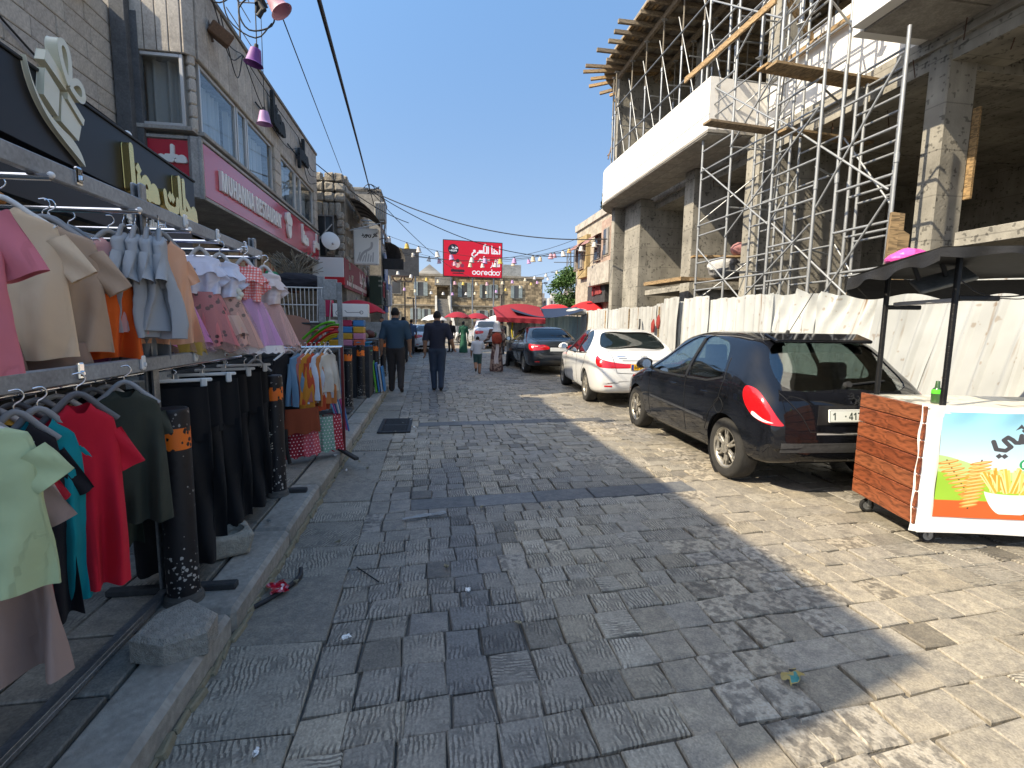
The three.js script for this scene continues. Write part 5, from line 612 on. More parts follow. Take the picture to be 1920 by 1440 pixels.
function sedan(o) {
  const tab = sedanTab();
  const rearG = smooth([[0.02, 1.02], [-0.12, 1.2], [-0.35, 1.34], [-0.75, 1.385], [-0.78, 0.97], [-0.35, 0.975]]), frontG = smooth([[-0.85, 1.385], [-1.25, 1.385], [-1.65, 1.2], [-2.0, 1.02], [-2.12, 0.95], [-1.6, 0.945], [-0.85, 0.96]]);
  const tailG = smooth([[-0.63, 1.1], [0, 1.09], [0.63, 1.1], [0.6, 1.24], [0.5, 1.36], [0, 1.385], [-0.5, 1.36], [-0.6, 1.24]]), screen = smooth([[-0.68, 1.01], [0.68, 1.01], [0.62, 1.25], [0.52, 1.39], [-0.52, 1.39], [-0.62, 1.25]]);
  const sideLine = (p, w = 0.008) => [prism(stripe(p, w), -1, -0.55, 'side'), prism(stripe(p, w), 0.55, 1, 'side')];
  const tl = (s, poly) => prism(poly, 0.5, 1.5, [V(-s * 0.55, 0, 0.83), V(0, 1, 0), V(s * 0.83, 0, 0.55), V(0, 0, 0.2)]);
  return car({ pos: [0, 0, 0], tab, wb: 2.7, wr: 0.315, hw: 0.887, len: 4.5, zc: -1.3, spokes: 8, style: 2, bench: -0.25, dash: -2.05, mir: [-2.05, 1.02], handles: [-0.3, -1.25], hy: 0.86, ...o,
    windows: [prism(rearG, -1, 1, 'side'), prism(frontG, -1, 1, 'side'), prism(tailG, -0.4, 0.62, 'end'), prism(screen, -2.6, -1.3, 'end')], winNames: ['rear_side_window', 'front_side_window', 'rear_window', 'windscreen'],
    fits: [['tail_lamp', tl(-1, o.lamp), lampRed], ['tail_lamp_001', tl(1, o.lamp), lampRed], ['door_gap', [...sideLine([[-0.8, 0.28], [-0.81, 0.6], [-0.8, 0.96]]), ...sideLine([[-2.1, 0.28], [-2.14, 0.6], [-2.06, 0.94]]), ...sideLine([[-0.36, 0.36], [-0.3, 0.6], [-0.05, 0.78], [0.06, 1.0]])], trimM], ['window_rubber', sideLine([[0.06, 0.985], [-0.4, 0.952], [-0.9, 0.945], [-1.6, 0.93], [-2.14, 0.935]], 0.02).concat(sideLine([[-0.815, 0.96], [-0.81, 1.385]], 0.045)), trimM],
      ['boot_gap', prism(stripe([[-0.6, 1.04], [-0.55, 0.85], [-0.5, 0.66], [0, 0.64], [0.5, 0.66], [0.55, 0.85], [0.6, 1.04]], 0.008), 0.6, 1.2, 'end'), trimM], ['boot_chrome', prism([[-0.4, 0.875], [0.4, 0.875], [0.4, 0.9], [-0.4, 0.9]], 0.7, 1.2, 'end'), o.chromeM || alu], ['bumper_reflector', [prism([[-0.72, 0.4], [-0.58, 0.4], [-0.58, 0.43], [-0.72, 0.43]], 0.6, 1.2, 'end'), prism([[0.58, 0.4], [0.72, 0.4], [0.72, 0.43], [0.58, 0.43]], 0.6, 1.2, 'end')], lampRed], ['bumper_valance', prism([[-0.6, 0.28], [0.6, 0.28], [0.5, 0.36], [-0.5, 0.36]], 0.6, 1.2, 'end'), o.valM || trimM], ...(o.extra ? o.extra(sideLine) : [])] });
}
{
  const lamp = smooth([[-0.02, 0.95], [0.15, 0.9], [0.42, 0.83], [0.62, 0.81], [0.6, 0.77], [0.2, 0.75], [0.06, 0.8]]);
  const w = sedan({ name: 'white_sedan', label: 'white saloon car parked ahead of the black hatchback', pos: [3.93, 0, -9.45], turn: -0.095, paint: whitePaint, glass: darkGlass, lamp, style: 3, spokes: 10, mirM: whitePaint, valM: whitePaint });
  const pl = part('number_plate', bx(0.5, 0.11, 0.012, 0, 0.765, 0.995), mat([0.7, 0.5, 0.06]), w); part('plate_print', xf(new THREE.PlaneGeometry(0.49, 0.1), 0, 0.765, 1.003), platePrint(480, 100, (k) => { k.fillStyle = '#d9a520'; k.fillRect(0, 0, 480, 100); k.fillStyle = '#2b3f8f'; k.fillRect(0, 0, 46, 100); k.fillStyle = '#15130f'; k.font = 'bold 86px sans-serif'; k.save(); k.scale(0.85, 1); k.fillText('66·218·03', 66, 82); k.restore(); }), pl);
  // oval ring emblem
  const e = []; for (const [a, b, r] of [[0.062, 0.042, 0.005], [0.022, 0.04, 0.004], [0.048, 0.017, 0.004]]) { const q = new THREE.TorusGeometry(1, 0.1, 6, 32); q.scale(a, b, 0.05); e.push(xf(clean(q), 0, r === 0.004 && a > 0.04 ? 0.95 : 0.94, 0.955, -0.5)); } part('badge', e, chrome, w);
  part('model_script', bx(0.16, 0.02, 0.004, -0.42, 0.955, 0.952, -0.5), chrome, w);
}
{
  const lamp = smooth([[-0.06, 0.93], [0.2, 0.92], [0.44, 0.9], [0.5, 0.8], [0.3, 0.755], [0.05, 0.76], [-0.02, 0.84]]);
  const d = sedan({ name: 'slate_sedan', label: 'dark slate grey saloon car parked in the shade beside the stall', pos: [3.78, 0, -15.5], turn: 0.03, paint: slatePaint, glass: darkGlass, lamp, chromeM: trimM });
  part('number_plate', bx(0.5, 0.11, 0.012, 0, 0.78, 0.995), mat([0.7, 0.71, 0.7]), d); part('lamp_bar', bx(0.16, 0.022, 0.01, -0.7, 0.87, 0.93, 0, -0.5), lampClear, d);
}
{ // cars further off around the square
  const lamp = smooth([[-0.06, 0.93], [0.2, 0.92], [0.4, 0.9], [0.42, 0.8], [0.05, 0.76]]);
  let src; const mk = (label, pos, turn, c, s = 1) => { const paint = mat(c, { roughness: 0.4, clearcoat: 1 }); if (!src) return (src = sedan({ name: 'parked_car', label, pos, turn, paint, glass: mat([0.03, 0.035, 0.04], { roughness: 0.05 }), lamp, plain: true, group: 'cars parked round the far square' })); const q = dup(src, pos, turn, label); q.children.find((k) => k.name === 'body').material = paint; if (s !== 1) q.scale.set(1.05, s, 1); return q; };
  mk('silver white car parked by the railing beyond the two walking men', [-0.1, 0, -27.5], 0.1, [0.62, 0.63, 0.64]); mk('blue tinted white car nosing out behind the silver car', [-0.9, 0, -33.5], 0.7, [0.5, 0.55, 0.62]); mk('low white car standing under the old stone building', [0.3, 0, -41], 1.3, [0.66, 0.66, 0.65]);
  mk('silver people carrier behind the woman in green', [3.6, 0, -31.5], 0.05, [0.5, 0.52, 0.55], 1.22); mk('dark car half hidden by the stall shelter', [6.3, 0, -32.5], 0.05, [0.05, 0.055, 0.06], 1.15); mk('white car under the far umbrellas', [5.2, 0, -40], 1.4, [0.66, 0.66, 0.64]);
}
// ---------- clothes racks and garments ----------
const weaveB = tex(256, (u, v) => 0.5 + 0.25 * Math.sin(u * TAU * 64) * Math.sin(v * TAU * 64) + 0.4 * (fbm(u * 8, v * 8, 8, 3, 601) - 0.5), false);
const clothM = new Map();
function fabric(c, o = {}) { const k = c.join(',') + JSON.stringify(Object.keys(o)); if (!clothM.has(k)) clothM.set(k, mat(c, { roughness: 0.95, bumpMap: rep(weaveB, 0.12), bumpScale: 0.0015, sheen: 0.3, sheenRoughness: 0.8, sheenColor: new THREE.Color(...c).multiplyScalar(0.6), ...o })); return clothM.get(k); }
const gr = rng(314);
const sup = (a, n) => Math.sign(a) * Math.pow(Math.abs(a), n);
function tubeCloth(nu, nv, f) { const g = grid(nu, nv, (u, v) => f(u * TAU, v)); const q = mergeVertices((() => { g.deleteAttribute('uv'); g.deleteAttribute('normal'); return g; })(), 1e-5); q.computeVertexNormals(); return metric(clean(q)); }
function tee(L, W, sd, o = {}) { // hanging short sleeved top; origin at the collar
  const ph = sd * 7.7, fold = (o.fold ?? 0.016) * 1.7, prof = (v) => v < 0.1 ? lerp(0.3, 0.86, sstep(0, 0.1, v)) : v < 0.2 ? lerp(0.86, 0.93, (v - 0.1) / 0.1) : lerp(0.93, 1.0 + (o.flare || 0.06), (v - 0.2) / 0.8);
  const body = tubeCloth(84, 34, (a, v) => { const hw = W / 2 * prof(v), hd = lerp(0.03, 0.026, v) * (o.fat || 1), c = Math.cos(a), s = Math.sin(a), amp = fold * sstep(0.12, 0.9, v), x = sup(c, 0.75) * hw, f = amp * (Math.sin(x * 42 / (W / 0.34) + ph) + 0.6 * Math.sin(x * 71 / (W / 0.34) + ph * 2 + v * 3)) + 0.03 * (fbm(x * 9 + ph + 9, v * 4 + 5, 99, 4, 3) - 0.5) * sstep(0, 0.2, v) + 0.03 * Math.abs(Math.sin(x * 13 + ph + v * 1.6)) * sstep(0.08, 0.6, v); const neck = v < 0.04 ? -0.035 * (s > 0 ? 1 : 0.3) * (1 - v / 0.04) * Math.max(0, 1 - Math.abs(c) * 1.2) : 0; return [x, -v * L + neck + (v > 0.97 ? 0.006 * Math.sin(x * 30 + ph) : 0), sup(s, 0.8) * hd + f]; });
  const out = [body];
  if (o.sleeve !== 0) for (const s of [-1, 1]) { const sl = o.sleeve || 0.16, an = (o.spread ?? 0.55) * 0.75; out.push(tubeCloth(20, 8, (a, v) => { const r = lerp(0.05, 0.052 + (o.cuff || 0) * 0.6, v) * W / 0.34, x = W / 2 * 0.78 + Math.sin(an) * sl * v, y = -0.1 - Math.cos(an) * sl * v, c = Math.cos(a), q = Math.sin(a), w = 0.008 * Math.sin(a * 3 + ph + v * 4); return [s * (x + c * r * Math.cos(an) * 0.9), y + c * r * Math.sin(an) * 0.9, q * (r * 0.42) + w]; })); }
  return merge(out);
}
function dressGeo(L, W, sd) { const body = tee(L * 0.42, W, sd, { sleeve: 0, flare: -0.12 }); return body; }
function skirtGeo(L, w0, w1, sd, n = 11, amp = 0.1) { return tubeCloth(96, 14, (a, v) => { const r = lerp(w0, w1, Math.pow(v, 0.8)), k = 1 + amp * v * Math.sin(a * n + sd) + amp * 0.5 * v * Math.sin(a * (n + 5) + sd * 2); return [Math.cos(a) * r * k, -v * L + 0.012 * Math.sin(a * n) * v, Math.sin(a) * r * k * 0.62]; }); }
function trouserGeo(L, W, sd) { const out = [tubeCloth(40, 6, (a, v) => [Math.cos(a) * W / 2 * (1 + 0.04 * v), -v * L * 0.3, Math.sin(a) * 0.05 + 0.006 * Math.sin(a * 9 + sd)])]; for (const s of [-1, 1]) out.push(tubeCloth(28, 16, (a, v) => { const r = lerp(W * 0.27, W * 0.24, v); return [s * W * 0.25 + Math.cos(a) * r, -L * 0.26 - v * L * 0.74, Math.sin(a) * 0.05 + 0.026 * Math.sin(a * 4 + sd + v * 5) + 0.022 * Math.sin(v * 9 + sd) + 0.03 * (fbm(a * 1.5 + sd + 9, v * 5 + 3, 99, 3, 5) - 0.5)]; })); return merge(out); }
const hangM = [mat([0.55, 0.53, 0.5], { roughness: 0.5 }), mat([0.13, 0.13, 0.135], { roughness: 0.6 }), mat([0.3, 0.3, 0.3], { roughness: 0.6 }), mat([0.75, 0.74, 0.7], { roughness: 0.4 })];
function hangerGeo(W) { const w = W * 0.42; return [tube([[-w, -0.06, 0], [-w * 0.6, -0.02, 0], [0, 0.035, 0], [w * 0.6, -0.02, 0], [w, -0.06, 0]], 0.011, 16, 6), tube([[0, 0.03, 0], [0, 0.055, 0], [0.014, 0.065, 0.0], [0.024, 0.08, 0], [0.014, 0.1, 0], [-0.008, 0.097, 0]], 0.0028, 14, 5)]; }
function hang(name, label, geo, m, pos, turn, o = {}) { if (pos[1] > 1.4 && pos[2] > -4) pos = [pos[0] * 1.09 - 0.02, 1.5 + (pos[1] - 1.5) * 1.08 - 0.015, pos[2] * 1.07]; const t = thing(name, label, o.cat || 'garment', pos, turn, o.group); part('cloth', geo, m, t); if (o.hanger !== false) { const h = hangerGeo(o.W || 0.32), q = part('hanger', h[0], hangM[o.h ?? 2], t); part('hook', h[1], chrome, q); } if (o.tilt) t.rotation.z = o.tilt; return t; }

{ // front rack: grey slotted posts and rails
  const t = thing('clothes_rack', 'grey slotted steel clothes rack with two long rails', 'clothes rack');
  const X = -1.27; part('top_rail', beam([X, 2.0, -0.4], [X, 2.0, -4.13], 0.03, 0.062, 0.004), greyPaint, t); part('lower_rail', beam([X, 1.3, -0.4], [X, 1.3, -4.13], 0.03, 0.062, 0.004), greyPaint, t);
  const zs = [-1.05, -2.62, -4.11]; zs.forEach((z, i) => { part(nb('post', i), [bx(0.016, 2.0, 0.05, X - 0.035, 1.12, z), bx(0.016, 2.0, 0.05, X - 0.065, 1.12, z), bx(0.035, 2.0, 0.008, X - 0.05, 1.12, z - 0.02)], steel, t); part(nb('foot', i), bx(0.6, 0.035, 0.05, X - 0.02, 0.15, z), rough([0.06, 0.06, 0.06]), t); });
  part('back_rail', [beam([-2.1, 2.0, -0.4], [-2.1, 2.0, -4.13], 0.03, 0.06), beam([-2.1, 1.3, -0.4], [-2.1, 1.3, -4.13], 0.03, 0.06)], greyPaint, t); zs.forEach((z, i) => part(nb('back_post', i), bx(0.04, 2.0, 0.05, -2.13, 1.12, z), steel, t));
  let k = 0; for (const [y, list] of [[2.0, [-1.3, -1.72, -2.1, -2.9, -3.3, -3.75]], [1.3, [-0.9, -1.63, -2.02, -2.42, -2.92, -3.32, -3.75]]]) for (const z of list) part(nb('price_clip', k++), [bx(0.012, 0.062, 0.034, X + 0.02, y + 0.012, z), bx(0.016, 0.02, 0.01, X + 0.026, y + 0.004, z)], k % 3 ? white : chrome, t);
  [-1.45, -1.9, -2.4, -2.85, -3.2, -3.55, -3.9].forEach((z, i) => { const a = part(nb('hanging_arm', i), bar([-2.05, 1.94, z], [X + 0.06, 1.955, z], 0.012), chrome, t); part('arm_stop', sph(0.011, X + 0.06, 1.962, z), white, a); });
  part('lower_rod', bar([-1.42, 1.235, -0.5], [-1.42, 1.235, -4.05], 0.012), chrome, t);
  // galvanised channel on the ground under the rack
  one('floor_channel', [beam([-1.31, 0.15, -0.2], [-1.31, 0.15, -4.6], 0.06, 0.022, 0.003), beam([-1.285, 0.165, -0.2], [-1.285, 0.165, -4.6], 0.006, 0.03, 0.002)], steel, 'galvanised steel channel lying along the foot of the clothes rack', 'steel channel');
}
{
  const H = hang;
  // upper row
  H('hung_shirt', 'rose pink short sleeved top on the upper rail', tee(0.5, 0.38, 1), fabric([0.66, 0.19, 0.23]), [-1.12, 1.84, -1.36], 0.2, { W: 0.38 });
  H('hung_shirt', 'large beige short sleeved top on a white hanger', tee(0.52, 0.34, 2, { sleeve: 0.15, spread: 0.75, fold: 0.008 }), fabric([0.76, 0.57, 0.38]), [-1.31, 1.862, -1.88], 0.32, { W: 0.34, h: 3 });
  H('hung_shirt', 'tan short sleeved top hanging close behind the beige one', tee(0.48, 0.34, 3, { spread: 0.75 }), fabric([0.5, 0.35, 0.24]), [-1.3, 1.835, -2.05], 0.35, { W: 0.34 });
  H('hung_trousers', 'taupe shorts hanging below the beige top', skirtGeo(0.12, 0.17, 0.19, 2, 6, 0.05), fabric([0.3, 0.2, 0.15]), [-1.34, 1.43, -1.98], 0.3, { hanger: false }); H('hung_trousers', 'brown folded shorts behind the taupe ones', skirtGeo(0.14, 0.2, 0.22, 4, 7, 0.05), fabric([0.24, 0.16, 0.12]), [-1.42, 1.44, -1.75], 0.3, { hanger: false });
  [[[0.3, 0.17, 0.1], 'rust brown top squeezed in beside the tan one', -2.14, -1.34, 0.45], [[0.17, 0.27, 0.21], 'sage green top behind the orange ones', -2.34, -1.4, 0.55], [[0.12, 0.2, 0.2], 'dark teal top at the back of the upper arm', -2.36, -1.5, 0.6]].forEach(([c, l, z, x, r]) => H('hung_shirt', l, tee(0.45, 0.3, z * 3), fabric(c), [x, 1.85, z], r, { W: 0.3 }));
  H('hung_shirt', 'bright orange top with flared sleeves below the pink one', tee(0.4, 0.25, 5, { sleeve: 0.13, cuff: 0.03 }), fabric([0.75, 0.12, 0.012]), [-1.245, 1.73, -2.22], 0.75, { W: 0.25 });
  H('hung_shirt', 'salmon pink top between orange and grey tops', tee(0.4, 0.26, 6), fabric([0.7, 0.36, 0.33]), [-1.225, 1.83, -2.28], 1.0, { W: 0.26 });
  for (let i = 0; i < 4; i++) H('hung_shirt', 'heather grey short sleeved top in a bunch beside the rack post', tee(0.43 + 0.03 * (i % 2), 0.3, 7 + i, { sleeve: 0.13, spread: 0.5, cuff: 0.02 }), fabric([0.4, 0.41, 0.42]), [-1.215 + i * 0.032, 1.865, -2.36 - i * 0.025], 1.8 + i * 0.06, { W: 0.3, group: 'heather grey tops bunched beside the rack post' });
  H('hung_shirt', 'peach long top with orange sleeve lining by the rack post', tee(0.5, 0.24, 12, { sleeve: 0.11, flare: 0.2 }), fabric([0.78, 0.42, 0.26]), [-1.15, 1.87, -2.52], 0.9, { W: 0.24 });
  H('hung_shirt', 'grey top with dangling ties below the grey bunch', tee(0.26, 0.2, 14, { sleeve: 0 }), fabric([0.24, 0.25, 0.26]), [-1.22, 1.58, -2.46], 0.9, { hanger: false });
  // dresses
  const dots = (bg, dot) => { const m = mat([1, 1, 1], { map: canvas(256, 256, (c) => { c.fillStyle = bg; c.fillRect(0, 0, 256, 256); c.fillStyle = dot; const r = rng(5); for (let i = 0; i < 34; i++) { c.beginPath(); c.arc(r() * 256, r() * 256, 6 + r() * 3, 0, 7); c.fill(); } }), roughness: 0.95 }); m.map.wrapS = m.map.wrapT = THREE.RepeatWrapping; m.map.repeat.set(3.4, 3.4); return m; };
  const tulle = (c) => mat(c, { roughness: 0.95, transparent: true, opacity: 0.28 }), bodice = fabric([0.72, 0.71, 0.8]);
  const frock = (label, pos, turn, sk, skOver, top, sd, w = 0.15) => { const t = H('party_dress', label, tee(0.2, 0.2, sd, { sleeve: 0.055, spread: 0.9, flare: -0.15, fold: 0.01, cuff: 0.02 }), top, pos, turn, { W: 0.2, h: 0, cat: 'dress' }); const s = part('skirt', skirtGeo(0.27, 0.075, w * 1.1, sd, 9, 0.1), sk, t); s.position.y = -0.19; const o = part('tulle_layer', skirtGeo(0.3, 0.08, w * 1.18, sd + 1, 13, 0.1), skOver, t); o.position.y = -0.19; const fr = t.scale.setScalar(1.12); part('ruffle', tubeCloth(60, 4, (a, v) => { const r = 0.085 + 0.035 * v + 0.012 * Math.sin(a * 11 + sd) * v; return [Math.cos(a) * r, -0.045 - v * 0.055 + 0.012 * Math.sin(a * 7) * v, Math.sin(a) * r * 0.6]; }), top, t); return t; };
  frock('white bodiced party dress with lilac pink dotted skirt', [-1.26, 1.87, -2.76], 0.3, dots('#cf86b4', '#4a2f3c'), tulle([0.55, 0.32, 0.4]), bodice, 1); frock('lavender frilled party dress at the back of the row', [-1.42, 1.87, -2.8], 0.3, dots('#a893c9', '#4a2f3c'), tulle([0.5, 0.4, 0.55]), fabric([0.55, 0.53, 0.72]), 2);
  frock('white bodiced party dress with coral dotted skirt', [-1.19, 1.865, -3.0], 0.25, dots('#d07a78', '#4a2f2c'), tulle([0.62, 0.4, 0.36]), bodice, 3, 0.155); frock('white ruffled party dress with peach dotted net skirt', [-1.13, 1.85, -3.1], 0.3, dots('#d3a290', '#4a332c'), tulle([0.66, 0.46, 0.38]), bodice, 4, 0.17);
  { const gm = mat([1, 1, 1], { map: canvas(256, 256, (c) => { c.fillStyle = '#f2dcd6'; c.fillRect(0, 0, 256, 256); c.globalAlpha = 0.62; c.fillStyle = '#e0574f'; for (let i = 0; i < 16; i++) { c.fillRect(i * 16, 0, 8, 256); c.fillRect(0, i * 16, 256, 8); } }), roughness: 0.95 }); gm.map.wrapS = gm.map.wrapT = THREE.RepeatWrapping; gm.map.repeat.set(4, 4); const d = frock('red gingham bodiced party dress with lilac net skirt and flower', [-1.04, 1.84, -3.2], 0.15, fabric([0.6, 0.3, 0.5]), tulle([0.7, 0.5, 0.58]), gm, 6, 0.155); part('flower', [0, 1, 2, 3, 4, 5].map((i) => xf(clean(new THREE.SphereGeometry(0.017, 8, 6)), -0.03 + 0.022 * Math.cos(i * 1.05), -0.17 + 0.022 * Math.sin(i * 1.05), 0.085)), fabric([0.78, 0.74, 0.6]), d); part('scalloped_hem', tubeCloth(90, 3, (a, v) => { const r = 0.185 + 0.01 * v; return [Math.cos(a) * r, -0.45 - v * 0.035 - 0.012 * Math.abs(Math.sin(a * 12)) * v, Math.sin(a) * r * 0.62]; }), fabric([0.78, 0.72, 0.68]), d); }
  frock('pale peach party dress with wide net at the end of the row', [-1.02, 1.83, -3.5], 0.2, fabric([0.62, 0.36, 0.32]), tulle([0.7, 0.52, 0.46]), fabric([0.7, 0.6, 0.56]), 8, 0.16);
  H('hung_skirt', 'mustard yellow child skirt with white lace hem', skirtGeo(0.14, 0.1, 0.12, 3, 8, 0.06), fabric([0.42, 0.29, 0.06]), [-1.2, 1.48, -2.74], 0.2, { hanger: false, cat: 'skirt' }); H('hung_skirt', 'salmon bubble skirt below the dotted dresses', skirtGeo(0.16, 0.08, 0.1, 5, 7, 0.1), fabric([0.6, 0.3, 0.25]), [-1.1, 1.49, -3.12], 0.2, { hanger: false, cat: 'skirt' });
  H('hung_skirt', 'pale peach net skirt hanging under the dotted dresses', skirtGeo(0.12, 0.12, 0.15, 7, 13, 0.1), fabric([0.64, 0.43, 0.34]), [-1.14, 1.545, -3.04], 0.2, { hanger: false, cat: 'skirt' });
  // lower row
  H('hung_shirt', 'pale green short sleeved blouse hanging outermost on the lower rail', tee(0.43, 0.4, 21, { sleeve: 0.09, spread: 0.9, flare: 0.02, fold: 0.014 }), fabric([0.46, 0.54, 0.3]), [-1.14, 1.26, -1.33], 0.25, { W: 0.4, h: 0 });
  H('hung_dress', 'mauve beige long tunic with red cord under the pale green blouse', tee(0.66, 0.34, 22, { flare: 0.25, fold: 0.022 }), fabric([0.36, 0.25, 0.21]), [-1.2, 1.19, -1.44], 0.25, { W: 0.34, cat: 'dress' });
  one('drawstring', tube([[-1.17, 0.84, -1.34], [-1.15, 0.72, -1.33], [-1.165, 0.65, -1.33], [-1.14, 0.585, -1.325]], 0.006, 20, 6), mat([0.6, 0.03, 0.07]), 'red drawstring cord hanging over the mauve tunic', 'cord');
  H('hung_dress', 'navy long hem showing under the mauve tunic', tee(0.7, 0.3, 23, { sleeve: 0, flare: 0.2 }), fabric([0.012, 0.014, 0.03]), [-1.3, 1.19, -1.58], 0.3, { cat: 'dress' });
  H('hung_shirt', 'scarlet cape sleeved long top on a grey hanger', tee(0.62, 0.21, 24, { sleeve: 0.14, cuff: 0.04, spread: 0.45, flare: -0.1 }), fabric([0.6, 0.008, 0.03]), [-1.13, 1.225, -1.8], 0.75, { W: 0.24, h: 1 });
  H('hung_shirt', 'turquoise long top between the scarlet and black ones', tee(0.6, 0.2, 25, { sleeve: 0.13, cuff: 0.03 }), fabric([0.0, 0.26, 0.3]), [-1.19, 1.19, -1.72], 0.8, { W: 0.22 }); H('hung_shirt', 'black long top beside the turquoise one', tee(0.63, 0.2, 26), fabric([0.008, 0.008, 0.012]), [-1.21, 1.19, -1.66], 0.75, { W: 0.22 }); H('hung_shirt', 'dark red long top behind the pale green blouse', tee(0.62, 0.22, 27), fabric([0.38, 0.006, 0.02]), [-1.24, 1.19, -1.58], 0.7, { W: 0.24 });
  H('hung_shirt', 'olive green scoop necked top with a yellow label', tee(0.55, 0.25, 28, { sleeve: 0.1, spread: 0.3 }), fabric([0.045, 0.05, 0.035]), [-1.22, 1.215, -2.22], 0.5, { W: 0.26, h: 2 });
  [[[0.1, 0.01, 0.02], 'maroon'], [[0.012, 0.012, 0.025], 'navy'], [[0.02, 0.02, 0.022], 'charcoal'], [[0.45, 0.25, 0.03], 'mustard'], [[0.25, 0.015, 0.03], 'crimson'], [[0.03, 0.06, 0.07], 'petrol'], [[0.16, 0.1, 0.04], 'ochre brown'], [[0.05, 0.01, 0.03], 'plum'], [[0.02, 0.03, 0.02], 'bottle green'], [[0.006, 0.006, 0.008], 'black']].forEach(([c, n], i) => H('hung_shirt', n + ' top packed tightly on the lower rod behind', tee(0.58 + 0.05 * (i % 3), 0.26, 40 + i), fabric(c), [-1.42, 1.17, -1.55 - i * 0.1], 0.55 + 0.05 * (i % 3), { W: 0.3, h: i % 3 }));
  for (let i = 0; i < 6; i++) H('hung_trousers', 'black loose trousers clipped in a row on the lower rail', trouserGeo(0.95, 0.36, i * 3), fabric([0.006, 0.006, 0.007]), [-1.32 - 0.02 * (i % 2), 1.16, -2.74 - i * 0.21], 0.45 + 0.06 * (i % 2), { hanger: false, cat: 'trousers', group: 'black trousers on the lower rail' });
  for (let i = 0; i < 4; i++) { const t = thing('clip_hanger', 'white plastic clip hanger holding black trousers', 'hanger', [-1.3, 1.19, -2.78 - i * 0.33], 0.45, 'clip hangers with black trousers'); part('bar', bx(0.34, 0.018, 0.012, 0, 0, 0), hangM[3], t); part('clip', bx(0.03, 0.06, 0.02, 0.13, -0.02, 0.008), hangM[3], t); part('clip_001', bx(0.03, 0.06, 0.02, -0.13, -0.02, 0.008), hangM[3], t); part('hook', tube([[0, 0, 0], [0, 0.03, 0], [0.014, 0.045, 0], [0, 0.058, 0]], 0.003, 10, 5), chrome, t); }
  { const fl = mat([1, 1, 1], { map: canvas(256, 256, (c) => { c.fillStyle = '#0b0b0d'; c.fillRect(0, 0, 256, 256); c.fillStyle = '#b9b3a4'; const r = rng(8); for (let i = 0; i < 26; i++) { const x = r() * 256, y = r() * 256; for (let k = 0; k < 5; k++) { c.beginPath(); c.ellipse(x + 9 * Math.cos(k * 1.26), y + 9 * Math.sin(k * 1.26), 8, 3.4, k * 1.26, 0, 7); c.fill(); } } }), roughness: 0.95 }); fl.map.wrapS = fl.map.wrapT = THREE.RepeatWrapping; fl.map.repeat.set(3, 3); H('hung_dress', 'black dress with white flower print beside the second bollard', tee(0.95, 0.26, 60, { sleeve: 0.12 }), fl, [-1.3, 1.18, -4.0], 0.6, { W: 0.26, cat: 'dress' }); }
}
{ // toys glimpsed in the shop behind
  const bear = thing('teddy_bear', 'ginger plush bear on a shelf behind the beige top', 'toy', [-2.3, 1.82, -3.05], 0.6); const bm = fabric([0.4, 0.16, 0.04]); part('head', [sph(0.11, 0, 0.2, 0, 14), sph(0.04, -0.08, 0.3, 0), sph(0.04, 0.08, 0.3, 0), sph(0.05, 0, 0.17, 0.09)], bm, bear); part('torso', lump(0.12, 1, 1.2, 0.9, 3), bm, bear);
  const mk = (l, c, p, r, s) => one('boxed_toy', lump(r, 1.2, 0.9, 1, s), mat(c, { roughness: 0.4 }), l, 'toy', null, p);
  mk('shiny red toy mask on the shop shelf', [0.4, 0.01, 0.02], [-2.35, 1.95, -3.4], 0.14, 2); mk('orange toy ball hung in the shop', [0.6, 0.12, 0.01], [-2.3, 1.9, -3.65], 0.13, 7); mk('dark plum toy hung beside the bear', [0.14, 0.02, 0.04], [-2.5, 1.98, -2.85], 0.14, 9); mk('green toy bag on the shop shelf', [0.05, 0.3, 0.03], [-2.3, 1.85, -3.55], 0.1, 11); mk('purple folded cloth low in the rack', [0.16, 0.005, 0.09], [-1.62, 1.36, -2.45], 0.16, 5); mk('lilac plastic toy low in the rack', [0.3, 0.1, 0.4], [-1.5, 1.38, -2.25], 0.06, 6);
  one('shop_shelf', [bx(0.5, 0.04, 4, -2.5, 1.7, -3), bx(0.5, 0.04, 4, -2.5, 1.3, -3), bx(0.05, 2, 4, -2.76, 1.15, -3)], rough([0.05, 0.045, 0.04]), 'dark wooden shelf of toys behind the clothes rack', 'shelf');
}
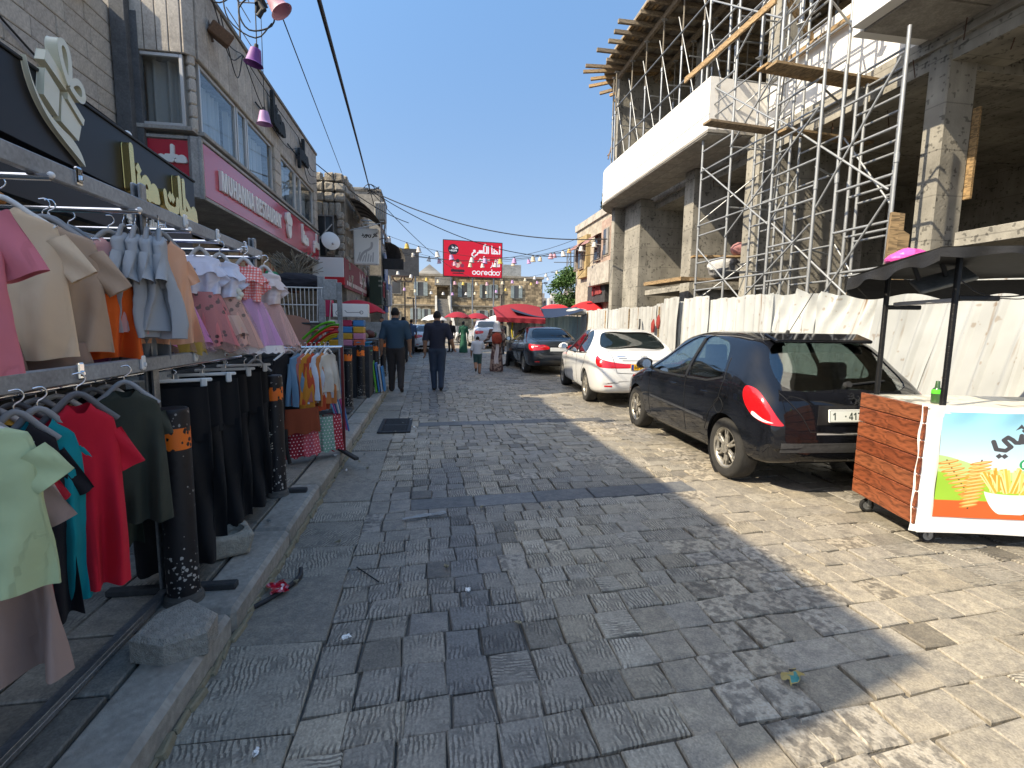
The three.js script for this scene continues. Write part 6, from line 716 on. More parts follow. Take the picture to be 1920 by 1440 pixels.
// bollards
{
  const paintC = canvas(512, 1024, (c) => { c.fillStyle = '#17161a'; c.fillRect(0, 0, 512, 1024); c.fillStyle = '#f0741a'; c.fillRect(0, 96, 512, 110); const r = rng(12); const chip = (col, n, y0, y1, s) => { c.fillStyle = col; for (let i = 0; i < n; i++) { const x = r() * 512, y = y0 + r() * (y1 - y0), w = s * (0.4 + r()); c.beginPath(); for (let k = 0; k < 7; k++) c.lineTo(x + w * (0.5 + 0.6 * r()) * Math.cos(k * 0.9), y + w * (0.5 + 0.7 * r()) * Math.sin(k * 0.9)); c.fill(); } }; chip('#17161a', 22, 96, 215, 16); chip('#8f8c88', 30, 0, 90, 7); chip('#a8a5a0', 90, 210, 1024, 5); chip('#b5b1aa', 120, 760, 1024, 9); chip('#0d0c0f', 60, 0, 1024, 20); });
  const m = mat([1, 1, 1], { map: paintC, roughness: 0.5, bumpMap: paintC, bumpScale: 0.001 });
  const mk = (label, pos, r, h) => { const t = thing('bollard', label, 'bollard', pos, pos[2] * 3); const g = lathe([[r * 1.0, 0], [r * 1.02, 0.03], [r, 0.06], [r, h - 0.02], [r * 0.97, h - 0.004], [r * 0.9, h], [0, h + 0.002]], 28); const p = g.attributes.position, u = g.attributes.uv; for (let i = 0; i < p.count; i++) u.setXY(i, (Math.atan2(p.getZ(i), p.getX(i)) / TAU + 0.5), p.getY(i) / h); part('post', g, m, t); part('base_collar', lathe([[r * 1.25, 0], [r * 1.2, 0.03], [r * 1.02, 0.05]], 24), rough([0.2, 0.19, 0.17]), t); return t; };
  mk('chipped black bollard with orange band in front of the black trousers', [-1.2, 0.13, -2.53], 0.07, 0.96); mk('worn black bollard bound with tape at the end of the rack', [-1.2, 0.13, -4.06], 0.068, 0.96); mk('black bollard with orange band beside the striped sticks', [-1.28, 0.13, -8.1], 0.07, 0.97); mk('black bollard with orange band in front of the green crates', [-1.24, 0.13, -9.3], 0.07, 0.97); mk('black bollard with orange band beside the bicycle', [-1.16, 0.13, -11.0], 0.07, 0.97);
  mk('black bollard behind the bicycle wheel', [-1.2, 0.13, -13.2], 0.07, 0.95);
}
{ // broken stones used as weights
  const st = (label, pos, turn, poly, h, hollow) => { const g = extr(poly, h, 0.02); g.rotateX(-PI / 2); let q = mergeVertices(clean0(new THREE.BufferGeometry().copy(g))); q = q.toNonIndexed(); q.computeVertexNormals(); return one('stone_block', metric(clean(q)), rough([0.52, 0.48, 0.41], { bumpScale: 0.015 }), label, 'stone', null, pos, turn); };
  const s = st('rough broken stone block resting on the kerb by the bollard', [-1.06, 0.13, -2.16], 0.2, [[-0.16, -0.08], [-0.02, -0.15], [0.14, -0.1], [0.16, 0.02], [0.02, 0.16], [-0.1, 0.08]], 0.11);
  s.scale.set(0.8, 0.9, 0.8); s.rotation.x = 0.12; s.rotation.z = -0.06; s.position.y = 0.14;
  const g = new RoundedBoxGeometry(0.26, 0.13, 0.24, 6, 0.03), p = g.attributes.position; for (let i = 0; i < p.count; i++) { const x = p.getX(i), y = p.getY(i), z = p.getZ(i), n = fbm(x * 12 + 9, z * 12 + y * 8 + 9, 99, 3, 5) - 0.5; p.setXYZ(i, x * (1 + 0.25 * n) * (y < 0 ? 0.85 : 1), y + 0.02 * n, z * (1 + 0.25 * n)); } g.computeVertexNormals();
  const bowl = new THREE.SphereGeometry(0.095, 24, 16); bowl.scale(1, 0.75, 1); bowl.translate(0, 0.065, 0); const bb = csg(brush(g), brush(bowl), SUBTRACTION); one('hollowed_stone', metric(clean(bb.geometry)), rough([0.55, 0.5, 0.4], { bumpScale: 0.01 }), 'small hollowed stone trough lying between the two near bollards', 'stone', null, [-1.2, 0.2, -3.06], 0.5);
}
{ // litter
  const crumple = (w, h, s, y = 0.02) => grid(10, 10, (u, v) => [(u - 0.5) * w + 0.01 * Math.sin(v * 9 + s), y + 0.03 * (fbm(u * 4 + s, v * 4 + s, 99, 3, s)), (v - 0.5) * h + 0.008 * Math.sin(u * 11 + s)]);
  one('crisp_packet', crumple(0.09, 0.13, 3, 0.01), mat([1, 1, 1], { map: canvas(64, 64, (c) => { c.fillStyle = '#b5142c'; c.fillRect(0, 0, 64, 64); c.fillStyle = '#e7cfd0'; c.fillRect(12, 20, 30, 6); c.fillRect(40, 8, 8, 30); c.strokeStyle = '#7d0d1e'; c.lineWidth = 4; c.strokeRect(4, 4, 56, 56); }), roughness: 0.25, clearcoat: 0.6 }), 'crumpled red foil snack packet in the gutter', 'litter', null, [-0.84, 0.01, -2.78], 0.5);
  one('rubber_strap', tube([[-0.78, 0.015, -3.02], [-0.76, 0.02, -2.92], [-0.79, 0.018, -2.82], [-0.86, 0.015, -2.7], [-0.92, 0.015, -2.62]], 0.014, 20, 6), wireM, 'torn black rubber strap lying in the gutter', 'litter');
  one('plastic_scrap', crumple(0.11, 0.055, 9, 0.008), mat([1, 1, 1], { map: canvas(64, 64, (c) => { c.fillStyle = '#9c8a52'; c.fillRect(0, 0, 64, 64); c.fillStyle = '#3a7f7c'; c.fillRect(14, 4, 30, 34); c.fillStyle = '#2a2a28'; c.fillRect(44, 40, 20, 20); }), roughness: 0.4 }), 'flattened teal and yellow wrapper on the sunlit stones', 'litter', null, [1.52, 0.008, -1.73], 0.4);
  one('plastic_film', crumple(0.34, 0.045, 5, 0.006), mat([0.3, 0.3, 0.29], { roughness: 0.3, transmission: 0.3, thickness: 0 }), 'twisted strip of grey plastic film on the road', 'litter', null, [-0.05, 0.006, -3.75], 0.3);
  const r = rng(71); for (let i = 0; i < 26; i++) { const x = rr(-1.1, 1.0, r) - (i % 3 ? 0.0 : 0.3), z = rr(-1.6, -8, r); one('paper_scrap', crumple(rr(0.012, 0.03, r), rr(0.01, 0.02, r), i, 0.004), [white, rough([0.5, 0.45, 0.3]), rough([0.4, 0.42, 0.4])][i % 3], 'tiny scrap of paper on the ground', 'litter', 'tiny paper scraps on the ground', [x, x < -0.93 ? 0.138 : 0.006, z], r() * 3); }
  // stick on the road
  one('thin_stick', bar([-0.45, 0.012, -3.0], [-0.3, 0.014, -2.8], 0.004, 5), rough([0.03, 0.03, 0.03]), 'thin dark stick lying on the stones', 'litter');
}
// ---------- people ----------
function blob(bones, n, S, C, k = 0.035) { // smooth union of tapered capsules meshed on an n^3 grid of half size S round C
  const mc = new MarchingCubes(n, new THREE.MeshStandardMaterial(), false, false, 400000); mc.isolation = 0; const F = mc.field, h = n / 2, cell = S / h; F.fill(-1);
  const D = new Float32Array(n * n * n).fill(1);
  for (const b of bones) {
    const [p, q, r0, r1] = b, m = Math.max(r0, r1) + 3 * cell + k, lo = [0, 1, 2].map((i) => Math.max(1, Math.floor((Math.min(p[i], q[i]) - m - C[i]) / cell + h))), hi = [0, 1, 2].map((i) => Math.min(n - 2, Math.ceil((Math.max(p[i], q[i]) + m - C[i]) / cell + h))), dx = q[0] - p[0], dy = q[1] - p[1], dz = q[2] - p[2], L = dx * dx + dy * dy + dz * dz || 1e-9, sx = b[5] || 1, sz = b[6] || 1;
    for (let z = lo[2]; z <= hi[2]; z++) for (let y = lo[1]; y <= hi[1]; y++) for (let x = lo[0]; x <= hi[0]; x++) { const X = (x - h) * cell + C[0] - p[0], Y = (y - h) * cell + C[1] - p[1], Z = (z - h) * cell + C[2] - p[2], t = clamp((X * dx + Y * dy + Z * dz) / L, 0, 1), d = Math.hypot((X - dx * t) / sx, Y - dy * t, (Z - dz * t) / sz) - lerp(r0, r1, t), i = (z * n + y) * n + x, a = D[i], e = Math.max(k - Math.abs(a - d), 0) / k; D[i] = Math.min(a, d) - e * e * k * 0.25; }
  }
  for (let i = 0; i < D.length; i++) F[i] = -D[i];
  mc.update(); const P = new Float32Array(mc.count * 3); for (let i = 0; i < mc.count * 3; i++) P[i] = mc.positionArray[i] * S + C[i % 3];
  let g = new THREE.BufferGeometry(); g.setAttribute('position', new THREE.BufferAttribute(P, 3)); g = mergeVertices(g, 1e-4); g.computeVertexNormals();
  const nn = g.attributes.normal, pp = g.attributes.position; void nn; void pp; return g;
}
function paintBones(g, bones, pal, fn) { const p = g.attributes.position, c = new Float32Array(p.count * 3); for (let i = 0; i < p.count; i++) { const X = p.getX(i), Y = p.getY(i), Z = p.getZ(i); let best = 9, key = 'skin'; for (const b of bones) { const [a, q, r0, r1, kk] = b, dx = q[0] - a[0], dy = q[1] - a[1], dz = q[2] - a[2], L = dx * dx + dy * dy + dz * dz || 1e-9, t = clamp(((X - a[0]) * dx + (Y - a[1]) * dy + (Z - a[2]) * dz) / L, 0, 1), d = Math.hypot((X - a[0] - dx * t) / (b[5] || 1), Y - a[1] - dy * t, (Z - a[2] - dz * t) / (b[6] || 1)) - lerp(r0, r1, t); if (d < best) { best = d; key = kk; } } const col = (fn && fn(X, Y, Z, key)) || pal[key]; c.set(col, i * 3); } g.setAttribute('color', new THREE.BufferAttribute(c, 3)); return g; }
const skinC = [0.3, 0.16, 0.095];
const handBones = (s) => { const o = [[[0, 0, 0], [0, -0.05, 0], 0.024, 0.03, 'skin', 1, 0.6], [[-0.015, -0.04, 0], [-0.02, -0.085, 0.003], 0.024, 0.02, 'skin', 1, 0.6], [[0.015, -0.04, 0], [0.02, -0.085, 0.003], 0.024, 0.02, 'skin', 1, 0.6]]; [[-0.028, 0.055], [-0.0095, 0.068], [0.0095, 0.064], [0.028, 0.05]].forEach(([x, l]) => { o.push([[x, -0.085, 0.004], [x * 1.1, -0.085 - l * 0.55, 0.004 + s * 0.01], 0.0095, 0.009, 'skin'], [[x * 1.1, -0.085 - l * 0.55, 0.004 + s * 0.01], [x * 1.1, -0.085 - l * 0.95, 0.004 + s * 0.032], 0.009, 0.0075, 'skin']); }); o.push([[-0.022, -0.03, 0.005], [-0.05, -0.065, 0.016], 0.012, 0.0105, 'skin'], [[-0.05, -0.065, 0.016], [-0.052, -0.095, 0.02], 0.0105, 0.0085, 'skin']); return o; };
const handG = [-1, 1].map((s) => blob(handBones(-1).map((b) => [[b[0][0] * s, b[0][1], b[0][2]], [b[1][0] * s, b[1][1], b[1][2]], ...b.slice(2)]), 72, 0.1, [0, -0.07, 0], 0.008));
const peopleM = mat([1, 1, 1], { vertexColors: true, roughness: 0.9, bumpMap: rep(noiseB, 0.3), bumpScale: 0.002 });
// o: H height, J joint overrides (fractions of H; x right, y up, -z ahead), pal colours, style
function person(label, pos, turn, o) {
  const H = o.H, B = o.build || 1, s = (p) => p.map((v) => v * H), J = {
    head: [0, 0.935, -0.012], crown: [0, 0.95, 0.0], neck: [0, 0.86, 0.005], chest: [0, 0.745, 0.005], waist: [0, 0.6, 0], pelvis: [0, 0.52, 0.005], shL: [-0.112, 0.8, 0], shR: [0.112, 0.8, 0], elL: [-0.142, 0.63, 0.015], elR: [0.142, 0.63, 0.015], wrL: [-0.15, 0.49, -0.02], wrR: [0.15, 0.49, -0.02],
    hiL: [-0.052, 0.5, 0], hiR: [0.052, 0.5, 0], knL: [-0.054, 0.275, -0.012], knR: [0.054, 0.275, -0.012], anL: [-0.055, 0.045, 0.012], anR: [0.055, 0.045, 0.012], toL: [-0.062, 0.018, -0.1], toR: [0.062, 0.018, -0.1], ...o.J };
  for (const k in J) J[k] = s(J[k]);
  const r = (v) => v * H * B, hr = (v) => v * H, bones = [];
  const sl = o.sleeve ?? 0.55, mix = (a, b, t) => a.map((v, i) => lerp(v, b[i], t));
  bones.push([J.crown, J.head, hr(0.05), hr(0.048), 'head', 0.86, 1.02], [J.head, [J.head[0], J.head[1] - 0.03 * H, J.head[2] - 0.012 * H], hr(0.042), hr(0.034), 'head', 0.88, 1]);
  bones.push([[J.head[0], J.head[1] - 0.004 * H, J.head[2] - 0.055 * H], [J.head[0], J.head[1] - 0.014 * H, J.head[2] - 0.062 * H], hr(0.008), hr(0.01), 'head']); for (const x of [-1, 1]) bones.push([[J.head[0] + x * 0.046 * H, J.head[1] + 0.004 * H, J.head[2] + 0.008 * H], [J.head[0] + x * 0.045 * H, J.head[1] - 0.014 * H, J.head[2] + 0.004 * H], hr(0.009), hr(0.007), 'ear']);
  bones.push([J.neck, J.head, hr(0.034), hr(0.033), 'neck'], [J.neck, mix(J.neck, J.chest, 0.3), hr(0.036), r(0.05), 'shirt']);
  bones.push([J.shL, J.shR, r(0.043), r(0.043), 'shirt', 1, 1], [mix(J.shL, J.chest, 0.5), mix(J.waist, J.pelvis, 0.2), r(0.062), r(0.06), 'shirt', 1.12, 1], [mix(J.shR, J.chest, 0.5), mix(J.waist, J.pelvis, 0.2), r(0.062), r(0.06), 'shirt', 1.12, 1], [J.chest, mix(J.waist, J.pelvis, 0.55), r(0.07), r(0.074), 'shirt', 1.2, 0.92]);
  if (!o.robe) { bones.push([J.pelvis, mix(J.hiL, J.hiR, 0.5), r(0.066), r(0.062), 'trousers', 1.25, 0.95]); for (const q of ['L', 'R']) bones.push([J['hi' + q], J['kn' + q], r(0.056), r(0.04), 'trousers'], [J['kn' + q], J['an' + q], r(0.04), r(0.03) * (o.cuff || 1), o.shorts ? 'skin' : 'trousers'], [J['an' + q], J['to' + q], hr(0.022), hr(0.02), 'shoe', 1.1, 1], [[J['an' + q][0], J['an' + q][1] - 0.02 * H, J['an' + q][2] + 0.015 * H], J['an' + q], hr(0.02), hr(0.024), 'shoe']); }
  else { bones.push([J.pelvis, [0, 0.3 * H, 0], r(0.085), r(0.1), 'robe', 1.1, 1], [[0, 0.3 * H, 0], [0, 0.04 * H, 0.01 * H], r(0.1), r(0.12), 'robe', 1.15, 1]); for (const q of ['L', 'R']) bones.push([J['an' + q], J['to' + q], hr(0.022), hr(0.02), 'shoe']); }
  for (const q of ['L', 'R']) { const m = mix(J['sh' + q], J['el' + q], sl * 1.6 > 1 ? 1 : sl * 1.6); bones.push([J['sh' + q], m, r(0.037), r(0.034), 'shirt'], [J['sh' + q], J['el' + q], r(0.03), r(0.026), sl > 0.6 ? 'shirt' : 'skin'], [J['el' + q], J['wr' + q], r(0.026), r(0.018), sl > 0.6 ? 'shirt' : 'skin']); }
  if (o.extra) bones.push(...o.extra(J, H));
  const n = o.n || 110, g = paintBones(blob(bones, n, H * 0.54, [0, H * 0.5, 0], 0.03 * H / 1.75), bones, { head: skinC, neck: skinC, ear: skinC, skin: skinC, shoe: [0.02, 0.018, 0.016], robe: o.pal.shirt, ...o.pal }, (x, y, z, k) => { if (k === 'head' || k === 'neck') { if (o.scarf) return o.pal.scarf; const hy = J.head[1]; if (k === 'head' && (y > hy + 0.028 * H || (z > J.head[2] + 0.012 * H && y > hy - 0.03 * H))) return o.pal.hair || [0.012, 0.01, 0.009]; } if (o.pattern) return o.pattern(x, y, z, k); return null; });
  const parts = [g]; if (!o.noHands) for (const [i, q] of [[0, 'L'], [1, 'R']]) { const d = V(...J['wr' + q]).sub(V(...J['el' + q])).normalize(), m = new THREE.Matrix4().makeRotationFromQuaternion(new THREE.Quaternion().setFromUnitVectors(V(0, -1, 0), d)), h = handG[i].clone(); h.rotateY(i ? -PI / 2 : PI / 2); h.scale(H / 1.75, H / 1.75, H / 1.75); h.applyMatrix4(m); h.translate(...J['wr' + q]); const c = new Float32Array(h.attributes.position.count * 3); for (let k = 0; k < c.length; k += 3) c.set(o.pal.skin || skinC, k); h.setAttribute('color', new THREE.BufferAttribute(c, 3)); parts.push(h); }
  const all = parts.map((q) => { const w = q.toNonIndexed(), e = new THREE.BufferGeometry(); e.setAttribute('position', w.attributes.position); e.setAttribute('normal', w.attributes.normal); e.setAttribute('color', w.attributes.color); return e; });
  const geo = mergeGeometries(all); geo.setAttribute('uv', new THREE.BufferAttribute(new Float32Array(geo.attributes.position.count * 2), 2)); metric(geo);
  const t = thing('person', label, 'person', pos, turn, o.group); part('body', geo, peopleM, t); t.userData.H = undefined; delete t.userData.H; return [t, J];
}
{
  // two men walking away
  let [t] = person('broad man in a grey blue polo shirt and dark brown trousers walking away', [-0.74, 0, -11.1], -0.05, { H: 1.84, build: 1.14, pal: { shirt: [0.026, 0.055, 0.085], trousers: [0.03, 0.024, 0.022], shoe: [0.05, 0.04, 0.035] }, J: { knL: [-0.05, 0.275, -0.03], anL: [-0.055, 0.045, -0.035], toL: [-0.062, 0.018, -0.13], knR: [0.058, 0.28, 0.01], anR: [0.068, 0.085, 0.11], toR: [0.074, 0.02, 0.05], elL: [-0.158, 0.635, 0.02], elR: [0.158, 0.635, 0.01], wrL: [-0.168, 0.495, -0.01], wrR: [0.165, 0.49, -0.03] } });
  part('collar', lathe([[0.075, 0], [0.082, 0.02], [0.078, 0.04]], 20).translate(0, 1.575, 0.005), fabric([0.02, 0.042, 0.07]), t);
  [t] = person('man in a navy polo shirt and blue jeans walking away with one arm bent', [0.16, 0, -11.25], 0.06, { H: 1.79, build: 1.1, pal: { shirt: [0.012, 0.014, 0.028], trousers: [0.022, 0.035, 0.06], shoe: [0.02, 0.018, 0.016] }, J: { knL: [-0.045, 0.27, -0.03], anL: [-0.035, 0.045, -0.03], toL: [-0.04, 0.018, -0.125], knR: [0.05, 0.275, 0.0], anR: [0.04, 0.06, 0.07], toR: [0.045, 0.02, -0.02], elL: [-0.15, 0.635, 0.02], wrL: [-0.152, 0.49, -0.02], elR: [0.165, 0.65, 0.03], wrR: [0.21, 0.545, -0.07], pelvis: [0, 0.52, 0.008] } });
  part('belt', tubeCloth(30, 1, (a, v) => [Math.cos(a) * 0.158, 0.98 + v * 0.03, Math.sin(a) * 0.118 + 0.008]), mat([0.07, 0.035, 0.03]), t);
  // child and woman holding hands
  person('small child in a white t-shirt and dark green shorts trotting beside a woman', [1.42, 0, -15.0], -0.1, { H: 1.17, build: 1.18, shorts: true, pal: { shirt: [0.5, 0.5, 0.52], trousers: [0.03, 0.07, 0.065] }, J: { head: [0, 0.91, -0.012], crown: [0, 0.93, 0], elR: [0.16, 0.67, -0.02], wrR: [0.22, 0.74, -0.05], elL: [-0.155, 0.62, 0.01], wrL: [-0.16, 0.49, -0.05], knR: [0.055, 0.27, -0.04], anR: [0.05, 0.05, 0.01], knL: [-0.05, 0.29, -0.02], anL: [-0.04, 0.17, 0.12], toL: [-0.04, 0.09, 0.09] } });
  const [w] = person('woman in a white headscarf and brown patterned dress with an orange bag', [2.12, 0, -15.9], -0.08, { H: 1.62, robe: true, scarf: true, sleeve: 0.9, pal: { shirt: [0.16, 0.1, 0.08], scarf: [0.62, 0.6, 0.58], robe: [0.16, 0.1, 0.08] }, pattern: (x, y, z, k) => (k === 'robe' || k === 'shirt' ? (fbm(x * 16 + 9, y * 16 + z * 9 + 9, 99, 3, 4) > 0.52 ? [0.3, 0.2, 0.15] : [0.09, 0.045, 0.04]) : null), J: { elL: [-0.17, 0.65, 0], wrL: [-0.24, 0.6, -0.04] } });
  part('headscarf', lathe([[0.055, 0.2], [0.085, 0.16], [0.1, 0.08], [0.105, 0.0], [0.13, -0.08], [0.17, -0.14]], 24).translate(0, 1.42, 0.01), fabric([0.62, 0.6, 0.58]), w);
  one('shoulder_bag', lump(0.2, 0.85, 1.05, 0.5, 4), rough([0.5, 0.07, 0.03]), 'round orange red bag on the back of the patterned woman', 'bag', null, [2.1, 1.06, -15.72]);
  one('trailing_scarf', grid(6, 14, (u, v) => [2.1 + (u - 0.5) * (0.09 + 0.06 * v) + 0.02 * Math.sin(v * 6), 0.92 - 0.66 * v, -15.7 + 0.02 * Math.sin(u * 9)]), fabric([0.6, 0.5, 0.46]), 'pale pink scarf trailing down behind the patterned woman', 'scarf');
  // seated figure by the stall
  person('person in black sitting against the pale fence end behind the slate car', [3.2, 0, -17.55], 1.2, { H: 1.68, n: 84, sleeve: 0.9, pal: { shirt: [0.01, 0.01, 0.012], trousers: [0.01, 0.01, 0.011] }, J: { head: [0, 0.72, -0.02], crown: [0, 0.735, -0.01], neck: [0, 0.65, 0.01], chest: [0, 0.54, 0.02], waist: [0, 0.4, 0.03], pelvis: [0, 0.29, 0.02], shL: [-0.11, 0.6, 0.01], shR: [0.11, 0.6, 0.01], elL: [-0.15, 0.45, -0.03], elR: [0.15, 0.45, -0.03], wrL: [-0.11, 0.4, -0.15], wrR: [0.11, 0.4, -0.15], hiL: [-0.055, 0.28, -0.01], hiR: [0.055, 0.28, -0.01], knL: [-0.07, 0.3, -0.24], knR: [0.07, 0.3, -0.24], anL: [-0.07, 0.05, -0.28], anR: [0.07, 0.05, -0.28], toL: [-0.07, 0.02, -0.38], toR: [0.07, 0.02, -0.38] } });
  one('low_stool', [bx(0.4, 0.05, 0.4, 0, 0.36, 0), ...[-1, 1].flatMap((a) => [-1, 1].map((b) => bx(0.04, 0.35, 0.04, a * 0.16, 0.175, b * 0.16)))], rough([0.1, 0.08, 0.06]), 'low dark stool under the seated person', 'stool', null, [3.2, 0, -17.5]);
  // people further down the street
  const far = (label, x, z, turn, o) => person(label, [x, 0, z], turn, { H: 1.7, n: 56, noHands: false, group: 'people standing and walking near the far cars', ...o });
  far('woman in a long green gown among the parked cars', 1.75, -26.5, 0.2, { H: 1.66, robe: true, scarf: true, sleeve: 0.9, pal: { shirt: [0.02, 0.1, 0.06], scarf: [0.02, 0.02, 0.022], robe: [0.02, 0.1, 0.06] } }); far('man in black standing next to the woman in green', 1.1, -26.8, 2.6, { pal: { shirt: [0.012, 0.012, 0.014], trousers: [0.01, 0.01, 0.012] } }); far('person with bare arms in dark clothes between the cars', 0.7, -28.2, 1.0, { pal: { shirt: [0.03, 0.03, 0.035], trousers: [0.02, 0.02, 0.03] } });
  far('man in blue at the edge of the silver car', -0.9, -25.0, 0.3, { pal: { shirt: [0.04, 0.08, 0.16], trousers: [0.03, 0.03, 0.035] } }); far('man in a dark grey jacket walking behind the silver people carrier', 3.55, -24.8, 0.1, { sleeve: 0.9, pal: { shirt: [0.03, 0.032, 0.035], trousers: [0.02, 0.02, 0.022] } }); far('woman in a dark patterned coat beside the white headscarf', 4.0, -24.0, 0.0, { H: 1.6, robe: true, scarf: true, sleeve: 0.9, pal: { shirt: [0.06, 0.06, 0.05], scarf: [0.03, 0.03, 0.03], robe: [0.06, 0.06, 0.05] } });
  far('dark haired man facing the stalls behind the polo shirt man', -1.75, -19.0, 2.8, { H: 1.72, pal: { shirt: [0.02, 0.02, 0.022], trousers: [0.02, 0.02, 0.025] } }); far('tall man with dark hair close behind the polo shirt man', -1.0, -19.6, 0.2, { H: 1.76, pal: { shirt: [0.03, 0.04, 0.06], trousers: [0.02, 0.02, 0.02] } }); far('woman in pale clothes pushing a pram near the cars', 0.2, -24.2, 0.2, { H: 1.6, robe: true, scarf: true, sleeve: 0.9, pal: { shirt: [0.35, 0.36, 0.4], scarf: [0.3, 0.32, 0.36], robe: [0.35, 0.36, 0.4] } });
}
// ---------- food cart ----------
{
  const c = thing('food_cart', 'wheeled potato snack cart with red brown planks and printed banner', 'cart', [3.35, 0, -2.83], -0.25), W = 1.75, D = 0.72, h0 = 0.15, h1 = 0.99;
  const pk = [[0.27, 0.08, 0.035], [0.31, 0.1, 0.045], [0.24, 0.068, 0.03], [0.3, 0.105, 0.05]].map((k) => mat(k, { map: rep(woodC, 0.5), roughness: 0.45, bumpMap: rep(woodC, 0.5), bumpScale: 0.0015 }));
  const hgt = (h1 - h0) / 7; for (let i = 0; i < 7; i++) part(nb('plank', i), bx(0.022, hgt - 0.006, D, -0.011, h0 + hgt * (i + 0.5), -D / 2, 0, 0, 0, 0.004), pk[(i * 3 + 1) % 4], c);
  part('carcass', [bx(W - 0.03, h1 - h0 - 0.05, 0.03, W / 2, (h0 + h1) / 2, -0.03), bx(W - 0.03, 0.03, D - 0.03, W / 2, h0 + 0.02, -D / 2), bx(0.03, h1 - h0, D, W - 0.02, (h0 + h1) / 2, -D / 2), bx(W - 0.03, h1 - h0 - 0.05, 0.03, W / 2, (h0 + h1) / 2, -D + 0.03)], rough([0.3, 0.27, 0.22]), c);
  part('counter', bx(W, 0.02, D, W / 2 + 0.005, h1 - 0.02, -D / 2), mat([0.7, 0.69, 0.64], { roughness: 0.35, map: rep(dirtyC, 1) }), c);
  // banner print
  const print = canvas(1536, 840, (k, w, h) => {
    let g = k.createLinearGradient(0, 0, 0, h); g.addColorStop(0, '#8ed0e6'); g.addColorStop(0.45, '#cfe3ee'); g.addColorStop(0.55, '#dfe9d8'); k.fillStyle = g; k.fillRect(0, 0, w, h);
    k.fillStyle = '#b9d48a'; k.beginPath(); k.moveTo(0, 340); k.bezierCurveTo(150, 360, 300, 470, 470, 460); k.bezierCurveTo(620, 400, 900, 360, 1536, 430); k.lineTo(1536, h); k.lineTo(0, h); k.fill(); k.fillStyle = '#9cc63c'; k.beginPath(); k.moveTo(0, 470); k.bezierCurveTo(200, 520, 500, 560, 1536, 500); k.lineTo(1536, h); k.lineTo(0, h); k.fill();
    k.fillStyle = '#d2622b'; k.fillRect(0, 700, w, 140);
    const spiral = (x0, y0, x1, y1, n) => { k.strokeStyle = '#5b4326'; k.lineWidth = 9; k.beginPath(); k.moveTo(x0 - (x1 - x0) * 0.08, y0 - (y1 - y0) * 0.08); k.lineTo(x1 + (x1 - x0) * 0.08, y1 + (y1 - y0) * 0.08); k.stroke(); for (let i = 0; i < n; i++) { const t = i / (n - 1), x = lerp(x0, x1, t), y = lerp(y0, y1, t), rx = 44 + 34 * Math.sin(PI * (0.25 + 0.6 * t)); k.fillStyle = i % 2 ? '#e0a24c' : '#cf8a3a'; k.beginPath(); k.ellipse(x, y, rx, 13, -0.25, 0, 7); k.fill(); k.fillStyle = '#f1c77e'; k.beginPath(); k.ellipse(x + 5, y - 4, rx * 0.8, 6, -0.25, 0, 7); k.fill(); } };
    spiral(60, 395, 200, 640, 9); spiral(262, 395, 215, 740, 13);
    const r = rng(3); for (let i = 0; i < 46; i++) { const x = 470 + (r() - 0.5) * 330, y = 640 - r() * 40, a = (x - 470) / 420 + (r() - 0.5) * 0.5, l = 130 + r() * 70; k.save(); k.translate(x * 0.75 + 470 * 0.25, y); k.rotate(a); k.fillStyle = ['#f0b84a', '#e9a83a', '#f6cc6d', '#dd9a35'][i % 4]; k.fillRect(-12, -l, 24, l); k.fillStyle = '#fbe09a'; k.fillRect(-12, -l, 9, l); k.restore(); }
    g = k.createLinearGradient(300, 0, 640, 0); g.addColorStop(0, '#f4efe6'); g.addColorStop(0.6, '#fffdf8'); g.addColorStop(1, '#efe8dd'); k.fillStyle = '#f5f1ea'; k.beginPath(); k.moveTo(300, 620); k.bezierCurveTo(320, 700, 370, 790, 410, 800); k.lineTo(540, 800); k.bezierCurveTo(600, 780, 640, 690, 650, 620); k.bezierCurveTo(560, 650, 380, 650, 300, 620); k.fill();
    k.fillStyle = '#2f9e64'; k.beginPath(); k.arc(535, 395, 44, 0, 7); k.fill(); k.strokeStyle = '#fff'; k.lineWidth = 9; k.beginPath(); k.arc(535, 393, 24, 0, 7); k.stroke(); k.beginPath(); k.moveTo(514, 420); k.lineTo(520, 396); k.stroke();
    drawArabic(k, 'ba_ tah_ alef tah_ alef | shin_ ya', 985, 225, 188, 30, '#4a4a4e'); k.fillStyle = '#4a4a4e'; k.beginPath(); k.moveTo(441, 130); k.lineTo(476, 80); k.lineTo(511, 130); k.lineTo(476, 112); k.fill();
  });
  const bm = mat([1, 1, 1], { map: print, roughness: 0.5 });
  const wob = (u, v) => 0.012 + 0.006 * Math.sin(u * 17 + v * 5) * v + 0.008 * (fbm(u * 5 + 3, v * 4, 99, 3, 6) - 0.5) + 0.008 * sstep(0.85, 1, v) * Math.sin(u * 30);
  part('banner_print', (() => { const g = grid(60, 24, (u, v) => [0.09 + u * 1.6, h0 + 0.07 + v * 0.735, wob(u, v) + 0.004]); return g; })(), bm, c);
  part('banner_border', [grid(50, 10, (u, v) => [0.0 + u * 1.72, h0 - 0.05 + v * 0.125 + 0.008 * Math.sin(u * 6), wob(u, v * 0.1)]), grid(10, 30, (u, v) => [-0.03 + u * 0.125 + 0.004 * Math.sin(v * 14), h0 - 0.05 + v * 0.9, u < 0.35 ? -0.02 + 0.06 * u + 0.006 * Math.sin(v * 23) : wob(u * 0.1, v) - 0.003]), grid(50, 3, (u, v) => [0.05 + u * 1.66, h0 + 0.795 + v * 0.05 + 0.006 * Math.sin(u * 21) * v, wob(u, 1) - 0.006 * v])], mat([0.78, 0.77, 0.74], { roughness: 0.5 }), c);
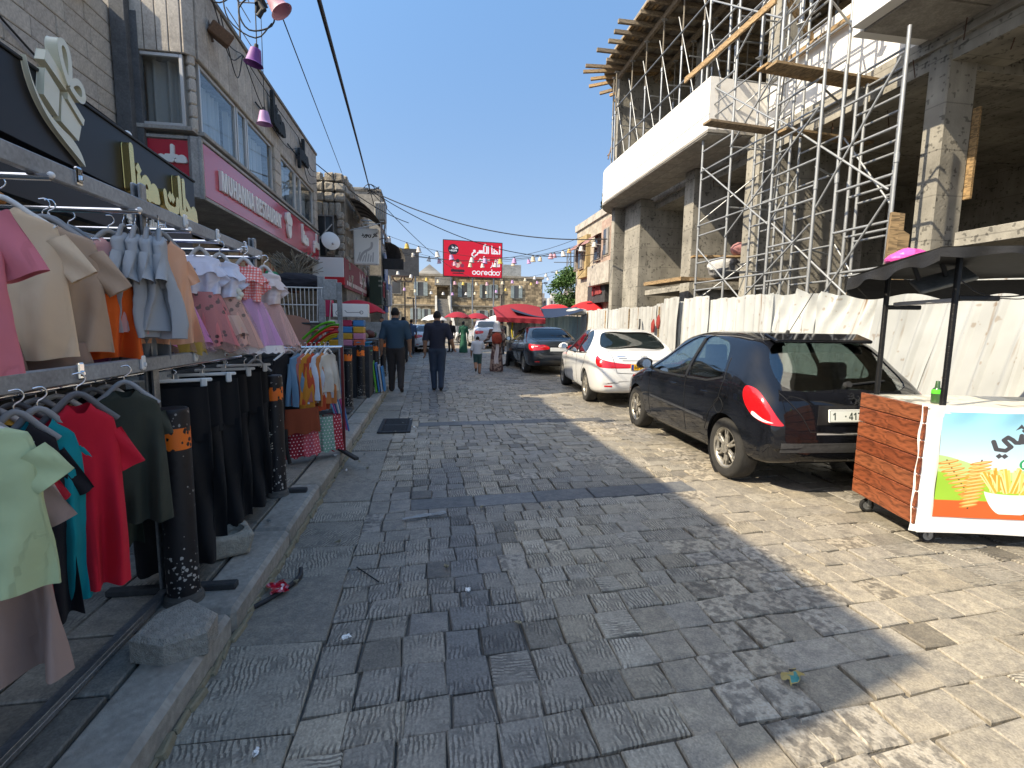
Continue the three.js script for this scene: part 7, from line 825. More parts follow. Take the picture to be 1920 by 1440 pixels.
  // posts, arms and canopy
  const bp = rough([0.025, 0.025, 0.026], { metalness: 0.4, roughness: 0.45 });
  for (const [i, [x, z, y]] of [[0.13, -0.06, 2.02], [0.07, -D + 0.05, 1.92], [W - 0.1, -0.06, 2.02], [W - 0.1, -D + 0.05, 1.92]].entries()) part(nb('post', i), bx(0.032, y - h1 + 0.05, 0.032, x, (y + h1) / 2 - 0.02, z), bp, c);
  part('shelf_arm', [bx(0.26, 0.035, 0.035, 0.27, 1.72, -0.06), bx(0.26, 0.035, 0.035, 0.2, 1.68, -D + 0.05)], bp, c); part('shelf_rail', bx(0.03, 0.03, D - 0.12, 0.13, 1.705, -D / 2), alu, c);
  part('canopy', grid(60, 20, (u, v) => { const x = -0.12 + u * 2.0, z = 0.12 - v * 1.0; return [x, 2.03 - 0.1 * v + 0.012 * Math.sin(u * 5 + v * 3) + 0.02 * (fbm(u * 6, v * 5, 99, 3, 8) - 0.5), z]; }), rough([0.035, 0.035, 0.037], { roughness: 0.7 }), c);
  part('canopy_valance', [grid(80, 4, (u, v) => [-0.12 + u * 2.0, 2.025 - v * (0.055 + 0.012 * Math.sin(u * 24)) + 0.012 * Math.sin(u * 5), 0.12 + 0.02 * Math.sin(u * 40) * v]), grid(40, 4, (u, v) => [-0.12 - 0.015 * Math.sin(u * 20) * v, 2.025 - 0.1 * u - v * (0.08 + 0.02 * Math.sin(u * 15)), 0.12 - u * 1.0]), grid(80, 4, (u, v) => [-0.12 + u * 2.0, 1.925 - v * (0.14 + 0.03 * Math.sin(u * 18)) + 0.012 * Math.sin(u * 5 + 3), -0.88])], rough([0.03, 0.03, 0.032], { roughness: 0.7 }), c);
  for (const [i, [x, z]] of [[0.12, -0.05], [0.06, -D + 0.08], [W - 0.12, -0.05], [W - 0.12, -D + 0.08]].entries()) { const w = new THREE.Group(); w.name = nb('castor', i); w.position.set(x, 0, z); c.add(w); part('tyre', xf(clean(new THREE.TorusGeometry(0.043, 0.014, 8, 24)), 0, 0.057, 0), rubber, w); part('hub', cy(0.034, 0.034, 0.022, 0, 0.057, 0, PI / 2, 0, 0, 18), steel, w); part('fork', [bx(0.03, 0.07, 0.006, 0.01, 0.085, 0.019), bx(0.03, 0.07, 0.006, 0.01, 0.085, -0.019), bx(0.05, 0.008, 0.05, 0, 0.125, 0)], steel, w); }
  const place = (x, y, z) => c.localToWorld(V(x, y, z)); c.updateMatrixWorld();
  const b = place(0.2, h1 - 0.008, -0.22), bt = thing('green_bottle', 'green squeeze bottle with dark cap on the cart counter', 'bottle', b.toArray()); part('bottle', lathe([[0, 0], [0.03, 0], [0.032, 0.01], [0.032, 0.085], [0.028, 0.1], [0.016, 0.115], [0.013, 0.16], [0, 0.162]], 20), mat([0.04, 0.09, 0.03], { roughness: 0.2, clearcoat: 0.6 }), bt); part('label_band', lathe([[0.033, 0.07], [0.033, 0.088], [0.0285, 0.1]], 20), mat([0.08, 0.6, 0.02]), bt);
  const pb = place(0.16, 1.93, -0.6); one('pink_bag', lump(0.13, 1.35, 0.62, 1, 6), mat([0.75, 0.1, 0.42], { roughness: 0.3, transmission: 0.15, thickness: 0 }), 'bright pink plastic bag lying on the cart canopy', 'bag', null, [pb.x, pb.y + 0.115, pb.z]);
  const sp = place(0.28, 1.87, -0.4), lampG = thing('cart_floodlight', 'flat grey floodlight hanging under the cart canopy', 'lamp', sp.toArray(), -0.4); part('head', bx(0.34, 0.03, 0.2, 0, 0, 0, 0.5, 0, 0.35, 0.008), rough([0.3, 0.31, 0.3]), lampG); part('bracket', beam([-0.15, 0.0, 0], [-0.2, 0.12, 0], 0.015, 0.03), black, lampG); part('bracket_001', beam([0.02, 0.03, 0], [-0.02, 0.13, 0], 0.015, 0.03), black, lampG);
  const q = (x, y, z) => place(x, y, z).toArray(); one('cart_cable', tube([q(0.16, 1.86, -0.1), q(0.3, 1.76, -0.1), q(0.55, 1.74, -0.15), q(0.8, 1.8, -0.1), q(1.05, 1.95, -0.1)], 0.005, 30, 5), wireM, 'thin black cable sagging beneath the cart canopy', 'cable'); one('cart_cable', tube([q(0.4, 1.72, -0.06), q(0.6, 1.73, -0.08), q(0.72, 1.84, -0.1), q(0.62, 1.93, -0.15), q(1.0, 1.96, -0.2)], 0.004, 30, 5), wireM, 'looped black cable above the shelf arm of the cart', 'cable');
}
// ---------- market stalls along the left pavement ----------
{
  const r2 = thing('garment_rail', 'short red garment rail past the second bollard', 'clothes rack', [-1.25, 0.13, -5.15], 0.5); const rm = rough([0.25, 0.03, 0.03]); part('rail', bar([-0.4, 1.12, 0], [0.4, 1.12, 0], 0.014), chrome, r2); part('upright', bar([-0.4, 0, 0], [-0.4, 1.12, 0], 0.016), rm, r2); part('upright_001', bar([0.4, 0, 0], [0.4, 1.12, 0], 0.016), rm, r2); part('foot', [bx(0.05, 0.03, 0.7, -0.4, 0.015, 0), bx(0.05, 0.03, 0.7, 0.4, 0.015, 0)], rough([0.05, 0.05, 0.05]), r2);
  const list = [[[0.006, 0.006, 0.008], 'black velvet', 0.62, 0.42, 0.0], [[0.12, 0.22, 0.32], 'denim blue', 0.5, 0.3, 0.16], [[0.4, 0.13, 0.11], 'dusty red', 0.48, 0.28, 0.23], [[0.5, 0.2, 0.02], 'mustard', 0.56, 0.3, 0.3], [[0.42, 0.06, 0.02], 'burnt orange', 0.58, 0.28, 0.36], [[0.5, 0.55, 0.62], 'pale blue', 0.46, 0.26, 0.43], [[0.5, 0.18, 0.05], 'amber', 0.52, 0.26, 0.5], [[0.55, 0.5, 0.42], 'cream', 0.4, 0.25, 0.56]];
  list.forEach(([c, n, L, W, d], i) => hang('hung_blouse', n + ' long sleeved blouse on the short garment rail', tee(L, W, 80 + i, { sleeve: 0.4, spread: 0.18, cuff: -0.015 }), fabric(c), [-1.33 + d * 0.55, 1.2, -5.0 - d * 0.45], 1.05, { W, h: i % 4 }));
  hang('hung_skirt', 'rust corduroy shorts under the black blouse', skirtGeo(0.24, 0.2, 0.22, 3, 8, 0.05), fabric([0.22, 0.045, 0.015]), [-1.28, 0.68, -5.02], 0.5, { hanger: false, cat: 'skirt' });
  const pd = (bg) => { const m = mat([1, 1, 1], { map: canvas(128, 128, (c) => { c.fillStyle = bg; c.fillRect(0, 0, 128, 128); c.fillStyle = '#f2d9d9'; for (let i = 0; i < 8; i++) for (let j = 0; j < 8; j++) { c.beginPath(); c.arc(8 + i * 16 + (j % 2) * 8, 8 + j * 16, 3, 0, 7); c.fill(); } }), roughness: 0.95 }); m.map.wrapS = m.map.wrapT = THREE.RepeatWrapping; m.map.repeat.set(4, 4); return m; };
  [['#c2555f', 'pink spotted', -1.2, -5.05], ['#8e1f2c', 'crimson spotted', -1.3, -4.98], ['#7fa08c', 'sage spotted', -1.06, -5.2], ['#a3303a', 'red spotted', -1.0, -5.25]].forEach(([bg, n, x, z], i) => hang('hung_skirt', n + ' skirt hem below the garment rail', skirtGeo(0.36, 0.09, 0.11, i, 7, 0.12), pd(bg), [x, 0.56, z], 0.4, { hanger: false, cat: 'skirt' }));
  one('leather_strap', tube([[-1.34, 0.5, -4.85], [-1.33, 0.3, -4.83], [-1.3, 0.18, -4.8]], 0.018, 12, 6), rough([0.02, 0.018, 0.016]), 'dark leather strap dangling under the rust shorts', 'strap');
  // tall grey panel rack
  const pr = thing('panel_rack', 'tall pale grey slotted display rack behind the coloured hoops', 'display rack', [-1.5, 0.13, -7.8]); part('post', bx(0.1, 2.05, 0.04, -0.08, 1.02, 0), rough([0.5, 0.52, 0.53]), pr); part('post_001', bx(0.07, 1.95, 0.04, 0.18, 0.98, 0.02), rough([0.42, 0.44, 0.45]), pr); part('header', bx(0.2, 0.3, 0.03, 0.05, 1.85, 0.01), rough([0.48, 0.5, 0.5]), pr); part('base', bx(0.5, 0.04, 0.3, 0.05, 0.02, 0), rough([0.1, 0.1, 0.1]), pr);
  // coloured hoops
  const hoop = (c, i, n) => one('plastic_hoop', tube(Array.from({ length: 9 }, (_, k) => { const t = k / 8; return [-1.62 + 0.42 * t + 0.02 * (i % 3), 0.98 + 0.05 * i + 0.34 * Math.sin(t * 1.5) - 0.02 * i * t, -6.9 + 0.06 * (i % 4) + 0.1 * t]; }), 0.017, 20, 6), mat(c, { roughness: 0.35 }), n + ' plastic rod curving among the bundle by the panel rack', 'plastic rod', 'coloured plastic rods by the panel rack');
  [[[0.5, 0.42, 0.01], 'yellow'], [[0.55, 0.45, 0.02], 'pale yellow'], [[0.42, 0.012, 0.012], 'dark red'], [[0.5, 0.02, 0.015], 'red'], [[0.55, 0.04, 0.01], 'orange red'], [[0.06, 0.3, 0.01], 'leaf green'], [[0.1, 0.4, 0.02], 'bright green']].forEach(([c, n], i) => hoop(c, i, n));
  for (let i = 0; i < 7; i++) one('broom_stick', bar([-1.0 - 0.03 * i, 0.16, -6.3 - 0.06 * i], [-1.18 - 0.05 * i, 1.0, -6.5 - 0.05 * i], 0.012), mat([[0.03, 0.12, 0.3], [0.4, 0.05, 0.2], [0.1, 0.2, 0.35], [0.5, 0.5, 0.5], [0.02, 0.08, 0.2], [0.35, 0.06, 0.25], [0.12, 0.3, 0.5]][i], { roughness: 0.4 }), ['navy', 'magenta', 'steel blue', 'pale grey', 'dark blue', 'pink', 'sky blue'][i] + ' broom stick leaning at the pavement edge', 'broom stick', 'broom sticks at the pavement edge');
  // brown plastic armchair on a table
  const ch = thing('plastic_armchair', 'brown moulded plastic armchair stacked on the stall table', 'chair', [-1.82, 1.1, -7.35], 0.5), cm = mat([0.26, 0.11, 0.06], { roughness: 0.45 }); part('seat', grid(8, 8, (u, v) => [(u - 0.5) * 0.5, 0.03 * Math.cos(u * PI) * 0 + 0.02 * (v - 0.5), (v - 0.5) * 0.48]), cm, ch); part('backrest', grid(12, 10, (u, v) => { const a = (u - 0.5) * 2; return [a * 0.27, v * (0.5 - 0.08 * a * a), -0.24 - 0.12 * v + 0.05 * (1 - a * a) * -1]; }), cm, ch); for (const s of [-1, 1]) part(s < 0 ? 'arm' : 'arm_001', tube([[s * 0.27, 0.28, -0.28], [s * 0.3, 0.26, 0], [s * 0.29, 0.2, 0.22], [s * 0.26, 0, 0.26]], 0.028, 16, 8), cm, ch);
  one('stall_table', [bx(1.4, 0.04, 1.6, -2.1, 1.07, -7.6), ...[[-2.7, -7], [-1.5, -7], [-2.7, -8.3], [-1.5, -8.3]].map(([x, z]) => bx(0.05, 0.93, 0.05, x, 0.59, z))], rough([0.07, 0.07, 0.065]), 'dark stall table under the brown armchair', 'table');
  // white wire basket
  const wb = thing('wire_basket', 'white wire display cage above the brown armchair', 'basket', [-1.95, 1.5, -8.1]), wm = mat([0.62, 0.62, 0.6], { roughness: 0.4 }); for (let i = 0; i < 14; i++) part(nb('wire', i), bar([-0.36 + i * 0.055, 0, 0.3], [-0.4 + i * 0.06, 0.5, 0.32], 0.006, 5), wm, wb); part('rim', [bar([-0.4, 0.5, 0.32], [0.4, 0.5, 0.32], 0.01), bar([-0.36, 0, 0.3], [0.36, 0, 0.3], 0.01), bar([-0.42, 0.25, 0.31], [0.4, 0.25, 0.31], 0.008), bar([-0.4, 0.5, 0.32], [-0.4, 0.5, -0.3], 0.01), bar([0.4, 0.5, 0.32], [0.4, 0.5, -0.3], 0.01), bar([-0.36, 0, 0.3], [-0.36, 0, -0.3], 0.01), bar([-0.36, 0, -0.3], [-0.4, 0.5, -0.3], 0.008), bar([0.36, 0, -0.3], [0.4, 0.5, -0.3], 0.008)], wm, wb);
  one('cage_stand', [bx(0.05, 1.4, 0.05, -2.3, 0.8, -8.1), bx(0.05, 1.4, 0.05, -1.6, 0.8, -8.1), bx(0.9, 0.03, 0.7, -1.95, 1.48, -8.1)], rough([0.08, 0.08, 0.08]), 'dark stand carrying the white wire cage', 'stand');
  one('dark_cloth_heap', lump(0.3, 1.4, 0.5, 0.8, 4), fabric([0.012, 0.012, 0.018]), 'dark cloth heap on top of the wire cage', 'cloth', null, [-2.0, 2.1, -8.1]); one('green_toy', lump(0.12, 1, 1, 1, 6), mat([0.02, 0.18, 0.07]), 'green plastic toy beside the cloth heap', 'toy', null, [-2.3, 2.12, -7.9]);
  // dry potted shrub behind
  { const r = rng(23), g = []; for (let i = 0; i < 46; i++) { let p = [-2.15 + rr(-0.1, 0.1, r), 2.15, -8.5], d = V(rr(-1, 1, r), rr(0.6, 1.4, r), rr(-0.6, 0.6, r)).normalize(); const q = [p]; for (let k = 0; k < 4; k++) { p = [p[0] + d.x * 0.13, p[1] + d.y * 0.13, p[2] + d.z * 0.13]; q.push(p); d.add(V(rr(-0.4, 0.4, r), rr(-0.3, 0.2, r), rr(-0.4, 0.4, r))).normalize(); } g.push(tube(q, 0.007, 6, 4)); } const t = thing('dry_shrub', 'tangle of pale dry twigs above the wire cage', 'plant'); const m = part('twigs', g, rough([0.4, 0.36, 0.28]), t); m.userData.kind = 'stuff'; part('pot', lathe([[0.1, 0], [0.13, 0.2], [0.12, 0.2], [0.1, 0.05]], 16).translate(-2.15, 1.96, -8.5), rough([0.2, 0.1, 0.06]), t); }
  // stacked boxes of coloured goods
  const cols = [[0.55, 0.3, 0.03], [0.05, 0.15, 0.4], [0.4, 0.03, 0.08], [0.5, 0.2, 0.3], [0.1, 0.35, 0.08], [0.05, 0.2, 0.45], [0.5, 0.1, 0.04], [0.6, 0.55, 0.5]], cn = ['amber', 'blue', 'crimson', 'pink', 'green', 'sky blue', 'orange', 'cream'];
  for (let j = 0; j < 4; j++) for (let i = 0; i < 3; i++) { const k = (i * 3 + j * 5) % 8; one('plastic_box', bx(0.2, 0.115, 0.24, 0, 0, 0, 0, 0, 0, 0.015), mat(cols[k], { roughness: 0.35 }), cn[k] + ' plastic box in the stack under the scooter carton, row ' + ['lowest', 'second', 'third', 'top'][j], 'box', 'stack of coloured plastic boxes', [-1.72 + i * 0.215, 1.13 + j * 0.12, -9.6]); }
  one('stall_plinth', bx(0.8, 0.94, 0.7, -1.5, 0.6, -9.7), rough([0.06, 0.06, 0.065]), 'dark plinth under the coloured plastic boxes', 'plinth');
  const sb = thing('scooter_carton', 'white carton with a kick scooter printed on it', 'box', [-1.42, 1.6, -9.55]); part('carton', bx(0.62, 0.24, 0.2, 0, 0.12, 0), mat([0.7, 0.69, 0.66]), sb); part('print', xf(new THREE.PlaneGeometry(0.6, 0.22), 0, 0.12, 0.102), mat([1, 1, 1], { map: canvas(300, 110, (c) => { c.fillStyle = '#e6e3de'; c.fillRect(0, 0, 300, 110); c.strokeStyle = '#6d6a68'; c.lineWidth = 5; for (const [x, y, r] of [[45, 80, 22], [245, 72, 14]]) { c.beginPath(); c.arc(x, y, r, 0, 7); c.stroke(); } c.beginPath(); c.moveTo(45, 80); c.lineTo(60, 15); c.lineTo(50, 12); c.moveTo(100, 55); c.lineTo(120, 75); c.lineTo(245, 72); c.stroke(); }) }), sb);
  one('red_carton', bx(0.2, 0.3, 0.2, 0, 0, 0), mat([0.45, 0.03, 0.09]), 'red carton beside the scooter box', 'box', null, [-1.85, 1.75, -9.6]);
  // crates and tubs on the pavement
  [['leaf green', [0.1, 0.42, 0.03], 0.15, 0.28, -9.75, -1.33], ['second leaf green', [0.09, 0.38, 0.03], 0.43, 0.2, -9.75, -1.33], ['magenta', [0.35, 0.02, 0.14], 0.63, 0.2, -9.75, -1.34], ['yellow', [0.5, 0.4, 0.02], 0.83, 0.08, -9.7, -1.32], ['emerald', [0.02, 0.3, 0.12], 0.91, 0.07, -9.7, -1.3], ['navy blue', [0.02, 0.1, 0.3], 0.98, 0.09, -9.7, -1.3], ['azure', [0.03, 0.22, 0.42], 1.07, 0.07, -9.7, -1.3]].forEach(([n, c, y, h, z, x]) => { const t = thing('plastic_tub', n + ' plastic tub in the pile behind the banded bollards', 'tub', [x, y, z]), m = mat(c, { roughness: 0.35 }); part('tub', lathe([[0.16, 0], [0.2, h * 0.95], [0.225, h], [0.2, h * 0.98], [0.155, 0.02]], 20), m, t); part('rim', xf(clean(new THREE.TorusGeometry(0.215, 0.012, 6, 24)), 0, h, 0, PI / 2), m, t); });
  for (let i = 0; i < 4; i++) one('folded_board', bx(0.03, 0.62 - 0.04 * i, 0.3, 0, 0.31 - 0.02 * i, 0, 0, 0, 0.12), mat([[0.1, 0.4, 0.03], [0.03, 0.15, 0.4], [0.5, 0.5, 0.5], [0.04, 0.2, 0.45]][i], { roughness: 0.4 }), ['green', 'blue', 'white', 'sky blue'][i] + ' ironing board leaning by the plastic tubs', 'board', null, [-1.08 + 0.05 * i, 0.14, -10.1 - 0.05 * i]);
  // bicycle
  const b = thing('bicycle', 'dark bicycle leaning by the last banded bollard', 'bicycle', [-1.45, 0.13, -12.0], 0.35); for (const [i, z] of [0.5, -0.5].entries()) { const w = new THREE.Group(); w.name = nb('wheel', i); w.position.set(0, 0.33, z); b.add(w); part('tyre', xf(clean(new THREE.TorusGeometry(0.31, 0.02, 8, 36)), 0, 0, 0, 0, PI / 2), rubber, w); const sp = []; for (let k = 0; k < 14; k++) { const a = k / 14 * TAU; sp.push(bar([0, 0, 0], [0, 0.3 * Math.sin(a), 0.3 * Math.cos(a)], 0.0025, 4)); } part('spokes', [...sp, cy(0.03, 0.03, 0.06, 0, 0, 0, 0, 0, PI / 2)], steel, w).userData.kind = 'stuff'; }
  const fm = mat([0.02, 0.02, 0.025], { roughness: 0.35 }); part('frame', [bar([0, 0.33, -0.5], [0, 0.38, 0], 0.016), bar([0, 0.38, 0], [0, 0.8, -0.18], 0.018), bar([0, 0.76, -0.16], [0, 0.82, 0.33], 0.018), bar([0, 0.38, 0], [0, 0.78, 0.34], 0.018), bar([0, 0.33, -0.5], [0, 0.76, -0.17], 0.014), bar([0, 0.33, 0.5], [0, 0.95, 0.3], 0.016)], fm, b); part('handlebar', tube([[-0.26, 0.98, 0.2], [-0.1, 1.0, 0.28], [0.1, 1.0, 0.28], [0.26, 0.98, 0.2]], 0.013, 14), steel, b); part('saddle', lump(0.1, 0.7, 0.4, 1.4, 3).translate(0, 0.88, -0.2), rubber, b); part('crank', [cy(0.08, 0.08, 0.012, 0.03, 0.38, 0, 0, 0, PI / 2, 20), bar([0.05, 0.38, 0], [0.05, 0.22, 0.05], 0.01)], steel, b);
  // umbrellas
  globalThis.parasol = (label, pos, r, c, h = 2, grp) => { const t = thing('market_umbrella', label, 'umbrella', pos, pos[0], grp), um = fabric(c); part('canopy', grid(32, 6, (u, v) => { const a = u * TAU, k = 1 - 0.06 * Math.abs(Math.sin(a * 4)) * v; return [r * v * k * Math.cos(a), h - 0.42 * r * v * v * (1 + 0.08 * Math.cos(a * 8)), r * v * k * Math.sin(a)]; }), um, t); part('pole', bar([0, 0, 0], [0, h + 0.06, 0], 0.02), steel, t); for (let i = 0; i < 8; i++) { const a = i / 8 * TAU; part(nb('rib', i), bar([0, h - 0.03, 0], [r * 0.95 * Math.cos(a), h - 0.42 * r * 0.92, r * 0.95 * Math.sin(a)], 0.006, 4), steel, t); } return t; };
  parasol('red market umbrella over the pavement stalls', [-1.85, 0.13, -13.4], 0.75, [0.42, 0.01, 0.025], 1.95);
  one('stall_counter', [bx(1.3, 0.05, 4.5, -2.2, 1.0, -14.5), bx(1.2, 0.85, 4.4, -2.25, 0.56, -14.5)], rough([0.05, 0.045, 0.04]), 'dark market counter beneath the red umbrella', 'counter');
  const r = rng(52); for (let i = 0; i < 22; i++) one('market_goods', lump(rr(0.1, 0.2, r), 1.1, 0.8, 1, i + 2), mat([[0.03, 0.06, 0.02], [0.1, 0.03, 0.02], [0.04, 0.04, 0.05], [0.3, 0.26, 0.2], [0.12, 0.01, 0.02]][i % 5], { roughness: 0.7 }), ['leafy green', 'brick red', 'charcoal', 'straw coloured', 'wine red'][i % 5] + ' heap of goods on the dark market counter', 'goods', 'heaps of goods on the dark market counter', [-1.75 - r() * 0.8, 1.1 + 0.08 * r(), -12.6 - r() * 4]);
  one('white_screen', [bx(0.7, 1.3, 0.03, 0, 0.75, 0), bx(0.05, 1.4, 0.05, -0.35, 0.7, 0), bx(0.05, 1.4, 0.05, 0.35, 0.7, 0)], rough([0.6, 0.6, 0.57]), 'white patterned screen panel beyond the stalls', 'screen', null, [-1.95, 0.13, -18.0]);
}
// ---------- the far square ----------
{
  const sq = new THREE.PlaneGeometry(70, 46); sq.rotateX(-PI / 2); sq.translate(8, 0.004, -61); const g = metric(sq); setting('square', g, rough([0.33, 0.3, 0.25]), 'pale paved square at the end of the street', 'square'); const s2 = new THREE.PlaneGeometry(26, 18); s2.rotateX(-PI / 2); s2.translate(20.5, 0.008, -29.5); setting('square', metric(s2), rough([0.33, 0.3, 0.25]), 'pale paved yard beyond the construction site', 'square');
  // old stone building
  const stoneC = tex(1024, (u, v) => { const row = Math.floor(v * 40), off = h2(row, 3, 1), cu = (u * 22 + off) % 22, cell = Math.floor(cu), e = Math.min(Math.abs(cu - Math.round(cu)) * 2.2, Math.abs(v * 40 - Math.round(v * 40)) * 2), k = 0.62 + 0.34 * h2(cell, row, 7) + 0.2 * (fbm(u * 30, v * 30, 30, 3, 9) - 0.5) - (e < 0.12 ? 0.18 : 0) + 0.2 * (fbm(u * 4, v * 4, 4, 3, 19) - 0.5); return [k, k * 0.95, k * 0.85]; });
  const o = thing('old_stone_building', 'long old stone building with shuttered windows and an outside stair', 'building', [0, 0, -58]), sm = mat([0.54, 0.47, 0.37], { map: rep(stoneC, 9), roughness: 0.95 });
  part('wall', [bx(5.6, 6.9, 7, -2.1 + 0.1, 3.45, -3.5), bx(11.0, 6.9, 7, 7.55, 3.45, -3.5), bx(1.25, 1.2, 7, 1.42, 6.3, -3.5), bx(1.25, 4.3, 7, 1.42, 2.15, -3.5), bx(1.25, 1.4, 0.3, 1.42, 5.0, -1.2)], sm, o); part('roof_edge', bx(18.1, 0.25, 7.2, 4.2, 7.0, -3.5), rough([0.45, 0.4, 0.32]), o);
  part('string_course', bx(18, 0.16, 0.12, 4.2, 3.6, 0.05), rough([0.42, 0.37, 0.29]), o); for (const [i, x] of [-4.4, 2.4, 8.2].entries()) part(nb('pilaster', i), bx(0.3, 6.8, 0.1, x, 3.4, 0.04), rough([0.5, 0.44, 0.35]), o);
  const wn = (x, y, w, h, k, sh) => { const q = part(nb('window', k), bx(w + 0.2, h + 0.2, 0.08, x, y, 0.03), rough([0.5, 0.45, 0.36]), o); part('pane', bx(w, h, 0.04, x, y, 0.07), mat([0.07, 0.07, 0.07], { roughness: 0.1 }), q); if (sh) for (const s of [-1, 1]) part('shutter', bx(w * 0.5, h, 0.05, x + s * (w * 0.6), y, 0.1), rough([0.42, 0.5, 0.5]), q); };
  [[-3.7, 5.5, 0.9, 1.3, 0], [-1.0, 5.4, 0.9, 1.5, 1], [3.95, 5.4, 0.9, 1.6, 1], [6.2, 5.3, 0.6, 1.5, 1], [7.3, 5.3, 0.6, 1.5, 1], [-1.6, 2.6, 0.7, 1.2, 1], [-0.4, 2.5, 0.6, 1.3, 1], [6.0, 2.4, 0.8, 1.4, 1], [7.2, 2.5, 0.6, 1.4, 0], [-3.6, 2.4, 0.5, 0.8, 0], [10, 5.3, 0.8, 1.4, 1]].forEach((a, i) => wn(a[0], a[1], a[2], a[3], i, a[4]));
  part('door_hood', bx(1.7, 0.9, 0.6, 1.42, 6.3, 0.3), rough([0.4, 0.39, 0.36]), o); for (let i = 0; i < 12; i++) part(nb('stair', i), bx(1.25, 0.36 * (12 - i), 0.35, 1.42 + 0.03 * i, 0.18 * (12 - i), 0.3 + i * 0.33), rough([0.33, 0.31, 0.28]), o); for (const s of [-1, 1]) part(s < 0 ? 'stair_wall' : 'stair_wall_001', beam([1.42 + s * 0.72, 4.5, 0.2], [1.6 + s * 0.95, 1.1, 4.2], 0.22, 0.5), rough([0.66, 0.65, 0.6]), o);
  part('hip_roof', clean(new THREE.ConeGeometry(2.3, 1.5, 4).rotateY(PI / 4).translate(0.0, 7.9, -4)), rough([0.4, 0.38, 0.34]), o); part('metal_roof_hut', [bx(3, 1.5, 2, 9.2, 7.8, -2)], rough([0.5, 0.52, 0.52]), o);
  // billboards
  const ad = canvas(1024, 620, (c, w, h) => {
    c.fillStyle = '#e0122f'; c.fillRect(0, 0, w, h); c.fillStyle = '#26232c'; c.beginPath(); c.arc(165, 150, 92, 0, 7); c.fill(); c.fillStyle = '#fff'; c.font = 'bold 46px sans-serif'; c.fillText('+4G99', 92, 190); drawArabic(c, 'fa_ ain_ lam | nun_ ha_ alef', 240, 130, 34, 8, '#fff');
    drawArabic(c, 'alef hah_ nun_ alef | alef lam_ alefh sin_ ra ain', 985, 190, 128, 24, '#fff'); drawArabic(c, 'hah_ zay_ mim', 985, 320, 66, 14, '#fff'); c.font = 'bold 56px sans-serif'; c.fillText('5G', 740, 330); drawArabic(c, 'ba_ alefh waw fa_ ra', 720, 320, 62, 14, '#fff'); drawArabic(c, 'alef lam_ alefh sin_ ain_ alef ra', 985, 420, 64, 14, '#fff');
    c.strokeStyle = '#fff'; c.lineWidth = 17; const ring = (x, r = 30) => { c.beginPath(); c.arc(x, 545, r, 0, 7); c.stroke(); }; ring(530); ring(606); c.beginPath(); c.moveTo(662, 582); c.lineTo(662, 530); c.quadraticCurveTo(668, 512, 694, 516); c.stroke(); c.beginPath(); c.moveTo(712, 545); c.lineTo(762, 545); c.arc(738, 545, 28, 0, 0.8, true); c.stroke(); ring(815); c.beginPath(); c.moveTo(846, 480); c.lineTo(846, 580); c.stroke(); ring(888); ring(956); c.fillStyle = '#fff'; c.beginPath(); c.arc(1000, 508, 9, 0, 7); c.fill();
    c.fillStyle = '#40222a'; c.beginPath(); c.roundRect(120, 500, 240, 46, 16); c.fill(); c.fillStyle = '#5c1722'; c.fillRect(150, 560, 190, 20); for (const [x, y, k, r] of [[190, 380, '#c98a6b', 26], [240, 350, '#3b2a2a', 34], [285, 385, '#d09478', 24], [160, 410, '#b9405a', 34], [320, 430, '#8e3550', 32], [240, 430, '#e5b7a6', 40]]) { c.fillStyle = k; c.beginPath(); c.arc(x, y, r, 0, 7); c.fill(); }
  });
  const bb = thing('red_billboard', 'large red billboard with white Arabic lettering above the old building', 'billboard', [4.7, 0, -55.5], 0.12); part('panel', bx(6.6, 3.9, 0.2, 0, 8.55, 0), rough([0.05, 0.05, 0.06]), bb); part('advert', quad([-3.22, 6.68, 0.11], [6.44, 0, 0], [0, 3.74, 0]), mat([1, 1, 1], { map: ad, roughness: 0.4 }), bb); for (const x of [-2.4, 0, 2.4]) part('post', bar([x, 0, -0.2], [x, 7, -0.2], 0.09), steel, bb);
  const db = thing('dark_billboard', 'blank dark grey billboard with a spectacles sign below it', 'billboard', [-2.55, 0, -49.5]); part('panel', bx(3.1, 2.55, 0.2, 0, 7.3, 0), rough([0.07, 0.075, 0.085]), db); part('post', [bar([-1.2, 0, -0.15], [-1.2, 6.2, -0.15], 0.07), bar([1.2, 0, -0.15], [1.2, 6.2, -0.15], 0.07)], steel, db);
  const sp = [], lens = (x) => { const q = new THREE.TorusGeometry(0.42, 0.075, 8, 24, PI); q.rotateZ(PI); q.scale(1, 1.15, 1); return xf(clean(q), x, 5.95, 0.12); }; part('spectacles', [lens(-0.52), lens(0.55), bar([-1.0, 5.97, 0.12], [1.05, 5.97, 0.12], 0.05)], rough([0.09, 0.05, 0.035]), db); void sp;
  // street lamps
  const lp = (label, x, z, h) => { const t = thing('street_lamp', label, 'street lamp', [x, 0, z]); part('post', bar([0, 0, 0], [0, h, 0], 0.07), rough([0.06, 0.05, 0.045]), t); part('arm', bx(1.0, 0.08, 0.08, 0, h, 0), rough([0.06, 0.05, 0.045]), t); for (const s of [-1, 1]) part('lamp_head', bx(0.42, 0.16, 0.3, s * 0.45, h + 0.02, 0), rough([0.08, 0.07, 0.06]), t); return t; };
  lp('tall twin headed lamp post left of the square', -2.2, -46, 5.2); lp('shorter twin headed lamp post behind the taller one', -1.6, -51, 4.0); lp('lamp post before the old building right of the stair', 7.4, -52, 4.6); lp('slim lamp post in the yard beside the green tree', 13.5, -60, 6.6);
  one('utility_box', bx(1.6, 1.3, 0.8, 0, 0.65, 0), rough([0.42, 0.44, 0.45]), 'pale kiosk box at the foot of the outside stair', 'kiosk', null, [2.1, 0, -50.5]);
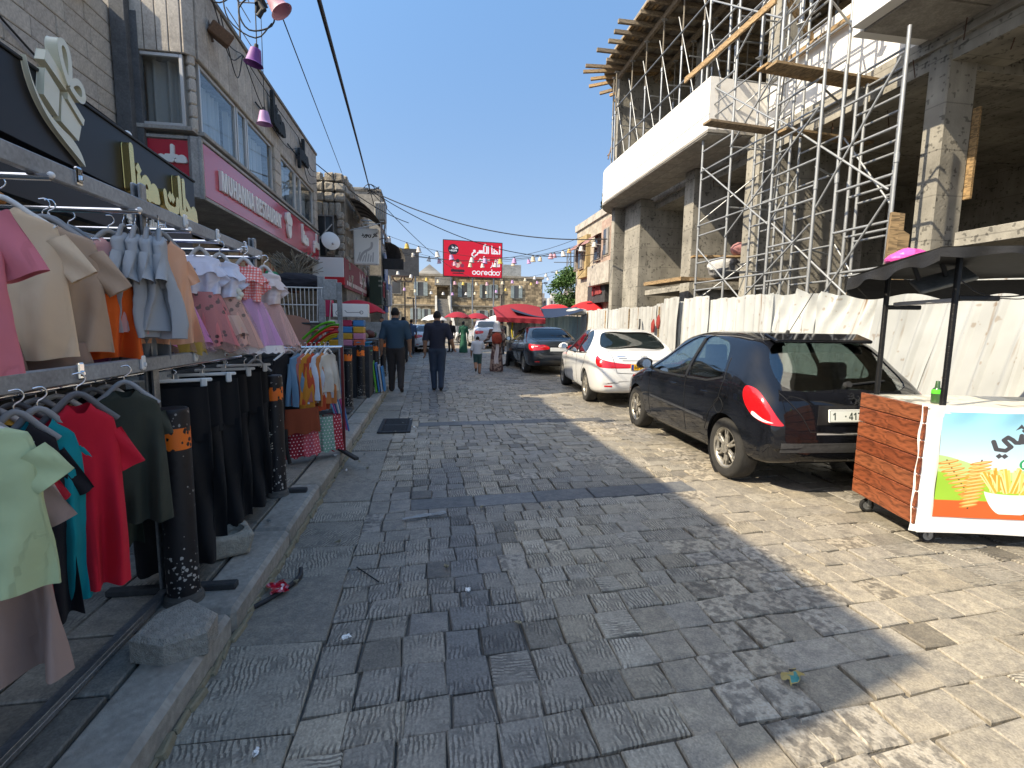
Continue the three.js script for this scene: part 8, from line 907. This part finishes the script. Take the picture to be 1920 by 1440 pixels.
  // umbrellas and stall shelter
  parasol('dark red umbrella among the far parked cars', [1.9, 0, -35], 0.95, [0.24, 0.01, 0.025], 2.35, 'dark red umbrellas among the far cars'); parasol('dark red umbrella among the far parked cars', [3.3, 0, -35.4], 0.95, [0.24, 0.01, 0.025], 2.3, 'dark red umbrellas among the far cars'); parasol('white umbrella above the far cars', [5.0, 0, -37], 1.0, [0.6, 0.58, 0.54], 2.2); parasol('white umbrella left of the dark red ones', [0.3, 0, -36], 0.95, [0.62, 0.61, 0.58], 2.15);
  parasol('scarlet umbrella showing above the hoarding beside the dark shop sign', [8.0, 0, -24.5], 1.2, [0.5, 0.015, 0.02], 2.75); parasol('scarlet umbrella behind the blue tarpaulin', [6.4, 0, -25.5], 0.9, [0.5, 0.02, 0.03], 2.6); parasol('scarlet umbrella next to the tree', [7.3, 0, -28], 0.8, [0.5, 0.02, 0.03], 2.7);
  const st = thing('stall_canopy', 'red and blue tarpaulin canopy over the fence stall', 'canopy', [0, 0, -18.2]); part('red_cloth', grid(20, 8, (u, v) => [2.25 + 1.75 * u, 2.12 - 0.36 * v + 0.18 * Math.sin(u * 2.6) * (1 - v) - 0.05 * u, 0.1 + 1.0 * v]), fabric([0.22, 0.012, 0.024]), st); part('red_valance', grid(30, 3, (u, v) => [2.25 + 1.75 * u, 1.76 - 0.05 * u - 0.16 * v, 1.1 + 0.02 * Math.sin(u * 30) * v]), fabric([0.21, 0.012, 0.022]), st); part('blue_tarpaulin', grid(24, 8, (u, v) => [2.85 + 2.6 * u, 2.2 - 0.18 * Math.sin(u * PI) * (0.4 + v) - 0.22 * v * (1 - 0.4 * u), -0.1 + 1.1 * v]), mat([0.008, 0.022, 0.06], { roughness: 0.85 }), st); for (const x of [2.5, 4.0, 5.4]) part('pole', bar([x, 0, 0.3], [x, 2.1, 0.3], 0.02), steel, st);
  one('stall_sheet', grid(24, 8, (u, v) => { const t = (u * 0.9 % 0.25) / 0.25; return [2.75 + u * 0.85, v * 1.72, -17.9 + 0.03 * (sstep(0.1, 0.2, t) - sstep(0.4, 0.5, t))]; }), rough([0.5, 0.5, 0.47]), 'pale corrugated sheet closing the end of the stall', 'sheet'); one('yellow_strap', tube([[2.95, 1.6, -17.84], [2.93, 1.3, -17.83], [2.97, 1.05, -17.84]], 0.03, 10, 5), mat([0.5, 0.4, 0.02]), 'yellow strap hanging on the stall sheet', 'strap'); one('white_sacks', lump(0.25, 1.8, 0.6, 1, 4), rough([0.62, 0.62, 0.6]), 'crumpled white sacking at the end of the blue tarpaulin', 'sack', null, [5.35, 2.0, -17.8]);
  // apartment house behind the site
  const a = thing('apartment_house', 'cream and pink apartment house with awnings behind the site', 'building'), am = rough([0.6, 0.53, 0.43]), pk = rough([0.56, 0.4, 0.32]), yl = rough([0.56, 0.42, 0.2]);
  part('wall', [bx(5, 6.9, 8, 10.9, 3.45, -24.4)], am, a); part('parapet', bx(5.2, 0.35, 8.2, 10.9, 7.0, -24.4), rough([0.62, 0.57, 0.5]), a); part('bay', bx(0.35, 2.3, 1.6, 8.3, 5.3, -22.6), pk, a); part('bay_001', bx(0.3, 2.2, 1.5, 8.32, 5.2, -26.6), yl, a); part('balcony', bx(0.8, 0.95, 3.0, 8.1, 3.9, -22.6), rough([0.62, 0.57, 0.5]), a); part('yellow_panel', bx(0.1, 2.6, 1.0, 8.34, 5.3, -21.0), yl, a);
  [[-22.6, 5.4, 0.7], [-24.4, 5.4, 0.8], [-26.6, 5.2, 0.7], [-24.3, 3.6, 0.8], [-27.6, 5.2, 0.5]].forEach(([z, y, w], i) => { const q = part(nb('window', i), bx(0.12, 1.3, w + 0.12, 8.15 + (i % 2) * 0.2, y, z), rough([0.5, 0.42, 0.34]), a); part('pane', bx(0.04, 1.16, w, 8.08 + (i % 2) * 0.2, y, z), mat([0.05, 0.05, 0.055], { roughness: 0.1 }), q); part('shutter', bx(0.04, 1.16, w * 0.4, 8.06 + (i % 2) * 0.2, y, z + w * 0.3), rough([0.4, 0.38, 0.36]), q); });
  for (const [i, z] of [-24.4, -26.6].entries()) { const q = thing('window_awning', i ? 'faded pink awning on the far bay of the apartment house' : 'faded pink awning in the middle of the apartment house', 'awning', [8.3, 6.0, z]); part('canvas', grid(8, 4, (u, v) => [-0.75 * v, -0.5 * v * v, (u - 0.5) * 1.5]), rough([0.42, 0.22, 0.2]), q); part('arm', bar([0, -0.6, 0.7], [-0.75, -0.5, 0.7], 0.02), alu, q); }
  const ds = thing('dark_shop_sign', 'dark grey shop sign with red lettering below the apartments', 'shop sign', [8.1, 2.65, -23.6]); part('board', bx(0.2, 1.15, 2.6, 0, 0.55, 0), rough([0.06, 0.06, 0.065]), ds); solid(500, 260, (c) => drawArabic(c, 'kaf_ nun_ alef fa_ ha', 460, 170, 150, 34, '#fff'), 0.0042, 0.05).forEach((g, i) => { const q = part(nb('letter', i), g, rough([0.4, 0.06, 0.06]), ds); q.rotation.y = -PI / 2; q.position.set(-0.1, 1.15, -1.1); });
  // tree
  const tr = thing('leafy_tree', 'round green street tree standing behind the hoarding', 'tree', [10.3, 0, -34.5]), lr = rng(91); part('trunk', [tube([[0, 0, 0], [0.05, 1.2, 0], [0, 2.4, 0.1], [0.1, 3.2, 0]], 0.13, 12, 8), tube([[0, 2.0, 0], [0.7, 2.8, 0.2], [1.1, 3.5, 0.3]], 0.06, 10, 6), tube([[0, 2.1, 0], [-0.7, 2.9, -0.2], [-1.1, 3.6, -0.1]], 0.06, 10, 6), tube([[0.05, 2.4, 0], [0.1, 3.3, 0.6], [0.2, 3.9, 0.7]], 0.05, 10, 6)], rough([0.09, 0.07, 0.05]), tr);
  const clumps = []; for (let i = 0; i < 46; i++) { const u = lr() * TAU, v = Math.acos(2 * lr() - 1), q = 0.55 + 0.45 * lr(); clumps.push([1.85 * q * Math.sin(v) * Math.cos(u), 3.55 + 1.3 * q * Math.cos(v), 1.7 * q * Math.sin(v) * Math.sin(u), rr(0.3, 0.62, lr)]); }
  const leaf = new THREE.BufferGeometry(); leaf.setAttribute('position', new THREE.Float32BufferAttribute([0, 0, 0, 0.045, 0.012, 0.06, 0, 0.0, 0.14, 0, 0, 0, 0, 0, 0.14, -0.045, 0.012, 0.06], 3)); leaf.computeVertexNormals();
  const N = 9000, im = new THREE.InstancedMesh(leaf, mat([1, 1, 1], { roughness: 0.7, transmission: 0.3, thickness: 0 }), N), dm = new THREE.Object3D(), lc = new THREE.Color(); for (let i = 0; i < N; i++) { const c = clumps[i % clumps.length], u = lr() * TAU, v = Math.acos(2 * lr() - 1), q = Math.cbrt(lr()) * c[3]; dm.position.set(c[0] + q * Math.sin(v) * Math.cos(u), c[1] + 0.8 * q * Math.cos(v), c[2] + q * Math.sin(v) * Math.sin(u)); dm.rotation.set(rr(-1, 1, lr), lr() * TAU, rr(-1, 1, lr)); dm.scale.setScalar(rr(0.8, 1.5, lr)); dm.updateMatrix(); im.setMatrixAt(i, dm.matrix); const k = rr(0.7, 1.3, lr); im.setColorAt(i, lc.setRGB(0.07 * k, 0.15 * k, 0.022 * k)); } im.name = 'crown'; im.userData.kind = 'stuff'; im.castShadow = im.receiveShadow = true; tr.add(im);
  tr.scale.setScalar(1.12);
  const t2 = dup(tr, [12.8, 0, -37], 1.2, 'second leafy tree half hidden behind the apartment house'); t2.scale.setScalar(0.95);
  { const cyp = thing('cypress_tree', 'slim dark conifer tip rising above the apartment roof', 'tree', [9.6, 6.9, -27.6]); part('crown', (() => { const g = []; const r3 = rng(17); for (let i = 0; i < 420; i++) { const y = r3() * 1.9, q = 0.3 * (1 - y / 2), u = r3() * TAU; const l = leaf.clone(); l.rotateX(-0.6 - r3()); l.rotateY(u); l.translate(q * Math.cos(u) * r3(), y, q * Math.sin(u) * r3()); g.push(clean(l)); } return g; })(), rough([0.02, 0.04, 0.02]), cyp).userData.kind = 'stuff'; part('trunk', bar([0, -0.3, 0], [0, 1.6, 0], 0.03), rough([0.06, 0.05, 0.04]), cyp); }
  // lattice mast
  const py = thing('lattice_mast', 'thin steel lattice mast with cross arms beyond the tree', 'mast', [19.6, 0, -70]), pyg = []; const mw = (y) => 0.55 - 0.03 * y; for (const [x, z] of [[-1, -1], [1, -1], [1, 1], [-1, 1]]) pyg.push(bar([x * 0.55, 0, z * 0.55], [x * 0.2, 12.2, z * 0.2], 0.05, 4)); for (let y = 0.5; y < 12; y += 0.9) { pyg.push(bar([-mw(y), y, 0.3], [mw(y + 0.9), y + 0.9, 0.3], 0.03, 4), bar([mw(y), y, 0.3], [-mw(y + 0.9), y + 0.9, 0.3], 0.03, 4)); } part('lattice', pyg, rough([0.25, 0.26, 0.27]), py); for (const [i, y] of [9, 10.4, 11.7].entries()) part(nb('cross_arm', i), bar([-2.6 + 0.4 * i, y, 0], [2.6 - 0.4 * i, y + 0.1, 0], 0.06, 5), rough([0.25, 0.26, 0.27]), py);
  // hillside houses far off
  const hill = new THREE.SphereGeometry(90, 48, 12); hill.scale(1, 0.12, 0.6); hill.translate(60, -2.6, -190); setting('hillside', metric(clean(hill)), rough([0.3, 0.28, 0.22]), 'low dry hillside behind the town', 'hill');
  const hr = rng(66); for (let i = 0; i < 9; i++) { const x = 24 + i * 3.4 + rr(-1, 1, hr), z = -145 - 12 * hr(), h = rr(5, 8.5, hr), y = 3.6 + (i > 2 ? 0.8 : 0), w = rr(3, 4.6, hr); const t = thing('hillside_house', ['cream', 'white', 'pinkish', 'sand coloured', 'pale grey', 'ivory', 'buff', 'chalky', 'light ochre'][i] + ' flat roofed house far off between old building and tree', 'house', [x, y, z], rr(-0.2, 0.2, hr), 'far hillside houses'); part('wall', [bx(w, h, 4, 0, h / 2, 0), bx(w * 0.5, 1.6, 2.5, rr(-0.6, 0.6, hr), h + 0.75, 0)], rough([[0.66, 0.6, 0.52], [0.72, 0.7, 0.66], [0.64, 0.5, 0.44]][i % 3]), t); let k = 0; for (let f = 0; f < 3; f++) for (let q = 0; q < 3; q++) part(nb('window', k++), bx(0.6, 0.9, 0.1, (q - 1) * w * 0.3, h - 1.2 - f * 1.9, 2.02), rough([0.12, 0.11, 0.11]), t); }
}
// ---------- overhead wires and lamp shades ----------
{
  const sag = (a, b, s, n = 12) => Array.from({ length: n + 1 }, (_, i) => { const t = i / n; return [lerp(a[0], b[0], t), lerp(a[1], b[1], t) - 4 * s * t * (1 - t), lerp(a[2], b[2], t)]; });
  const wire = (l, a, b, s, r = 0.012) => { one('overhead_wire', tube(sag(a, b, s), r, 30, 5), wireM, l, 'wire'); return sag(a, b, s, 200); };
  const J = [-2.2, 6.45, -20];
  wire('thick twisted cable running up over the restaurant front', [-0.75, 3.9, -2.9], J, -0.05, 0.02); wire('thin wire beside the thick cable over the restaurant', [-1.55, 5.0, -4.6], [-2.75, 6.25, -17.2], 0.0, 0.008); wire('cable from the restaurant roof end to the wire junction', [-3.4, 6.3, -16.6], [-0.9, 5.9, -23], 0.2, 0.016); wire('heavy cable crossing the street to the site building', J, [6.2, 4.55, -17.2], 0.55, 0.02); wire('second cable sagging across in front of the red billboard', J, [7.9, 4.9, -23], 0.95, 0.016); wire('cable from the junction down to the old building', J, [3.2, 5.2, -40], 0.5, 0.014); wire('cable from the fan awning to the apartments', [-2.2, 5.0, -25.6], [8.0, 5.5, -24.4], 0.6, 0.014); wire('upper wire between fan awning and apartments', [-2.2, 5.2, -26], [8.0, 6.2, -26], 0.9, 0.012); wire('long drop wires from the junction to the fan awning', J, [-1.9, 5.0, -25], 0.1, 0.016);
  wire('guy rope from the stall roof to the apartments', [5.0, 2.6, -19], [8.2, 5.0, -24], 0, 0.012);
  const jn = thing('cable_junction', 'tangled bundle of cable joints where the wires meet', 'cable joint', J); part('tangle', [0, 1, 2, 3, 4, 5].map((i) => tube([[-0.3 + 0.1 * i, 0, 0], [0.1 * Math.sin(i), 0.2 * Math.cos(i * 2), 0.1], [0.35, -0.1 + 0.05 * i, 0]], 0.015, 10, 5)), wireM, jn); part('insulator', bx(0.9, 0.07, 0.07, -0.5, 0.05, 0), rough([0.4, 0.4, 0.38]), jn);
  wire('vertical feed wire hanging by the purple lamp shade', [-1.78, 5.4, -6.0], [-1.79, 4.35, -6.0], 0, 0.006); wire('vertical feed wire hanging by the lilac lamp shade', [-2.6, 6.6, -9.0], [-2.61, 4.85, -9.0], 0, 0.006); wire('wire carrying the purple and lilac shades', [-1.78, 5.4, -6.0], [-2.6, 6.6, -9.0], 0.1, 0.007); wire('wire carrying the pale pink shade', [-1.78, 5.4, -6.0], [-1.36, 4.33, -5.0], 0.02, 0.007);
  { const c = thing('connector_cluster', 'cluster of black electrical connectors and looped leads high over the rack', 'connector', [-1.62, 4.62, -5.6]); const q = []; for (let i = 0; i < 7; i++) q.push(cy(0.02, 0.025, 0.09, 0.03 * Math.sin(i * 2.2), -0.06 * (i % 4) + 0.05, 0.03 * Math.cos(i * 2.2), 0.5 * Math.sin(i), 0, 0.6 * Math.cos(i))); part('connectors', q, wireM, c); part('lead', tube([[0, 0.1, 0], [-0.2, -0.1, 0], [-0.12, -0.28, 0], [0.1, -0.22, 0], [0.14, -0.05, 0]], 0.008, 20, 5), wireM, c); part('lead_001', tube([[0, 0.1, 0], [-0.3, 0.1, 0], [-0.3, -0.2, 0], [-0.05, -0.35, 0], [0.1, -0.2, 0]], 0.007, 20, 5), wireM, c); part('lead_002', tube([[-0.55, 0.5, -0.2], [-0.5, 0.05, -0.2], [-0.35, 0.1, -0.2], [-0.3, 0.5, -0.2]], 0.007, 20, 5), wireM, c); one('roof_aerial', [bar([-3.9, 6.7, -12], [-3.9, 8.6, -12], 0.02), ...[7.6, 8.1, 8.5].map((y) => bar([-3.9, y, -12.7], [-3.9, y, -11.3], 0.01)), bar([-3.9, 8.1, -12], [-3.0, 8.15, -12], 0.012)], rough([0.2, 0.2, 0.22]), 'thin television aerial on the restaurant roof', 'aerial'); }
  const shadeG = (k) => clean(new THREE.LatheGeometry([[0.05, 0], [0.055, -0.005], [0.075, -0.1], [0.085, -0.15], [0.105, -0.165], [0.1, -0.16], [0.078, -0.14], [0.045, -0.005]].map((p) => new THREE.Vector2(p[0] * k, p[1] * k)), 20));
  const shadeM = { white: [0.68, 0.66, 0.62], yellow: [0.62, 0.45, 0.08], pink: [0.6, 0.34, 0.42], purple: [0.22, 0.06, 0.32], lilac: [0.5, 0.3, 0.55], cream: [0.66, 0.58, 0.42] }; for (const k in shadeM) shadeM[k] = mat(shadeM[k], { roughness: 0.6, transmission: 0.25, thickness: 0 });
  const shade = (label, p, c, k, tilt = 0, grp) => { const t = thing('hanging_lamp_shade', label, 'lamp shade', p, 0, grp); part('shade', shadeG(k), shadeM[c], t); part('cap', cy(0.02 * k, 0.03 * k, 0.06 * k, 0, 0.02 * k, 0), wireM, t); t.rotation.z = tilt; return t; };
  shade('deep purple plastic lamp shade hanging before the restaurant parapet', [-1.8, 4.36, -6.0], 'purple', 0.95, -0.2); shade('lilac plastic lamp shade hanging below the iron letters', [-2.62, 4.86, -9.0], 'lilac', 1.2); shade('pale pink lamp shade tilted beside the thick cable', [-1.36, 4.34, -5.0], 'pink', 0.95, 0.6);
  const cr = rng(37), strings = [[[-2.2, 5.6, -24], [8.0, 5.6, -23], 1.0, 14], [[-2.2, 6.0, -30], [8.2, 6.0, -27.5], 1.0, 13], [[-2.4, 5.2, -36], [12, 6.6, -38], 1.2, 16], [[-2.4, 4.5, -42], [11, 6.0, -44], 0.9, 14]];
  const cn = ['white', 'yellow', 'pink', 'cream', 'white', 'lilac', 'white'];
  strings.forEach(([a, b, s, n], si) => { wire(['first', 'second', 'third', 'fourth'][si] + ' festoon wire of lamp shades strung across the street', a, b, s, 0.009); const P = sag(a, b, s, 400); for (let i = 0; i < n; i++) { const p = P[Math.round((i + 0.5 + rr(-0.25, 0.25, cr)) / n * 400)], c = cn[Math.floor(cr() * 7)]; shade('small ' + c + ' lamp shade on a festoon wire over the street', [p[0], p[1] - 0.06, p[2]], c, 1.35, rr(-0.15, 0.15, cr), 'lamp shades on the festoon wires'); } });
}
renderer.render(scene, camera);
